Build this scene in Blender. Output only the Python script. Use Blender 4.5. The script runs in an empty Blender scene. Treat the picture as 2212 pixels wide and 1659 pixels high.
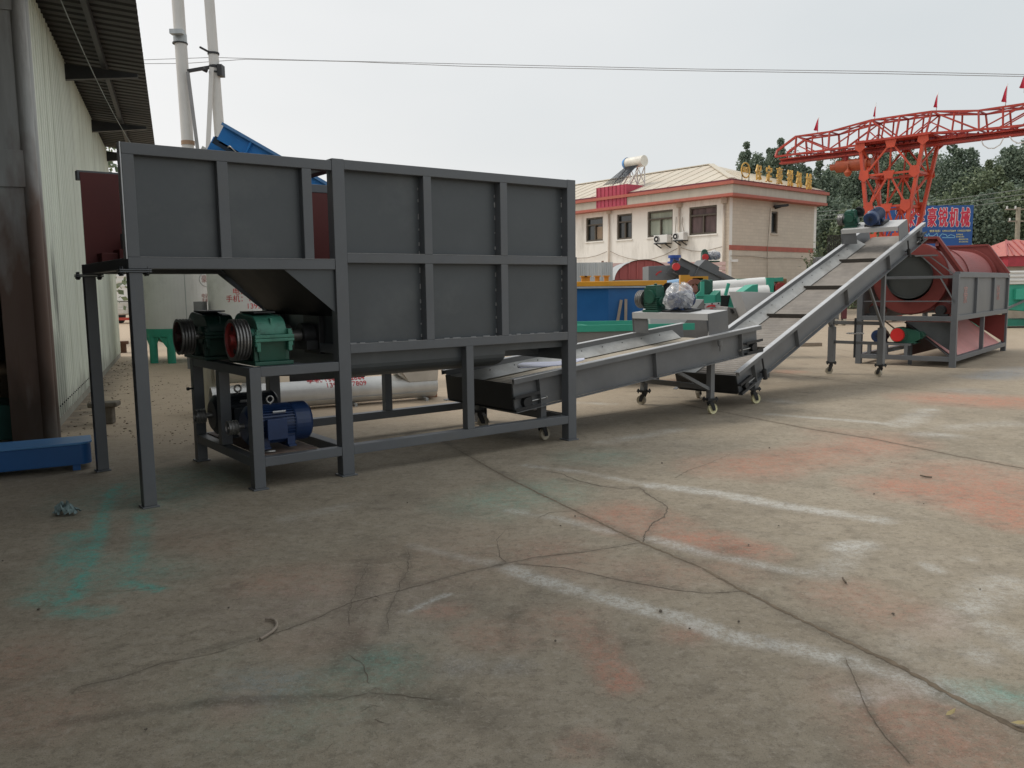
import bpy, bmesh, math, random
import numpy as np
from mathutils import Vector, Matrix
random.seed(7); rng = np.random.default_rng(7)
SC = bpy.context.scene; COL = SC.collection; R_ = math.radians; PI = math.pi

# ---------------------------------------------------------------- camera
F_PX, PITCH, ROLL, EYE = 1786.2, .1142, -.0136, 1.5      # focal length for a picture 2212 wide
fw = Vector((0, math.cos(PITCH), -math.sin(PITCH))); r0 = Vector((1, 0, 0)); u0 = r0.cross(fw)
CR = r0*math.cos(ROLL) + u0*math.sin(ROLL); CU = -r0*math.sin(ROLL) + u0*math.cos(ROLL)
cam = bpy.data.cameras.new('camera'); camo = bpy.data.objects.new('camera', cam); COL.objects.link(camo)
cam.sensor_width = 36; cam.sensor_fit = 'HORIZONTAL'; cam.lens = F_PX/2212*36; cam.clip_end = 2000; cam.clip_start = .05
camo.matrix_world = Matrix(((CR.x, CU.x, -fw.x, 0), (CR.y, CU.y, -fw.y, 0), (CR.z, CU.z, -fw.z, EYE), (0, 0, 0, 1)))
SC.camera = camo
# ---------------------------------------------------------------- sky and sun
SUN_EL, SUN_AZ, SUN_W = 54, 286, 1.5
w = bpy.data.worlds.new("World"); SC.world = w; w.use_nodes = True
nt = w.node_tree; N = nt.nodes; Lk = nt.links; N.clear()
sky = N.new('ShaderNodeTexSky'); sky.sky_type = 'NISHITA'; sky.sun_disc = False
sky.sun_elevation = R_(SUN_EL); sky.sun_rotation = R_(SUN_AZ); sky.dust_density = 6; sky.air_density = 1.5
mul = N.new('ShaderNodeMix'); mul.data_type = 'RGBA'; mul.blend_type = 'MULTIPLY'; mul.inputs[0].default_value = 1
mul.inputs[7].default_value = (.08, .08, .08, 1); Lk.new(sky.outputs[0], mul.inputs[6])
tc = N.new('ShaderNodeTexCoord'); nz = N.new('ShaderNodeTexNoise'); nz.inputs['Scale'].default_value = 1.6; nz.inputs['Detail'].default_value = 4
mp = N.new('ShaderNodeMapping'); mp.inputs['Scale'].default_value = (1, 1, 2.6); Lk.new(tc.outputs['Generated'], mp.inputs[0]); Lk.new(mp.outputs[0], nz.inputs['Vector'])
sep = N.new('ShaderNodeSeparateXYZ'); Lk.new(tc.outputs['Generated'], sep.inputs[0])
# the cloud deck is whiter toward the west (left) and blue-grey toward the east
rmp = N.new('ShaderNodeMapRange'); rmp.inputs[1].default_value = -.45; rmp.inputs[2].default_value = .55; Lk.new(sep.outputs[0], rmp.inputs[0])
add = N.new('ShaderNodeMath'); add.operation = 'MULTIPLY_ADD'; Lk.new(nz.outputs[0], add.inputs[0]); add.inputs[1].default_value = .85; add.inputs[2].default_value = -.425
ad2 = N.new('ShaderNodeMath'); ad2.operation = 'ADD'; Lk.new(rmp.outputs[0], ad2.inputs[0]); Lk.new(add.outputs[0], ad2.inputs[1])
crp = N.new('ShaderNodeValToRGB'); e = crp.color_ramp.elements
e[0].color = (1.0, .995, .99, 1); e[1].color = (.74, .78, .80, 1); e.new(.5).color = (.87, .885, .89, 1); Lk.new(ad2.outputs[0], crp.inputs[0])
mx = N.new('ShaderNodeMix'); mx.data_type = 'RGBA'; mx.inputs[0].default_value = .9; Lk.new(mul.outputs[2], mx.inputs[6]); Lk.new(crp.outputs[0], mx.inputs[7])
bg = N.new('ShaderNodeBackground'); bg.inputs[1].default_value = 1.0; wo = N.new('ShaderNodeOutputWorld')
Lk.new(mx.outputs[2], bg.inputs[0]); Lk.new(bg.outputs[0], wo.inputs[0])
sl = bpy.data.lights.new('sun', 'SUN'); sl.energy = SUN_W; sl.angle = R_(22); sl.color = (1, .95, .88)
so = bpy.data.objects.new('sun', sl); COL.objects.link(so)
sd = Vector((math.sin(R_(SUN_AZ))*math.cos(R_(SUN_EL)), math.cos(R_(SUN_AZ))*math.cos(R_(SUN_EL)), math.sin(R_(SUN_EL))))
so.rotation_euler = sd.to_track_quat('Z', 'Y').to_euler()
SC.view_settings.view_transform = 'Standard'; SC.view_settings.look = 'None'; SC.view_settings.exposure = 0; SC.view_settings.gamma = 1

# ---------------------------------------------------------------- photo point -> place in the yard
CAMP = Vector((0, 0, EYE))
def ray(x, y): return fw + CR*((x-1106)/F_PX) - CU*((y-829.5)/F_PX)
def G(x, y, z=0.):
    d = ray(x, y); return CAMP + d*((z-EYE)/d.z)
def P(x, y, Y):
    d = ray(x, y); return CAMP + d*(Y/d.y)
def PL(x, y, p, n):
    d = ray(x, y); return CAMP + d*((Vector(p)-CAMP).dot(n)/d.dot(n))

# ---------------------------------------------------------------- mesh building
class MB:
    def __init__(s, M=None): s.v = []; s.f = []; s.M = M; s.sm = []; s.g = []
    def add(s, vs, fs, M=None, smooth=False):
        o = len(s.v); s.g.append((o, len(s.f)))
        for p in vs:
            p = Vector(p)
            if M is not None: p = M @ p
            if s.M is not None: p = s.M @ p
            s.v.append(p)
        for f in fs: s.f.append(tuple(o+i for i in f)); s.sm.append(smooth)
        return s
    def box(s, x0, x1, y0, y1, z0, z1, M=None):
        v = [(x, y, z) for x in (x0, x1) for y in (y0, y1) for z in (z0, z1)]
        return s.add(v, [(0, 1, 3, 2), (4, 6, 7, 5), (0, 4, 5, 1), (2, 3, 7, 6), (0, 2, 6, 4), (1, 5, 7, 3)], M)
    def bar(s, p, q, wd, ht, up=(0, 0, 1), M=None):
        p = Vector(p); q = Vector(q); d = (q-p).normalized(); up = Vector(up)
        if abs(d.dot(up)) > .98: up = Vector((1, 0, 0))
        sx = d.cross(up).normalized(); sz = sx.cross(d)
        v = [b + sx*(i*wd/2) + sz*(j*ht/2) for b in (p, q) for i in (-1, 1) for j in (-1, 1)]
        return s.add(v, [(0, 1, 3, 2), (4, 6, 7, 5), (0, 4, 5, 1), (2, 3, 7, 6), (0, 2, 6, 4), (1, 5, 7, 3)], M)
    def angle(s, p, q, wd, t, up=(0, 0, 1)):            # an L section of two thin legs
        p = Vector(p); q = Vector(q); d = (q-p).normalized(); up = Vector(up)
        if abs(d.dot(up)) > .98: up = Vector((0, 1, 0))
        sx = d.cross(up).normalized(); sz = sx.cross(d)
        s.bar(p+sz*(wd/2), q+sz*(wd/2), t, wd, up); return s.bar(p+sx*(wd/2+t/2), q+sx*(wd/2+t/2), wd, t, up)
    def cyl(s, p, q, r, r2=None, n=20, M=None, cap=True):
        p = Vector(p); q = Vector(q); r2 = r if r2 is None else r2; d = (q-p).normalized()
        a = d.orthogonal().normalized(); b = d.cross(a)
        v = [c + (a*math.cos(2*PI*i/n)+b*math.sin(2*PI*i/n))*rr for c, rr in ((p, r), (q, r2)) for i in range(n)]
        s.add(v, [(i, (i+1) % n, n+(i+1) % n, n+i) for i in range(n)], M, True)
        if cap: s.add(v[:n], [tuple(range(n))], M); s.add(v[n:], [tuple(range(n))], M)
        return s
    def lathe(s, prof, o, ax, n=28, M=None, a0=0, a1=2*PI):   # prof: (along, radius)
        o = Vector(o); ax = Vector(ax).normalized(); a = Vector((0, 0, 1)) if abs(ax.z) < .9 else Vector((1, 0, 0))
        a = (a - ax*a.dot(ax)).normalized(); b = ax.cross(a); full = abs(a1-a0-2*PI) < 1e-6; m = n if full else n+1
        v = [o+ax*t+(a*math.cos(a0+(a1-a0)*i/n)+b*math.sin(a0+(a1-a0)*i/n))*r for t, r in prof for i in range(m)]
        f = [(k*m+i, k*m+(i+1) % m, (k+1)*m+(i+1) % m, (k+1)*m+i) for k in range(len(prof)-1) for i in range(n)]
        return s.add(v, f, M, False)
    def prism(s, pts, vec, M=None, smooth=False):
        n = len(pts); vec = Vector(vec); v = [Vector(p) for p in pts]+[Vector(p)+vec for p in pts]
        return s.add(v, [tuple(range(n)), tuple(range(2*n-1, n-1, -1))]+[(i, (i+1) % n, n+(i+1) % n, n+i) for i in range(n)], M)
    def tube(s, path, r, n=8):
        for a, b in zip(path, path[1:]): s.cyl(a, b, r, n=n)
        return s
    def quad(s, a, b, c, d, t=.006):
        a, b, c, d = map(Vector, (a, b, c, d)); nn = (b-a).cross(d-a).normalized()*t
        return s.prism([a, b, c, d], nn)
    def build(s, name, m, parent=None, bevel=0, loc=None):
        me = bpy.data.meshes.new(name); me.from_pydata([tuple(p) for p in s.v], [], s.f)
        me.polygons.foreach_set('use_smooth', s.sm)
        bm = bmesh.new(); bm.from_mesh(me); bmesh.ops.remove_doubles(bm, verts=bm.verts, dist=1e-5)
        bmesh.ops.recalc_face_normals(bm, faces=bm.faces)
        for ed in bm.edges:
            if len(ed.link_faces) == 2 and ed.calc_face_angle(0) > R_(35): ed.smooth = False
        bm.to_mesh(me); bm.free()
        if m: me.materials.append(m)
        o = bpy.data.objects.new(name, me); COL.objects.link(o)
        if parent: o.parent = parent
        if loc is not None: o.location = loc
        if bevel:
            b = o.modifiers.new('bevel', 'BEVEL'); b.width = bevel; b.segments = 2; b.limit_method = 'ANGLE'; b.angle_limit = R_(40)
        return o
def each(mb, name, m, parent=None, bevel=0):      # every piece of the builder becomes a part of its own
    out = []; gs = mb.g+[(len(mb.v), len(mb.f))]
    for (v0, f0), (v1, f1) in zip(gs, gs[1:]):
        q = MB(); q.v = mb.v[v0:v1]; q.f = [tuple(i-v0 for i in f) for f in mb.f[f0:f1]]; q.sm = mb.sm[f0:f1]; out.append(q.build(name, m, parent, bevel))
    return out
def tag(o, label=None, cat=None, group=None, kind=None):
    if label: o['label'] = label
    if cat: o['category'] = cat
    if group: o['group'] = group
    if kind: o['kind'] = kind
    return o
def thing(name, label, cat, loc=(0, 0, 0), rz=0, group=None):
    o = bpy.data.objects.new(name, None); COL.objects.link(o); o.location = loc; o.rotation_euler = (0, 0, rz)
    o.empty_display_size = .2
    return tag(o, label, cat, group)
def kids(o): return [c for c in bpy.data.objects if c.parent == o]
def copy_tree(o, parent=None):
    c = o.copy(); COL.objects.link(c); c.parent = parent
    for ch in list(o.children): copy_tree(ch, c)
    return c
def text_mb(body, size, depth=.0):
    c = bpy.data.curves.new('lettering', 'FONT'); c.body = body; c.size = size; c.extrude = max(depth, .001)/2; c.align_x = 'CENTER'; c.align_y = 'CENTER'; c.resolution_u = 4
    o = bpy.data.objects.new('lettering', c); COL.objects.link(o); bpy.context.view_layer.update()
    me = bpy.data.meshes.new_from_object(o.evaluated_get(bpy.context.evaluated_depsgraph_get()))
    vs = [v.co.copy() for v in me.vertices]; fs = [tuple(p.vertices) for p in me.polygons]
    bpy.data.objects.remove(o); bpy.data.curves.remove(c); bpy.data.meshes.remove(me)
    return vs, fs
def lettering(body, size, M, name, m, parent, depth=.004, sx=1., fat=0):
    vs, fs = text_mb(body, size, depth); mb = MB()
    offs = [(0, 0)] if not fat else [(0, 0)]+[(fat*math.cos(a*PI/4), fat*math.sin(a*PI/4)) for a in range(8)]
    for i, (ox, oy) in enumerate(offs): mb.add([(v.x*sx+ox, v.y+oy, v.z-.0002*i) for v in vs], fs, M)
    return mb.build(name, m, parent)
def lettering_cyl(body, size, org, ax, rad, ang, along, name, m, parent, sx=1., run='around'):
    # letters laid on a cylinder: 'around' runs round an upright tank, 'along' runs along a lying pipe
    vs, fs = text_mb(body, size, .004); mb = MB(); out = []; ax = Vector(ax).normalized(); org = Vector(org)
    a = Vector((0, 0, 1)) if abs(ax.z) < .9 else Vector((0, -1, 0)); a = (a-ax*a.dot(ax)).normalized(); b = ax.cross(a)
    for v in vs:
        r = rad+.003+v.z
        if run == 'around': th = ang+v.x*sx/rad; t = along+v.y
        else: th = ang-v.y/rad; t = along+v.x*sx
        out.append(org+ax*t+(a*math.cos(th)+b*math.sin(th))*r)
    return mb.add(out, fs).build(name, m, parent)

# ---------------------------------------------------------------- materials
def mat(name, c, rough=.5, metal=0., var=.18, scale=3., bump=.0, bscale=60., stain=None, stain_amt=.0, stain_scale=2., streak=1., spec=.5, fine=0.):
    m = bpy.data.materials.new(name); m.use_nodes = True; t = m.node_tree; n = t.nodes; k = t.links
    b = n['Principled BSDF']; b.inputs['Metallic'].default_value = metal; b.inputs['Specular IOR Level'].default_value = spec
    tcx = n.new('ShaderNodeTexCoord'); mpx = n.new('ShaderNodeMapping'); mpx.inputs['Scale'].default_value = (1, 1, 1/streak); k.new(tcx.outputs['Object'], mpx.inputs[0])
    nx = n.new('ShaderNodeTexNoise'); nx.inputs['Scale'].default_value = scale; nx.inputs['Detail'].default_value = 6; nx.inputs['Roughness'].default_value = .65; k.new(mpx.outputs[0], nx.inputs['Vector'])
    r = n.new('ShaderNodeValToRGB'); r.color_ramp.elements[0].position = .3; r.color_ramp.elements[1].position = .7
    lo = [x*(1-var) for x in c]; hi = [min(1, x*(1+var)) for x in c]
    r.color_ramp.elements[0].color = (*lo, 1); r.color_ramp.elements[1].color = (*hi, 1); k.new(nx.outputs[0], r.inputs[0]); out = r.outputs[0]
    if stain:
        ns = n.new('ShaderNodeTexNoise'); ns.inputs['Scale'].default_value = stain_scale; ns.inputs['Detail'].default_value = 8; ns.inputs['Roughness'].default_value = .7; k.new(mpx.outputs[0], ns.inputs['Vector'])
        rs = n.new('ShaderNodeMapRange'); rs.inputs[1].default_value = .5; rs.inputs[2].default_value = .72; rs.inputs[4].default_value = stain_amt; k.new(ns.outputs[0], rs.inputs[0])
        ms = n.new('ShaderNodeMix'); ms.data_type = 'RGBA'; k.new(rs.outputs[0], ms.inputs[0]); k.new(out, ms.inputs[6]); ms.inputs[7].default_value = (*stain, 1); out = ms.outputs[2]
    k.new(out, b.inputs['Base Color'])
    rr = n.new('ShaderNodeMapRange'); rr.inputs[3].default_value = max(.05, rough-.1); rr.inputs[4].default_value = min(1, rough+.12); k.new(nx.outputs[0], rr.inputs[0]); k.new(rr.outputs[0], b.inputs['Roughness'])
    if bump:
        nb = n.new('ShaderNodeTexNoise'); nb.inputs['Scale'].default_value = bscale; nb.inputs['Detail'].default_value = 4; k.new(tcx.outputs['Object'], nb.inputs['Vector'])
        bp = n.new('ShaderNodeBump'); bp.inputs['Strength'].default_value = bump; bp.inputs['Distance'].default_value = .01; k.new(nb.outputs[0], bp.inputs['Height']); k.new(bp.outputs[0], b.inputs['Normal'])
    return m
def banded(m, axis, period, amt=.5, dark=.6, sharp=False):
    # ridges: a wave that bumps the surface and darkens the grooves a little
    t = m.node_tree; n = t.nodes; k = t.links; b = n['Principled BSDF']; tcx = n.new('ShaderNodeTexCoord'); wv = n.new('ShaderNodeTexWave')
    wv.bands_direction = axis; wv.inputs['Scale'].default_value = .314/period; wv.inputs['Distortion'].default_value = .4; wv.inputs['Detail'].default_value = 1; wv.inputs['Detail Scale'].default_value = .6
    k.new(tcx.outputs['Object'], wv.inputs['Vector'])
    bp = n.new('ShaderNodeBump'); bp.inputs['Strength'].default_value = amt; bp.inputs['Distance'].default_value = period*.3; k.new(wv.outputs['Fac'], bp.inputs['Height'])
    k.new(bp.outputs[0], b.inputs['Normal'])
    src = b.inputs['Base Color'].links[0].from_socket; mm = n.new('ShaderNodeMix'); mm.data_type = 'RGBA'; mm.blend_type = 'MULTIPLY'
    rp = n.new('ShaderNodeMapRange'); rp.inputs[1].default_value = 0; rp.inputs[2].default_value = .5 if not sharp else .25; rp.inputs[3].default_value = 1-dark; rp.inputs[4].default_value = 0; k.new(wv.outputs['Fac'], rp.inputs[0])
    k.new(rp.outputs[0], mm.inputs[0]); k.new(src, mm.inputs[6]); mm.inputs[7].default_value = (.35, .33, .3, 1); k.new(mm.outputs[2], b.inputs['Base Color'])
    return m
GREY = mat('grey_paint', (.118, .127, .138), .42, var=.1, scale=2.2, bump=.05, bscale=35, stain=(.14, .135, .12), stain_amt=.35, stain_scale=1.6)
GREYP = mat('sheen_grey_panel', (.076, .086, .093), .36, var=.12, scale=1.6, bump=.35, bscale=1.6, stain=(.135, .145, .148), stain_amt=.65, stain_scale=.9)  # lighter blotches put the panels' mottled sheen into the colour
GREYL = mat('grey_conveyor_paint', (.135, .140, .145), .42, var=.14, scale=2.5, bump=.05, bscale=30, stain=(.2, .195, .18), stain_amt=.5, stain_scale=1.3)
LGREY = mat('light_grey_paint', (.50, .50, .495), .45, var=.08, scale=2, stain=(.40, .38, .35), stain_amt=.3)
PALE_EDGE = mat('pale_steel_edge', (.52, .53, .54), .45, metal=.25, var=.15, scale=6)  # pale steel; on the conveyor top flanges it stands for light from above
STRIP = mat('zinc_skirt', (.40, .40, .385), .5, metal=.2, var=.2, scale=5, stain=(.22, .20, .17), stain_amt=.6, stain_scale=3)
STEEL = mat('bare_steel', (.45, .44, .42), .35, metal=.9, var=.2, scale=12)
DARKST = mat('dark_steel', (.026, .027, .029), .5, metal=.2, var=.3, scale=6)
PRIMER = mat('red_oxide_primer', (.125, .024, .021), .6, var=.15, scale=2, stain=(.12, .03, .028), stain_amt=.4)
BELT = banded(mat('conveyor_slats', (.46, .40, .31), .65, var=.2, scale=4, stain=(.18, .15, .11), stain_amt=.6, stain_scale=2), 'X', .062, .9, .75, True)
BELT2 = banded(mat('ridged_belt', (.27, .242, .212), .7, var=.25, scale=3, stain=(.19, .165, .14), stain_amt=.6, stain_scale=2.5), 'X', .06, .9, .7)
CLEAT = mat('dark_rubber_cleat', (.055, .048, .04), .75, var=.2, scale=8)
RUBBER = mat('black_rubber', (.02, .02, .02), .7, var=.3)
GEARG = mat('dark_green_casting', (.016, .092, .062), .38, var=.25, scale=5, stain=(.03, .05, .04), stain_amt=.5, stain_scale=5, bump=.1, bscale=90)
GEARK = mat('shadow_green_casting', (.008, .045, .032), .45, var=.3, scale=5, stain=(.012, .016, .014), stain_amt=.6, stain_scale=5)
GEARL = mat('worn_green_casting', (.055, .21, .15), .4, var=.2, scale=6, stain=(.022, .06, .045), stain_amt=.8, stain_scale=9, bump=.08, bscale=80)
PULR = mat('red_pulley_paint', (.30, .03, .028), .5, var=.25, scale=8)
GROOVE = mat('turned_iron', (.26, .255, .25), .4, metal=.75, var=.3, scale=14, stain=(.06, .04, .03), stain_amt=.5)
MOTB = mat('blue_motor_paint', (.013, .035, .105), .35, var=.2, scale=5)
MOTK = mat('black_motor_paint', (.018, .024, .032), .4, var=.3, scale=5)
PLATE = mat('nameplate_silver', (.6, .6, .6), .35, metal=.5)
BLUE = mat('blue_trough_paint', (.012, .10, .30), .4, var=.12, scale=2, stain=(.06, .16, .35), stain_amt=.5, stain_scale=1.2)
BLUE2 = mat('bright_blue_paint', (.02, .20, .58), .4, var=.12, scale=2, stain=(.04, .11, .28), stain_amt=.4)
ORNG = mat('orange_yellow_paint', (.62, .29, .02), .45, var=.12, scale=2, stain=(.35, .18, .03), stain_amt=.35)
CRANE = mat('orange_red_crane_paint', (.40, .040, .022), .45, var=.18, scale=1.2, stain=(.27, .03, .028), stain_amt=.7, stain_scale=.9)
CRANET = mat('orange_tower_paint', (.52, .065, .026), .45, var=.18, scale=1.2, stain=(.33, .04, .03), stain_amt=.6, stain_scale=.9)
CRANED = mat('deep_red_crane_paint', (.30, .032, .032), .5, var=.18, scale=1.2)
GREEN = mat('sea_green_paint', (.04, .36, .25), .45, var=.12, scale=2, stain=(.03, .2, .14), stain_amt=.4)
GREEND = mat('mid_green_paint', (.02, .20, .14), .45, var=.15, scale=2)
DRUMR = banded(mat('red_drum_mesh', (.36, .10, .095), .55, var=.15, scale=2, stain=(.28, .08, .07), stain_amt=.5), 'X', .085, .9, .6)
REDD = mat('red_drum_paint', (.19, .034, .028), .5, var=.18, scale=2, stain=(.16, .03, .03), stain_amt=.5)
PINK = mat('dusty_pink_floor', (.58, .26, .24), .6, var=.1, scale=3, fine=1)
SILVER = mat('silver_paint', (.66, .66, .64), .34, metal=.25, var=.1, scale=2, stain=(.36, .36, .34), stain_amt=.4, stain_scale=1.5)
TANK = mat('tank_aluminium', (.72, .72, .70), .4, metal=.12, var=.08, scale=.8, stain=(.33, .335, .32), stain_amt=.5, stain_scale=1.2)
WHITE = mat('white_paint', (.72, .72, .70), .45, var=.06, scale=2, stain=(.5, .48, .44), stain_amt=.3)
CREAM = mat('cream_pipe', (.62, .58, .47), .5, var=.1, scale=2, stain=(.4, .34, .24), stain_amt=.4)
REDTXT = mat('red_stencil', (.55, .045, .05), .6, var=.2, scale=9)
REDFADE = mat('faded_red_stencil', (.42, .22, .2), .6, var=.3, scale=12)
GOLD = mat('golden_letter', (.60, .36, .07), .4, var=.25, scale=4)
POLE = mat('pale_grey_pole', (.62, .61, .585), .55, var=.08, scale=1.2, stain=(.38, .36, .33), stain_amt=.4, streak=4)
WIRE = mat('wire', (.42, .43, .45), .6)
DKWIRE = mat('dark_wire', (.22, .24, .22), .6)
GALV = mat('galvanised_sheet', (.40, .43, .44), .4, metal=.3, var=.2, scale=2.5, stain=(.58, .6, .6), stain_amt=.7, stain_scale=4, streak=14)
FLAG = mat('red_flag_cloth', (.55, .025, .06), .7, var=.2, scale=3)
WOOD = mat('grey_wood', (.30, .25, .2), .8, var=.25, scale=8)
PVC = mat('yellow_nylon_wheel', (.72, .68, .42), .45, var=.1, scale=8, stain=(.45, .38, .22), stain_amt=.5, stain_scale=12)
WHEEL = mat('dirty_nylon_wheel', (.40, .36, .28), .55, var=.2, scale=8, stain=(.2, .17, .13), stain_amt=.6, stain_scale=12)

# ---------------------------------------------------------------- ground
def vnoise(x, y, s, seed):
    x = x/s; y = y/s; xi = np.floor(x).astype(np.int64); yi = np.floor(y).astype(np.int64); fx = x-xi; fy = y-yi
    fx = fx*fx*(3-2*fx); fy = fy*fy*(3-2*fy)
    def h(a, b):
        n_ = (a*374761393 + b*668265263 + seed*974711) & 0x7fffffff; n_ = ((n_ ^ (n_ >> 13))*1274126177) & 0x7fffffff
        return ((n_ ^ (n_ >> 16)) & 0xffff)/65535.
    return (h(xi, yi)*(1-fx)+h(xi+1, yi)*fx)*(1-fy)+(h(xi, yi+1)*(1-fx)+h(xi+1, yi+1)*fx)*fy
def fbm(x, y, s, seed, o=4):
    r = 0; a = .5
    for i in range(o): r = r+a*vnoise(x, y, s/2**i, seed+i*17); a *= .5
    return r/(1-.5**o)
def axis_lines(a, b, step, far):
    core = list(np.arange(a, b+1e-6, step)); lo = []; hi = []; d = step; x = a
    while x > -far: d *= 1.35; x -= d; lo.append(x)
    d = step; x = b
    while x < far: d *= 1.35; x += d; hi.append(x)
    return np.array(lo[::-1]+core+hi)
gx = axis_lines(-6, 10, .034, 500); gy = axis_lines(1.2, 15.5, .034, 900)
X, Y = np.meshgrid(gx, gy); ny_, nx_ = X.shape
wx = X+(fbm(X, Y, .5, 3)-.5)*.22+(fbm(X, Y, .11, 5, 3)-.5)*.10; wy = Y+(fbm(X, Y, .5, 9)-.5)*.22+(fbm(X, Y, .11, 6, 3)-.5)*.10
def stroke(pts, rad, soft=1.):
    # strength of a worn stripe or patch of pigment along ground points
    m = np.zeros_like(X); q = [G(*p) for p in pts]; kf = min(1, rad/.3); ux = X+(wx-X)*kf; uy = Y+(wy-Y)*kf
    if len(q) == 1: q = q*2
    for a, b in zip(q, q[1:]):
        dx, dy = b.x-a.x, b.y-a.y; L2 = dx*dx+dy*dy+1e-9
        t = np.clip(((ux-a.x)*dx+(uy-a.y)*dy)/L2, 0, 1); d = np.hypot(ux-a.x-t*dx, uy-a.y-t*dy)
        m = np.maximum(m, np.clip(1.35-1.05*d/rad, 0, 1)**soft)
    return m
def combine(lst):
    m = np.zeros_like(X)
    for pts, rad, s in lst: m = np.maximum(m, stroke(pts, rad)*s)
    return m
grain = fbm(X, Y, .16, 21, 4); big = fbm(X, Y, 1.1, 33, 4)
white = combine([([(1060, 1212), (1106, 1228)], .05, .35), ([(1106, 1228), (1163, 1252), (1301, 1290), (1466, 1333), (1581, 1373), (1706, 1398), (1826, 1427), (1956, 1467), (2010, 1482)], .068, 1.), ([(1840, 1505), (1950, 1482), (2060, 1502)], .075, .7), ([(895, 1178), (1075, 1222)], .05, .3),
  ([(1406, 1048), (1556, 1068), (1706, 1093), (1906, 1123)], .09, 1.), ([(1141, 1005), (1256, 1020), (1406, 1048)], .06, .45), ([(1101, 1103), (1181, 1115), (1316, 1148)], .06, .5),
  ([(1406, 1163), (1556, 1203), (1681, 1228), (1771, 1240)], .06, .75), ([(1771, 1240), (1826, 1213), (1856, 1180)], .10, .5), ([(1816, 1184), (1866, 1178)], .1, .85),
  ([(2100, 1305), (2165, 1255)], .13, .7), ([(1976, 1412), (2060, 1342), (2100, 1300)], .13, .28), ([(2131, 1350), (2215, 1395)], .09, .45), ([(2115, 1415)], .1, .45),
  ([(1661, 895), (1800, 905), (1946, 918)], .09, .6), ([(1946, 918), (2001, 885)], .16, .55), ([(2006, 938), (2056, 942)], .2, .5), ([(1306, 955), (1466, 928)], .12, .4), ([(1250, 870), (1320, 873)], .12, .4),
  ([(2060, 925), (2180, 915)], .2, .35), ([(1640, 860), (1700, 868)], .2, .3), ([(905, 1310), (965, 1283)], .022, .9), ([(880, 1320), (915, 1312)], .02, .7), ([(1001, 1435)], .1, .35), ([(1106, 1440)], .1, .4), ([(625, 1120), (745, 1095)], .1, .25), ([(2003, 1220), (2020, 1232)], .05, .6), ([(2096, 1208)], .05, .6), ([(2040, 1480), (2212, 1540)], .12, .35)])
white = np.clip(white*(.3+1.6*np.clip(grain*1.5-.25, 0, 1)), 0, 1)
red = combine([([(1606, 1008), (1760, 985), (1906, 958)], .5, .75), ([(1956, 1052), (2060, 1060), (2230, 1120)], .40, 1.25), ([(2100, 1030), (2212, 1050)], .6, .8), ([(2056, 862), (2230, 870)], .7, .9), ([(1346, 1113), (1390, 1130)], .33, .85), ([(1456, 1152), (1606, 1186)], .2, .95), ([(1231, 1332), (1280, 1390)], .12, .6), ([(1280, 1390), (1346, 1480)], .09, .95), ([(1831, 1282), (1956, 1332)], .26, .45), ([(1956, 1532), (2040, 1650)], .3, .5), ([(600, 1252), (700, 1260)], .25, .35), ([(650, 1397), (735, 1372)], .2, .4), ([(945, 1320), (980, 1318)], .1, .6), ([(1050, 1365), (1110, 1370)], .15, .5), ([(1480, 1370)], .12, .5), ([(30, 1425)], .3, .3), ([(0, 1530), (120, 1545)], .2, .25), ([(510, 1530)], .12, .35), ([(380, 1172), (470, 1180)], .3, .18), ([(1180, 1195), (1230, 1210)], .3, .28), ([(1701, 803)], .35, .75), ([(1451, 823)], .3, .45), ([(1400, 1240), (1560, 1235)], .25, .3), ([(1270, 1610)], .1, .5), ([(1780, 935), (1940, 940)], .3, .28), ([(700, 1300), (1000, 1200)], .5, .14), ([(1190, 1340)], .25, .25)])
red = np.clip(red*(.25+.75*big+.55*np.clip(grain*1.6-.3, 0, 1)), 0, 1)
teal = combine([([(262, 1045), (245, 1062), (225, 1110), (205, 1180), (165, 1290)], .05, .75), ([(165, 1290), (120, 1305)], .06, .6), ([(312, 1108), (305, 1150), (298, 1205)], .07, .5), ([(298, 1205), (275, 1265)], .06, .45), ([(270, 1258), (345, 1272)], .045, .75), ([(165, 1157), (140, 1232), (90, 1290)], .13, .42), ([(140, 1320), (230, 1322)], .08, .6), ([(300, 1072), (400, 1040)], .6, .25), ([(200, 1230), (300, 1240)], .35, .22), ([(1156, 1062), (1060, 1090)], .4, .2), ([(825, 1432)], .22, .32), ([(2106, 1500), (2212, 1510)], .14, .3), ([(690, 1470)], .5, .1), ([(1290, 985)], .4, .18)])
teal = np.clip(teal*1.35*(.4+1.2*np.clip(grain*1.5-.25, 0, 1)), 0, 1)
blu = np.clip(combine([([(2131, 815), (2230, 796)], .45, .8), ([(2090, 845)], .4, .35), ([(575, 1482)], .2, .4), ([(700, 1305), (800, 1330)], .5, .12)])*(.5+.8*big), 0, 1)
dirt = combine([([(885, 1183), (880, 1232), (850, 1302), (830, 1370)], .03, .55), ([(795, 1212), (755, 1330), (750, 1400)], .09, .45), ([(150, 1558), (450, 1518), (800, 1498), (950, 1512), (1100, 1538)], .035, .6), ([(1826, 1423), (1856, 1483), (1876, 1533), (1916, 1592), (1966, 1650)], .025, .6), ([(1295, 1345), (1300, 1390)], .02, .7), ([(1160, 1270), (1110, 1330), (1100, 1400)], .04, .4), ([(960, 1500), (1080, 1560)], .1, .4), ([(1250, 1600), (1420, 1660)], .05, .5), ([(130, 925), (170, 890), (230, 800)], .35, .9), ([(430, 1000), (600, 1020)], .4, .2), ([(1500, 830), (1560, 880)], .7, .35), ([(1700, 880), (1480, 915)], .5, .3)])
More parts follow.
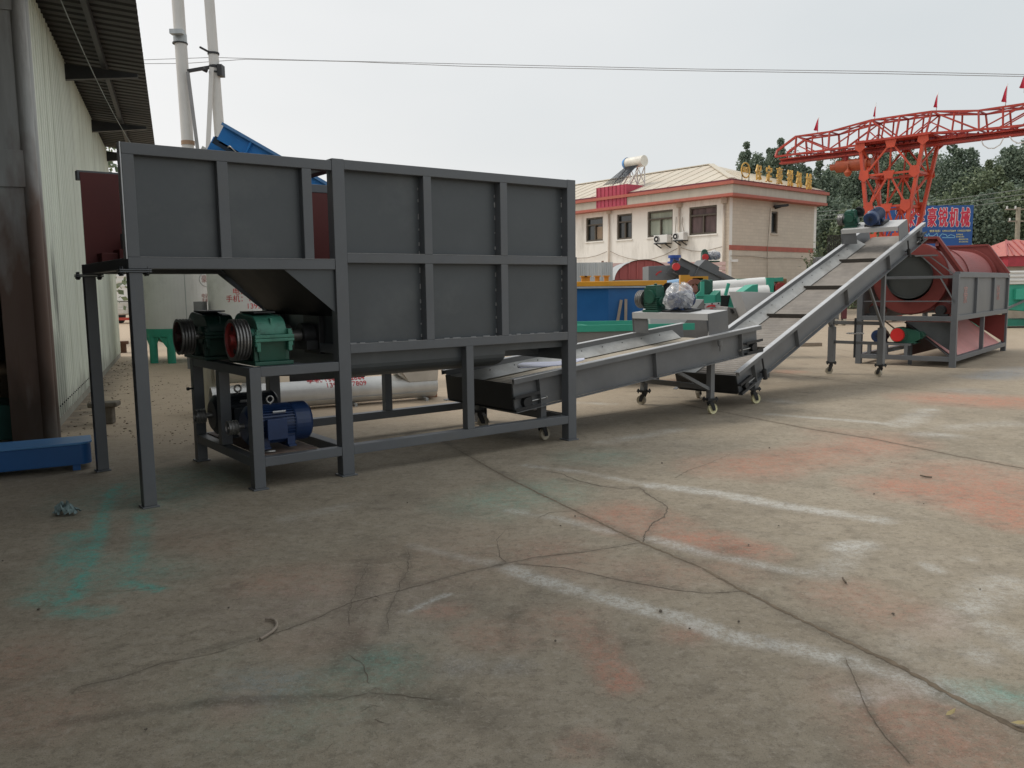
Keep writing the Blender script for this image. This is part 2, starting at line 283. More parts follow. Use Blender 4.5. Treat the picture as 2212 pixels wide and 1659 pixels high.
dirt = np.maximum(dirt, combine([([(930, 938), (1106, 1037), (1271, 1117), (1386, 1172), (1516, 1227), (1716, 1332), (1956, 1447), (2056, 1502), (2230, 1588)], .05, .5), ([(1466, 872), (1601, 898), (1756, 928), (1886, 948), (2056, 983), (2240, 1018)], .05, .45), ([(1211, 1035), (1296, 1050), (1376, 1053), (1436, 1085), (1416, 1127), (1386, 1172)], .035, .5), ([(1386, 1172), (1256, 1192), (1106, 1215), (1000, 1237), (900, 1265), (650, 1347), (350, 1433), (160, 1490)], .03, .42), ([(1111, 1217), (1296, 1245), (1521, 1281), (1606, 1277)], .03, .4)]))
dirt = np.clip(dirt*(.3+1.2*grain)+np.clip(fbm(X, Y, .35, 77, 5)-.62, 0, 1)*1.8+np.clip(fbm(X, Y, .09, 78, 3)-.66, 0, 1)*2., 0, 1)
q1 = G(700, 940)
sand = 1/(1+np.exp(-((Y-8.9-.30*(X+3.2))*1.5+(big-.5)*3))) * 1/(1+np.exp((X-1.2)*1.0)) + .55/(1+np.exp(-(Y-13)*.6))
me = bpy.data.meshes.new('ground'); nv = nx_*ny_
co = np.zeros((nv, 3), np.float32); co[:, 0] = X.ravel(); co[:, 1] = Y.ravel()
core = ((X > -7) & (X < 11) & (Y > .8) & (Y < 16)).ravel()
co[:, 2] = 0
idx = np.arange(nv).reshape(ny_, nx_); quads = np.stack([idx[:-1, :-1], idx[:-1, 1:], idx[1:, 1:], idx[1:, :-1]], -1).reshape(-1, 4)
me.vertices.add(nv); me.vertices.foreach_set('co', co.ravel()); me.loops.add(quads.size); me.loops.foreach_set('vertex_index', quads.ravel().astype(np.int32))
me.polygons.add(len(quads)); me.polygons.foreach_set('loop_start', np.arange(0, quads.size, 4, dtype=np.int32)); me.polygons.foreach_set('loop_total', np.full(len(quads), 4, np.int32))
me.update(); me.validate()
for nm, chans in (('pigment', (white, red, teal)), ('soil', (blu, dirt, np.clip(sand, 0, 1)))):
    at = me.color_attributes.new(nm, 'FLOAT_COLOR', 'POINT'); a4 = np.ones((nv, 4), np.float32)
    for i, c in enumerate(chans): a4[:, i] = c.ravel()
    at.data.foreach_set('color', a4.ravel())
gm = bpy.data.materials.new('stained_concrete'); gm.use_nodes = True; t = gm.node_tree; n = t.nodes; k = t.links; b = n['Principled BSDF']
tcx = n.new('ShaderNodeTexCoord')
def noise(sc, det=6, ro=.65):
    x = n.new('ShaderNodeTexNoise'); x.inputs['Scale'].default_value = sc; x.inputs['Detail'].default_value = det; x.inputs['Roughness'].default_value = ro; k.new(tcx.outputs['Object'], x.inputs['Vector']); return x.outputs[0]
def mrange(s, a, b_, c, d):
    x = n.new('ShaderNodeMapRange'); x.inputs[1].default_value = a; x.inputs[2].default_value = b_; x.inputs[3].default_value = c; x.inputs[4].default_value = d; k.new(s, x.inputs[0]); return x.outputs[0]
def mixc(f, a, c, mode='MIX'):
    x = n.new('ShaderNodeMix'); x.data_type = 'RGBA'; x.blend_type = mode
    if isinstance(f, float): x.inputs[0].default_value = f
    else: k.new(f, x.inputs[0])
    for s, i in ((a, 6), (c, 7)):
        if isinstance(s, tuple): x.inputs[i].default_value = (*s, 1)
        else: k.new(s, x.inputs[i])
    return x.outputs[2]
def math_(op, a, c):
    x = n.new('ShaderNodeMath'); x.operation = op
    for s, i in ((a, 0), (c, 1)):
        if isinstance(s, (int, float)): x.inputs[i].default_value = s
        else: k.new(s, x.inputs[i])
    return x.outputs[0]
pa = n.new('ShaderNodeVertexColor'); pa.layer_name = 'pigment'; pb = n.new('ShaderNodeVertexColor'); pb.layer_name = 'soil'
sa = n.new('ShaderNodeSeparateColor'); sb = n.new('ShaderNodeSeparateColor'); k.new(pa.outputs[0], sa.inputs[0]); k.new(pb.outputs[0], sb.inputs[0])
fine = noise(55, 5, .7); mid = noise(6, 8, .72); bign = noise(.7, 5); fine2 = noise(190, 2)
c = mixc(mrange(bign, .3, .7, 0, 1), (.285, .242, .178), (.36, .312, .24))
c = mixc(mrange(noise(1.7, 12, .72), .49, .55, 0, .30), c, (.205, .178, .135))
c = mixc(mrange(noise(.55, 9, .7), .52, .60, 0, .30), c, (.40, .35, .275))
c = mixc(mrange(mid, .50, .60, 0, .34), c, (.20, .168, .122))
c = mixc(mrange(noise(21, 7, .75), .51, .59, 0, .5), c, (.175, .145, .105))
c = mixc(mrange(noise(13, 7, .7), .54, .61, 0, .38), c, (.40, .355, .29))
c = mixc(sb.outputs[2], c, (.47, .37, .265))
breakup = math_('MULTIPLY', mrange(fine, .36, .58, .30, 1.15), mrange(noise(17, 7, .75), .40, .56, .35, 1.1))
c = mixc(math_('MULTIPLY', sa.outputs[1], math_('MULTIPLY', breakup, .66)), c, (.52, .19, .12))
c = mixc(math_('MULTIPLY', sa.outputs[2], math_('MULTIPLY', breakup, 1.0)), c, (.11, .40, .33))
c = mixc(math_('MULTIPLY', sb.outputs[0], math_('MULTIPLY', breakup, .8)), c, (.24, .30, .36))
c = mixc(math_('MULTIPLY', sa.outputs[0], math_('MULTIPLY', breakup, .86)), c, (.54, .53, .49))
c = mixc(math_('MULTIPLY', sb.outputs[1], .72), c, (.085, .072, .054))
c = mixc(mrange(fine2, .58, .66, 0, .6), c, (.085, .072, .056))
c = mixc(mrange(fine, .54, .64, 0, .42), c, (.42, .375, .31))
k.new(c, b.inputs['Base Color']); b.inputs['Roughness'].default_value = .82; b.inputs['Specular IOR Level'].default_value = .3
bp = n.new('ShaderNodeBump'); bp.inputs['Strength'].default_value = .55; bp.inputs['Distance'].default_value = .008
k.new(math_('ADD', math_('MULTIPLY', fine, .6), math_('MULTIPLY', mid, 1.)), bp.inputs['Height']); k.new(bp.outputs[0], b.inputs['Normal'])
me.materials.append(gm); go = bpy.data.objects.new('ground', me); COL.objects.link(go); tag(go, kind='structure')
# joints and cracks: thin ragged ribbons of packed dirt
JOINT = mat('packed_joint_dirt', (.175, .135, .092), .95, var=.35, scale=14, stain=(.08, .06, .042), stain_amt=.7, stain_scale=9)
CRACKM = mat('crack_dirt', (.135, .108, .08), .95, var=.3, scale=10)
def ribbon(mb, pts, w0, w1, jag, step=.02, z=.0016, wk=.72):
    q = [G(*p) for p in pts]; path = []; step = min(step, .02)
    for a, c_ in zip(q, q[1:]):
        m_ = max(2, int((c_-a).length/step)); path += [a.lerp(c_, i/m_) for i in range(m_)]
    path.append(q[-1]); vs = []; tot = len(path); off = 0; slow = 1; lastd = None
    for i, p in enumerate(path):
        d = (path[min(i+3, tot-1)]-path[max(i-3, 0)]).normalized(); s = Vector((-d.y, d.x, 0)); off = off*.86+random.uniform(-jag, jag)*.55; slow = .9*slow+.1*random.uniform(.15, 1.75)
        wd = (w0+(w1-w0)*i/tot)*slow*wk
        if i in (0, tot-1): wd *= .1
        for sg in (-1, 1):
            v = p+s*(off+sg*wd*random.uniform(.18, .72)); vs.append((v.x, v.y, z))
    mb.add(vs, [(2*i, 2*i+1, 2*i+3, 2*i+2) for i in range(tot-1)])
J = MB()
ribbon(J, [(930, 938), (1000, 978), (1106, 1037), (1271, 1117), (1386, 1172), (1516, 1227)], .010, .026, .004)
ribbon(J, [(1516, 1227), (1606, 1277), (1716, 1332), (1846, 1392), (1956, 1447), (2056, 1502), (2230, 1588)], .028, .042, .004, .03)
ribbon(J, [(1466, 872), (1601, 898), (1756, 928), (1886, 948), (2056, 983), (2240, 1018)], .04, .03, .006)
ribbon(J, [(1671, 803), (1756, 815), (1856, 828), (2056, 850)], .03, .02, .006)
ribbon(J, [(1246, 906), (1360, 888), (1466, 873), (1520, 865)], .022, .02, .005); ribbon(J, [(1756, 815), (1790, 812)], .02, .02, .005)
tag(J.build('pavement_joint', JOINT), kind='structure')
K = MB(); r2 = lambda L: [(1106+u/2, 932.6+v/2) for u, v in L]; r1 = lambda L: [(u/2, 932.6+v/2) for u, v in L]
ribbon(K, r2([(150, 172), (210, 180), (270, 205), (380, 235), (480, 250), (550, 242), (580, 270), (620, 290), (660, 310), (672, 335), (660, 370), (620, 390), (570, 440), (560, 480)]), .010, .014, .012, .04)
ribbon(K, r2([(550, 480), (430, 500), (300, 520), (100, 545), (0, 565)])+r1([(2100, 590), (2000, 610), (1800, 665), (1640, 710), (1500, 745), (1400, 790), (1300, 830), (1100, 900), (900, 965), (700, 1000), (520, 1065), (350, 1105), (320, 1130), (420, 1120)]), .007, .005, .007, .035)
ribbon(K, r2([(10, 570), (220, 590), (380, 625), (560, 660), (700, 685), (830, 697), (1000, 688)]), .006, .006, .006, .035)
ribbon(K, r2([(110, 375), (160, 350), (220, 343), (300, 340)]), .006, .006, .006); ribbon(K, r2([(700, 200), (760, 170), (850, 140), (960, 90)]), .006, .004, .01)
ribbon(K, r2([(1440, 980), (1465, 1040), (1500, 1110), (1540, 1205), (1570, 1260), (1620, 1320), (1720, 1440)]), .005, .006, .005, .03)
ribbon(K, r1([(1900, 480), (2200, 410), (2150, 470), (2160, 540), (2190, 565)]), .0, .007, .006)
for L in ([(1760, 510), (1755, 600), (1700, 735), (1660, 860)], [(1590, 570), (1530, 720), (1490, 840)], [(320, 685), (500, 690), (740, 668)], [(1440, 1160), (1600, 1130), (1750, 1150), (1880, 1165)], [(1500, 965), (1560, 1000), (1600, 1090)]): ribbon(K, r1(L), .004, .004, .012, .03)
for i in range(22):         # feathery run-off marks branching from the wet channels
    u, v = random.choice([(1755, 600), (1705, 735), (1530, 720), (1590, 600), (1600, 1140), (1850, 1165), (1500, 1300), (2060, 1180), (1740, 560), (1650, 800), (900, 1180), (1150, 1170), (1620, 1260)])
    u += random.uniform(-70, 70); v += random.uniform(-60, 60); sgn = random.choice((-1, 1)); L = [(u, v), (u+sgn*random.uniform(15, 40), v+random.uniform(-14, 10)), (u+sgn*random.uniform(45, 80), v+random.uniform(-2, 30))]
    ribbon(K, r1(L), .003, .002, .006, .03)
tag(K.build('pavement_crack', CRACKM), kind='structure')
# ---------------------------------------------------------------- drive units (parts of a machine)
def motor(parent, o, ax, r, L, m, pulley=None, feet=True, name='motor', box_side=-1, eye=True, cover=True):
    # o: centre of the drive end, ax: 'x' axis of the shaft pointing to the fan end
    X_ = Vector(ax).normalized(); Z_ = Vector((0, 0, 1)); Z_ = (Z_-X_*Z_.dot(X_)).normalized(); Y_ = Z_.cross(X_)
    M = Matrix(((X_.x, Y_.x, Z_.x, o[0]), (X_.y, Y_.y, Z_.y, o[1]), (X_.z, Y_.z, Z_.z, o[2]), (0, 0, 0, 1)))
    b = MB(M); b.lathe([(0, .0), (0, r*.35), (.0, r*.7), (L*.06, r*.98), (L*.10, r*1.0), (L*.13, r*.9), (L*.70, r*.9), (L*.70, 0)], (0, 0, 0), (1, 0, 0), 32)
    for i in range(40):
        a = 2*PI*i/40; b.bar((L*.13, r*.9*math.cos(a), r*.9*math.sin(a)), (L*.70, r*.9*math.cos(a), r*.9*math.sin(a)), .006, r*.2, (0, math.cos(a), math.sin(a)))
    if feet:
        for x in (L*.18, L*.58):
            b.box(x, x+L*.12, -r*.95, r*.95, -r*1.12, -r*1.02); b.box(x, x+L*.12, -r*.8, -r*.55, -r*1.02, -r*.45); b.box(x, x+L*.12, r*.55, r*.8, -r*1.02, -r*.45)
    mo = b.build(name, m, parent)
    if cover:
        c = MB(M); c.lathe([(L*.70, r*.96), (L*.72, r), (L*.95, r), (L*.99, r*.9), (L, r*.62), (L, 0)], (0, 0, 0), (1, 0, 0), 32); fc = c.build('fan_cover', m, mo)
        g = MB(M)
        for i in range(6):
            a = PI*i/6; g.bar((L*1.001, -r*.55*math.cos(a), -r*.55*math.sin(a)), (L*1.001, r*.55*math.cos(a), r*.55*math.sin(a)), .006, .006, (1, 0, 0))
        g.build('grille', DARKST, mo)
    t = MB(M); s = box_side
    if s: t.box(L*.22, L*.50, min(s*r*.8, s*r*1.35), max(s*r*.8, s*r*1.35), -r*.55, r*.35); t.box(L*.205, L*.515, min(s*r*1.35, s*r*1.42), max(s*r*1.35, s*r*1.42), -r*.62, r*.42); t.build('terminal_box', m, mo, .006)
    p = MB(M); p.bar((L*.36, -r*.78, r*.62), (L*.56, -r*.78, r*.62), .012, r*.26, (0, -.78, .62)); p.build('nameplate', PLATE, mo)
    if eye:
        e_ = MB(M); n_ = 14; c0 = Vector((L*.42, 0, r*1.22)); pts = [c0+Vector((math.cos(2*PI*i/n_), 0, math.sin(2*PI*i/n_)))*r*.17 for i in range(n_+1)]; e_.tube(pts, r*.05, 8); e_.cyl((L*.42, 0, r*.85), (L*.42, 0, r*1.06), r*.07); e_.build('eye_bolt', STEEL, mo)
    sh = MB(M); sh.cyl((-L*.16, 0, 0), (.01, 0, 0), r*.13); sh.build('shaft', STEEL, mo)
    if pulley:
        pr, pw, gm_ = pulley; q = MB(M); q.lathe(groove(pr, pw, 3), (-L*.16-pw*.6, 0, 0), (1, 0, 0), 28); q.build('pulley', gm_, mo)
    return mo
def groove(r, wd, n):
    pf = [(0, 0), (0, r*.25), (wd*.12, r*.3), (wd*.12, r*.78), (0, r*.84), (0, r)]
    s = wd/(n+.2)
    for i in range(n): a = s*i+s*.12; pf += [(a+s*.12, r), (a+s*.38, r*.88), (a+s*.62, r*.88), (a+s*.9, r)]
    return pf+[(wd, r), (wd, r*.84), (wd*.88, r*.78), (wd*.88, r*.3), (wd, r*.25), (wd, 0)]
def pulley(parent, o, ax, r, wd, rim, disc, n=4, name='pulley'):
    pf = groove(r, wd, n); q = MB(); q.lathe(pf[4:-4], o, ax, 40); pu = q.build(name, rim, parent)
    d = MB(); axv = Vector(ax).normalized(); d.lathe([(0, 0), (-.012, .0), (-.012, r*.24), (.012, r*.27), (wd*.2, r*.3), (wd*.2, r*.80), (0, r*.85), (wd*.9, r*.86), (wd*.9, 0)], o, ax, 40); d.build('web', disc, pu)
    d = MB(); a = axv.orthogonal().normalized(); b_ = axv.cross(a)
    for i in range(4):
        c_ = Vector(o)+axv*(wd*.19)+(a*math.cos(PI/2*i+.6)+b_*math.sin(PI/2*i+.6))*r*.55; d.cyl(c_-axv*.004, c_+axv*.01, r*.13, n=14)
    each(d, 'web_hole', DARKST, pu); return pu
def reducer(parent, M, wx, ly, h, m, top, name='gear_reducer'):
    # parallel shaft casting: wx wide (shaft direction x), ly long, h high; sits on z = 0 of M
    hs = h*.52; b = MB(M)
    b.box(-wx*.62, wx*.62, -.02, ly+.02, 0, .03)
    b.prism([(-wx*.42, .02, .03), (wx*.42, .02, .03), (wx*.5, 0, hs-.02), (-wx*.5, 0, hs-.02)], (0, ly-.02, 0))
    for y in (.03, ly*.5, ly-.05): b.box(-wx*.56, wx*.56, y, y+.03, .03, hs*.8)
    lo = b.build(name, m, parent, .006)
    c_ = MB(M); c_.box(-wx*.62, wx*.62, -.05, ly+.05, hs-.025, hs); c_.box(-wx*.62, wx*.62, -.05, ly+.05, hs+.002, hs+.028)
    n_ = 10; prof = []
    r1_ = h-hs-.03
    for i in range(n_+1): a = PI-PI/2*i/n_; prof.append((0, r1_*.8*(1+math.cos(a)), hs+.028+r1_*.86*math.sin(a)))
    for i in range(n_+1): a = PI/2*(1-i/n_); prof.append((0, ly-r1_+r1_*math.cos(a), hs+.028+r1_*math.sin(a)))
    c_.prism([(-wx*.46, p[1], p[2]) for p in prof], (wx*.92, 0, 0))
    c_.box(-.008, .008, r1_*.1, r1_*.5, hs+.02, hs+r1_*.95)
    for sx in (-1, 1):
        for y in (-.025, ly*.33, ly*.66, ly+.025):
            c_.cyl((sx*wx*.55, y, hs+.028), (sx*wx*.55, y, hs+.055), .013, n=6); c_.cyl((sx*wx*.55, y, hs-.06), (sx*wx*.55, y, hs-.02), .016, n=8)
        for y in (.10, ly-.16): c_.cyl((sx*wx*.40, y, hs), (sx*wx*.60, y, hs), .075, n=24)
    c_.box(-wx*.56, -wx*.44, -.04, .0, hs-.1, hs+.07); c_.box(wx*.44, wx*.56, -.04, .0, hs-.1, hs+.07)
    c_.build('cover', top, lo, .005)
    l = MB(M); l.box(-wx*.34, wx*.34, r1_*.9, ly-r1_*.6, h-.002, h+.01); l.build('inspection_lid', DARKST, lo)
    return lo

# ---------------------------------------------------------------- the hopper machine
HO, HY = (-1.3816, 6.6008, 0), .649
HL, HH, HD, HP, HS = 2.535, 2.534, 1.637, 1.524, .73; W_ = .105; w2 = .088
hop = thing('hopper_machine', 'large dark grey steel hopper standing on square legs with paired motors at one end', 'hopper', HO, HY)
def hp(name, m, fn, bevel=.004, parent=hop):
    b = MB(); fn(b); return b.build(name, m, parent, bevel)
def hps(name, m, fn, bevel=.004, parent=hop):
    b = MB(); fn(b); return each(b, name, m, parent, bevel)
for (x0, x1, y0, y1) in ((0, W_, 0, W_), (HL-W_, HL, 0, W_), (0, W_, HD-W_, HD), (HL-W_, HL, HD-W_, HD)):
    hp('leg', GREY, lambda b: (b.box(x0, x1, y0, y1, .012, HH), b.box(x0-.018, x1+.018, y0-.018, y1+.018, 0, .012)))
def rails(b):
    for y0, y1 in ((0, W_-.003), (HD-W_+.003, HD)):
        for z0, z1 in ((1.726, 1.801), (1.0, 1.074), (.172, .250), (2.455, HH-.003)): b.box(W_, HL-W_, y0+.002, y1-.002, z0, z1)
    for x0, x1 in ((.004, W_-.004), (HL-W_+.004, HL-.004)):
        for z0, z1 in ((1.0, 1.074), (.172, .25), (2.455, HH-.004)): b.box(x0, x1, W_, HD-W_, z0, z1)
hps('rail', GREY, rails)
for x0 in (.828, 1.632):
    for y0, y1 in ((.003, .085), (HD-.085, HD-.003)):
        hps('mullion', GREY, lambda b: (b.box(x0, x0+.078, y0, y1, 1.801, 2.455), b.box(x0, x0+.078, y0, y1, 1.074, 1.726)))
for x0, y0 in ((1.231, .003), (1.25, HD-.085)): hp('stub_post', GREY, lambda b: b.box(x0, x0+.078, y0, y0+.082, .25, 1.0))
hp('side_panel', GREYP, lambda b: b.box(W_-.02, HL-W_+.02, .086, .094, 1.01, 2.5), 0)
hp('side_panel', PRIMER, lambda b: b.prism([(-HP+.02, HD-.094, 1.74), (.02, HD-.094, 1.74), (.02, HD-.094, 1.01), (HL-W_+.02, HD-.094, 1.01), (HL-W_+.02, HD-.094, 2.5), (-HP+.02, HD-.094, 2.5)], (0, .007, 0)), 0)
hps('end_panel', GREYP, lambda b: (b.box(.05, .058, W_-.02, HD-W_+.02, .86, 1.70), b.box(HL-.06, HL-.052, W_-.02, HD-W_+.02, .80, 2.5)), 0)
hp('end_flange', GREY, lambda b: b.box(HL, HL+.012, .0, HD, .95, 1.80), 0)
def welds(b):       # weld beads along the lower rail and the panel edges
    for x0, x1 in ((.12, .82), (.91, 1.62), (1.72, 2.42)):
        x = x0
        while x < x1: l = random.uniform(.03, .09); b.bar((x, .083, 1.077), (min(x+l, x1), .083, 1.077), .012, random.uniform(.006, .012)); x += l+random.uniform(.02, .14)
    for x1 in (.825, 1.629, 2.428):
        z = 1.1
        while z < 2.4: l = random.uniform(.01, .05); b.bar((x1-.005, .083, z), (x1-.005, .083, z+l), .008, .008); z += l+random.uniform(.03, .12)
BEAD = mat('pale_weld_bead', (.30, .30, .30), .5, var=.25, scale=20)
hp('weld_bead', BEAD, welds, 0)
hps('weld_seam', BEAD, lambda b: [b.box(x0, x1, .001, .012, 1.8015, 1.805) for x0, x1 in ((.11, .826), (.908, 1.63), (1.712, 2.428))]+[b.box(-HP+.08, -.002, .001, .012, 1.7522, 1.7555)]+[b.box(x0, x1, .001, .012, 1.0745, 1.078) for x0, x1 in ((.11, .826), (.908, 1.63), (1.712, 2.428))], 0)
def trough(b):
    pts = []; n_ = 14
    for c0 in (.45, 1.19):
        for i in range(n_+1): a = PI+PI*i/n_; pts.append((c0+.37*math.cos(a), .90+.135*math.sin(a)*(1 if abs(math.sin(a)) > .0 else 1)))
    prof = [(.08, 1.02), (.08, .90)]+pts+[(1.56, .90), (1.56, 1.02)]
    b.prism([(.06, y, z) for y, z in prof], (1.66, 0, 0)); b.box(1.72, HL-.06, .09, 1.55, .93, 1.02)
hp('trough', GREYP, trough, 0)
hp('outlet_chute', GREYP, lambda b: (b.box(1.80, 2.42, .45, 1.26, .84, .93)), 0)
# the raised loading platform at the left end
def plat(b):
    b.box(-HP, -.001, .003, .085, 1.673, 1.7518); b.box(-HP, -.001, HD-.085, HD-.003, 1.673, 1.7518)
    b.box(-HP, -HP+.08, .085, HD-.085, 1.673, 1.750); b.box(-HP, -.001, .003, .085, 2.44, 2.516); b.box(-.001, -.03, .085, HD-.085, 1.67, 1.745)
    b.box(-HP, -.001, HD-.085, HD-.003, 2.44, 2.516)
hps('platform_frame', GREY, plat)
for x0 in (-HP, -.891, -.249): hp('mullion', GREY, lambda b: (b.box(x0, x0+.078, .004, .084, 1.7518, 2.44)))
hp('guard_plate', GREYP, lambda b: b.box(-HP+.01, -.20, .066, .072, 1.75, 2.45), 0)
hp('plate_edge', PALE_EDGE, lambda b: (b.box(-HP-.010, -HP-.002, .0, .078, 1.74, 2.518)), 0)
hp('deck_plate', DARKST, lambda b: b.box(-HP+.08, -.40, .085, HD-.085, 1.735, 1.743), 0)
hp('feed_slope', DARKST, lambda b: b.prism([(-.41, .09, 1.735), (-.41, .09, 1.727), (.05, .09, 1.30), (.05, .09, 1.31)], (0, HD-.18, 0)), 0)
hps('cheek_plate', GREYP, lambda b: (b.prism([(-.415, .030, 1.675), (-.002, .030, 1.675), (-.002, .030, 1.335)], (0, .008, 0)), b.prism([(-.415, HD-.04, 1.675), (-.002, HD-.04, 1.675), (-.002, HD-.04, 1.335)], (0, .008, 0))), 0)
for y0 in (0, HD-w2):
    hp('support_leg', GREY, lambda b: (b.box(-HP, -HP+w2, y0, y0+w2, .012, 1.648), b.box(-HP-.015, -HP+w2+.015, y0-.015, y0+w2+.015, 0, .012), b.box(-HP-.06, -HP+w2+.06, y0-.01, y0+w2+.01, 1.648, 1.658), b.box(-HP-.06, -HP+w2+.06, y0-.01, y0+w2+.01, 1.661, 1.671)))
    def bolts(b):
        for x in (-HP-.04, -HP+w2+.035):
            for y in (y0+.01, y0+w2-.012): b.cyl((x, y, 1.625), (x, y, 1.69), .008, n=8); b.cyl((x, y, 1.634), (x, y, 1.647), .015, n=6)
    hp('flange_bolt', DARKST, bolts, 0)
hps('stop_block', PRIMER, lambda b: (b.box(-1.42, -1.28, 1.35, 1.53, 1.745, 1.84), b.box(-1.295, -1.10, 1.30, 1.53, 1.745, 1.87)), .004)
hp('steel_sleeve', GREYL, lambda b: b.lathe([(0, .045), (0, .055), (.13, .055), (.13, .045), (0, .045)], (-1.2, 1.42, 1.87), (0, 0, 1), 20), 0)
# drive skid
for y0 in (0, .72, 1.42):
    hp('skid_post', GREY, lambda b: (b.box(-HS, -HS+w2, y0, y0+w2, .012, .938), b.box(-HS-.018, -HS+w2+.018, y0-.018, y0+w2+.018, 0, .012)) if y0 != .72 else b.box(-HS, -HS+w2, y0, y0+w2, .25, .866))
def skid(b):
    for y0 in (0, 1.42):
        b.box(-HS+w2, -.001, y0+.003, y0+w2-.003, .866, .940); b.box(-HS+w2, -.001, y0+.003, y0+w2-.003, .174, .246)
    b.box(-HS+.003, -HS+w2-.003, w2, 1.42, .866, .936); b.box(-HS+.003, -HS+w2-.003, w2, 1.42, .174, .246)
    b.box(-.32, -.24, w2, 1.42, .866, .936)
hps('skid_rail', GREY, skid)
hp('motor_plate', mat('rusty_plate', (.14, .10, .08), .75, var=.25, scale=5), lambda b: b.box(-HS+w2, -.18, w2, 1.40, .246, .256), 0)
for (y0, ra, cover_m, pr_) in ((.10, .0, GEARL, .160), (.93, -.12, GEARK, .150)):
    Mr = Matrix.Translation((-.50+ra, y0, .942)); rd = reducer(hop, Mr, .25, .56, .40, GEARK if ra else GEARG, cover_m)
    yp = y0+.13
    pulley(rd, (-.78+ra*1.35, yp, 1.142), (1, 0, 0), pr_, .105, GROOVE, PULR if not ra else mat('shadow_maroon', (.06, .02, .018), .6))  # darker maroon copy: shade of the rear drive painted in, as on its casting
    s = MB(); s.cyl((-.79+ra*1.35, yp, 1.142), (-.60+ra, yp, 1.142), .024); s.build('input_shaft', STEEL, rd)
    s = MB(); yo = y0+.42; s.cyl((-.40+ra, yo, 1.142), (.05, yo, 1.142), .05); s.cyl((-.33, yo, 1.142), (-.27, yo, 1.142), .095, n=24); s.cyl((-.265, yo, 1.142), (-.20, yo, 1.142), .095, n=24)
    for i in range(6): a = i*PI/3; s.cyl((-.345, yo+.07*math.cos(a), 1.142+.07*math.sin(a)), (-.185, yo+.07*math.cos(a), 1.142+.07*math.sin(a)), .010, n=6)
    s.build('coupling', GROOVE, rd)
    s = MB(); s.box(-.10, .0, yo-.13, yo+.13, 1.02, 1.10); s.cyl((-.10, yo, 1.142), (.045, yo, 1.142), .10, n=24); s.box(.0, .045, yo-.16, yo+.16, .98, 1.30); s.build('bearing_block', DARKST, hop, .004)
motor(hop, (-.70, .27, .462), (1, 0, 0), .158, .52, MOTB, (.058, .075, GROOVE), box_side=-1)
motor(hop, (-.70, 1.06, .462), (1, 0, 0), .172, .56, MOTK, (.062, .08, GROOVE), box_side=-1)
hp('loose_bolt', STEEL, lambda b: b.cyl((-.60, .12, .268), (-.52, .10, .268), .011, n=8), 0)
hp('clamp_screw', DARKST, lambda b: (b.cyl((-HS-.05, 1.45, .66), (-HS, 1.45, .66), .008, n=8), b.cyl((-HS-.055, 1.45, .66), (-HS-.035, 1.45, .66), .016, n=6)), 0)

# ---------------------------------------------------------------- casters and belt conveyors
def caster(parent, x, y, zt, wm, rz=0., r=.062):
    M = Matrix.Translation((x, y, 0)) @ Matrix.Rotation(rz, 4, 'Z'); b = MB(M)
    b.box(-.075, .075, -.055, .055, zt-.010, zt); b.box(-.075, .075, -.055, .055, zt-.022, zt-.012)
    for sx in (-1, 1):
        for sy in (-1, 1): b.cyl((sx*.06, sy*.04, zt-.04), (sx*.06, sy*.04, zt+.02), .008, n=6); b.cyl((sx*.06, sy*.04, zt+.0), (sx*.06, sy*.04, zt+.013), .014, n=6)
    b.cyl((0, 0, zt-.05), (0, 0, zt-.02), .03)
    for s in (-1, 1): b.prism([(-.028, s*.03, zt-.05), (.03, s*.03, zt-.05), (.055, s*.03, r+.01), (.055, s*.03, r-.02), (.015, s*.03, r-.02)], (0, s*.005, 0))
    b.cyl((.035, -.04, r), (.035, .04, r), .009, n=8); f = b.build('caster', DARKST, parent)
    q = MB(M); q.lathe([(-.022, 0), (-.022, r*.3), (-.016, r*.4), (-.016, r*.8), (-.022, r*.92), (-.016, r), (.016, r), (.022, r*.92), (.016, r*.8), (.016, r*.4), (.022, r*.3), (.022, 0)], (.035, 0, r), (0, 1, 0), 28); q.build('wheel', wm, f)
def sheet_u(b, pts, y0, y1): b.prism(pts, (0, y1-y0, 0))
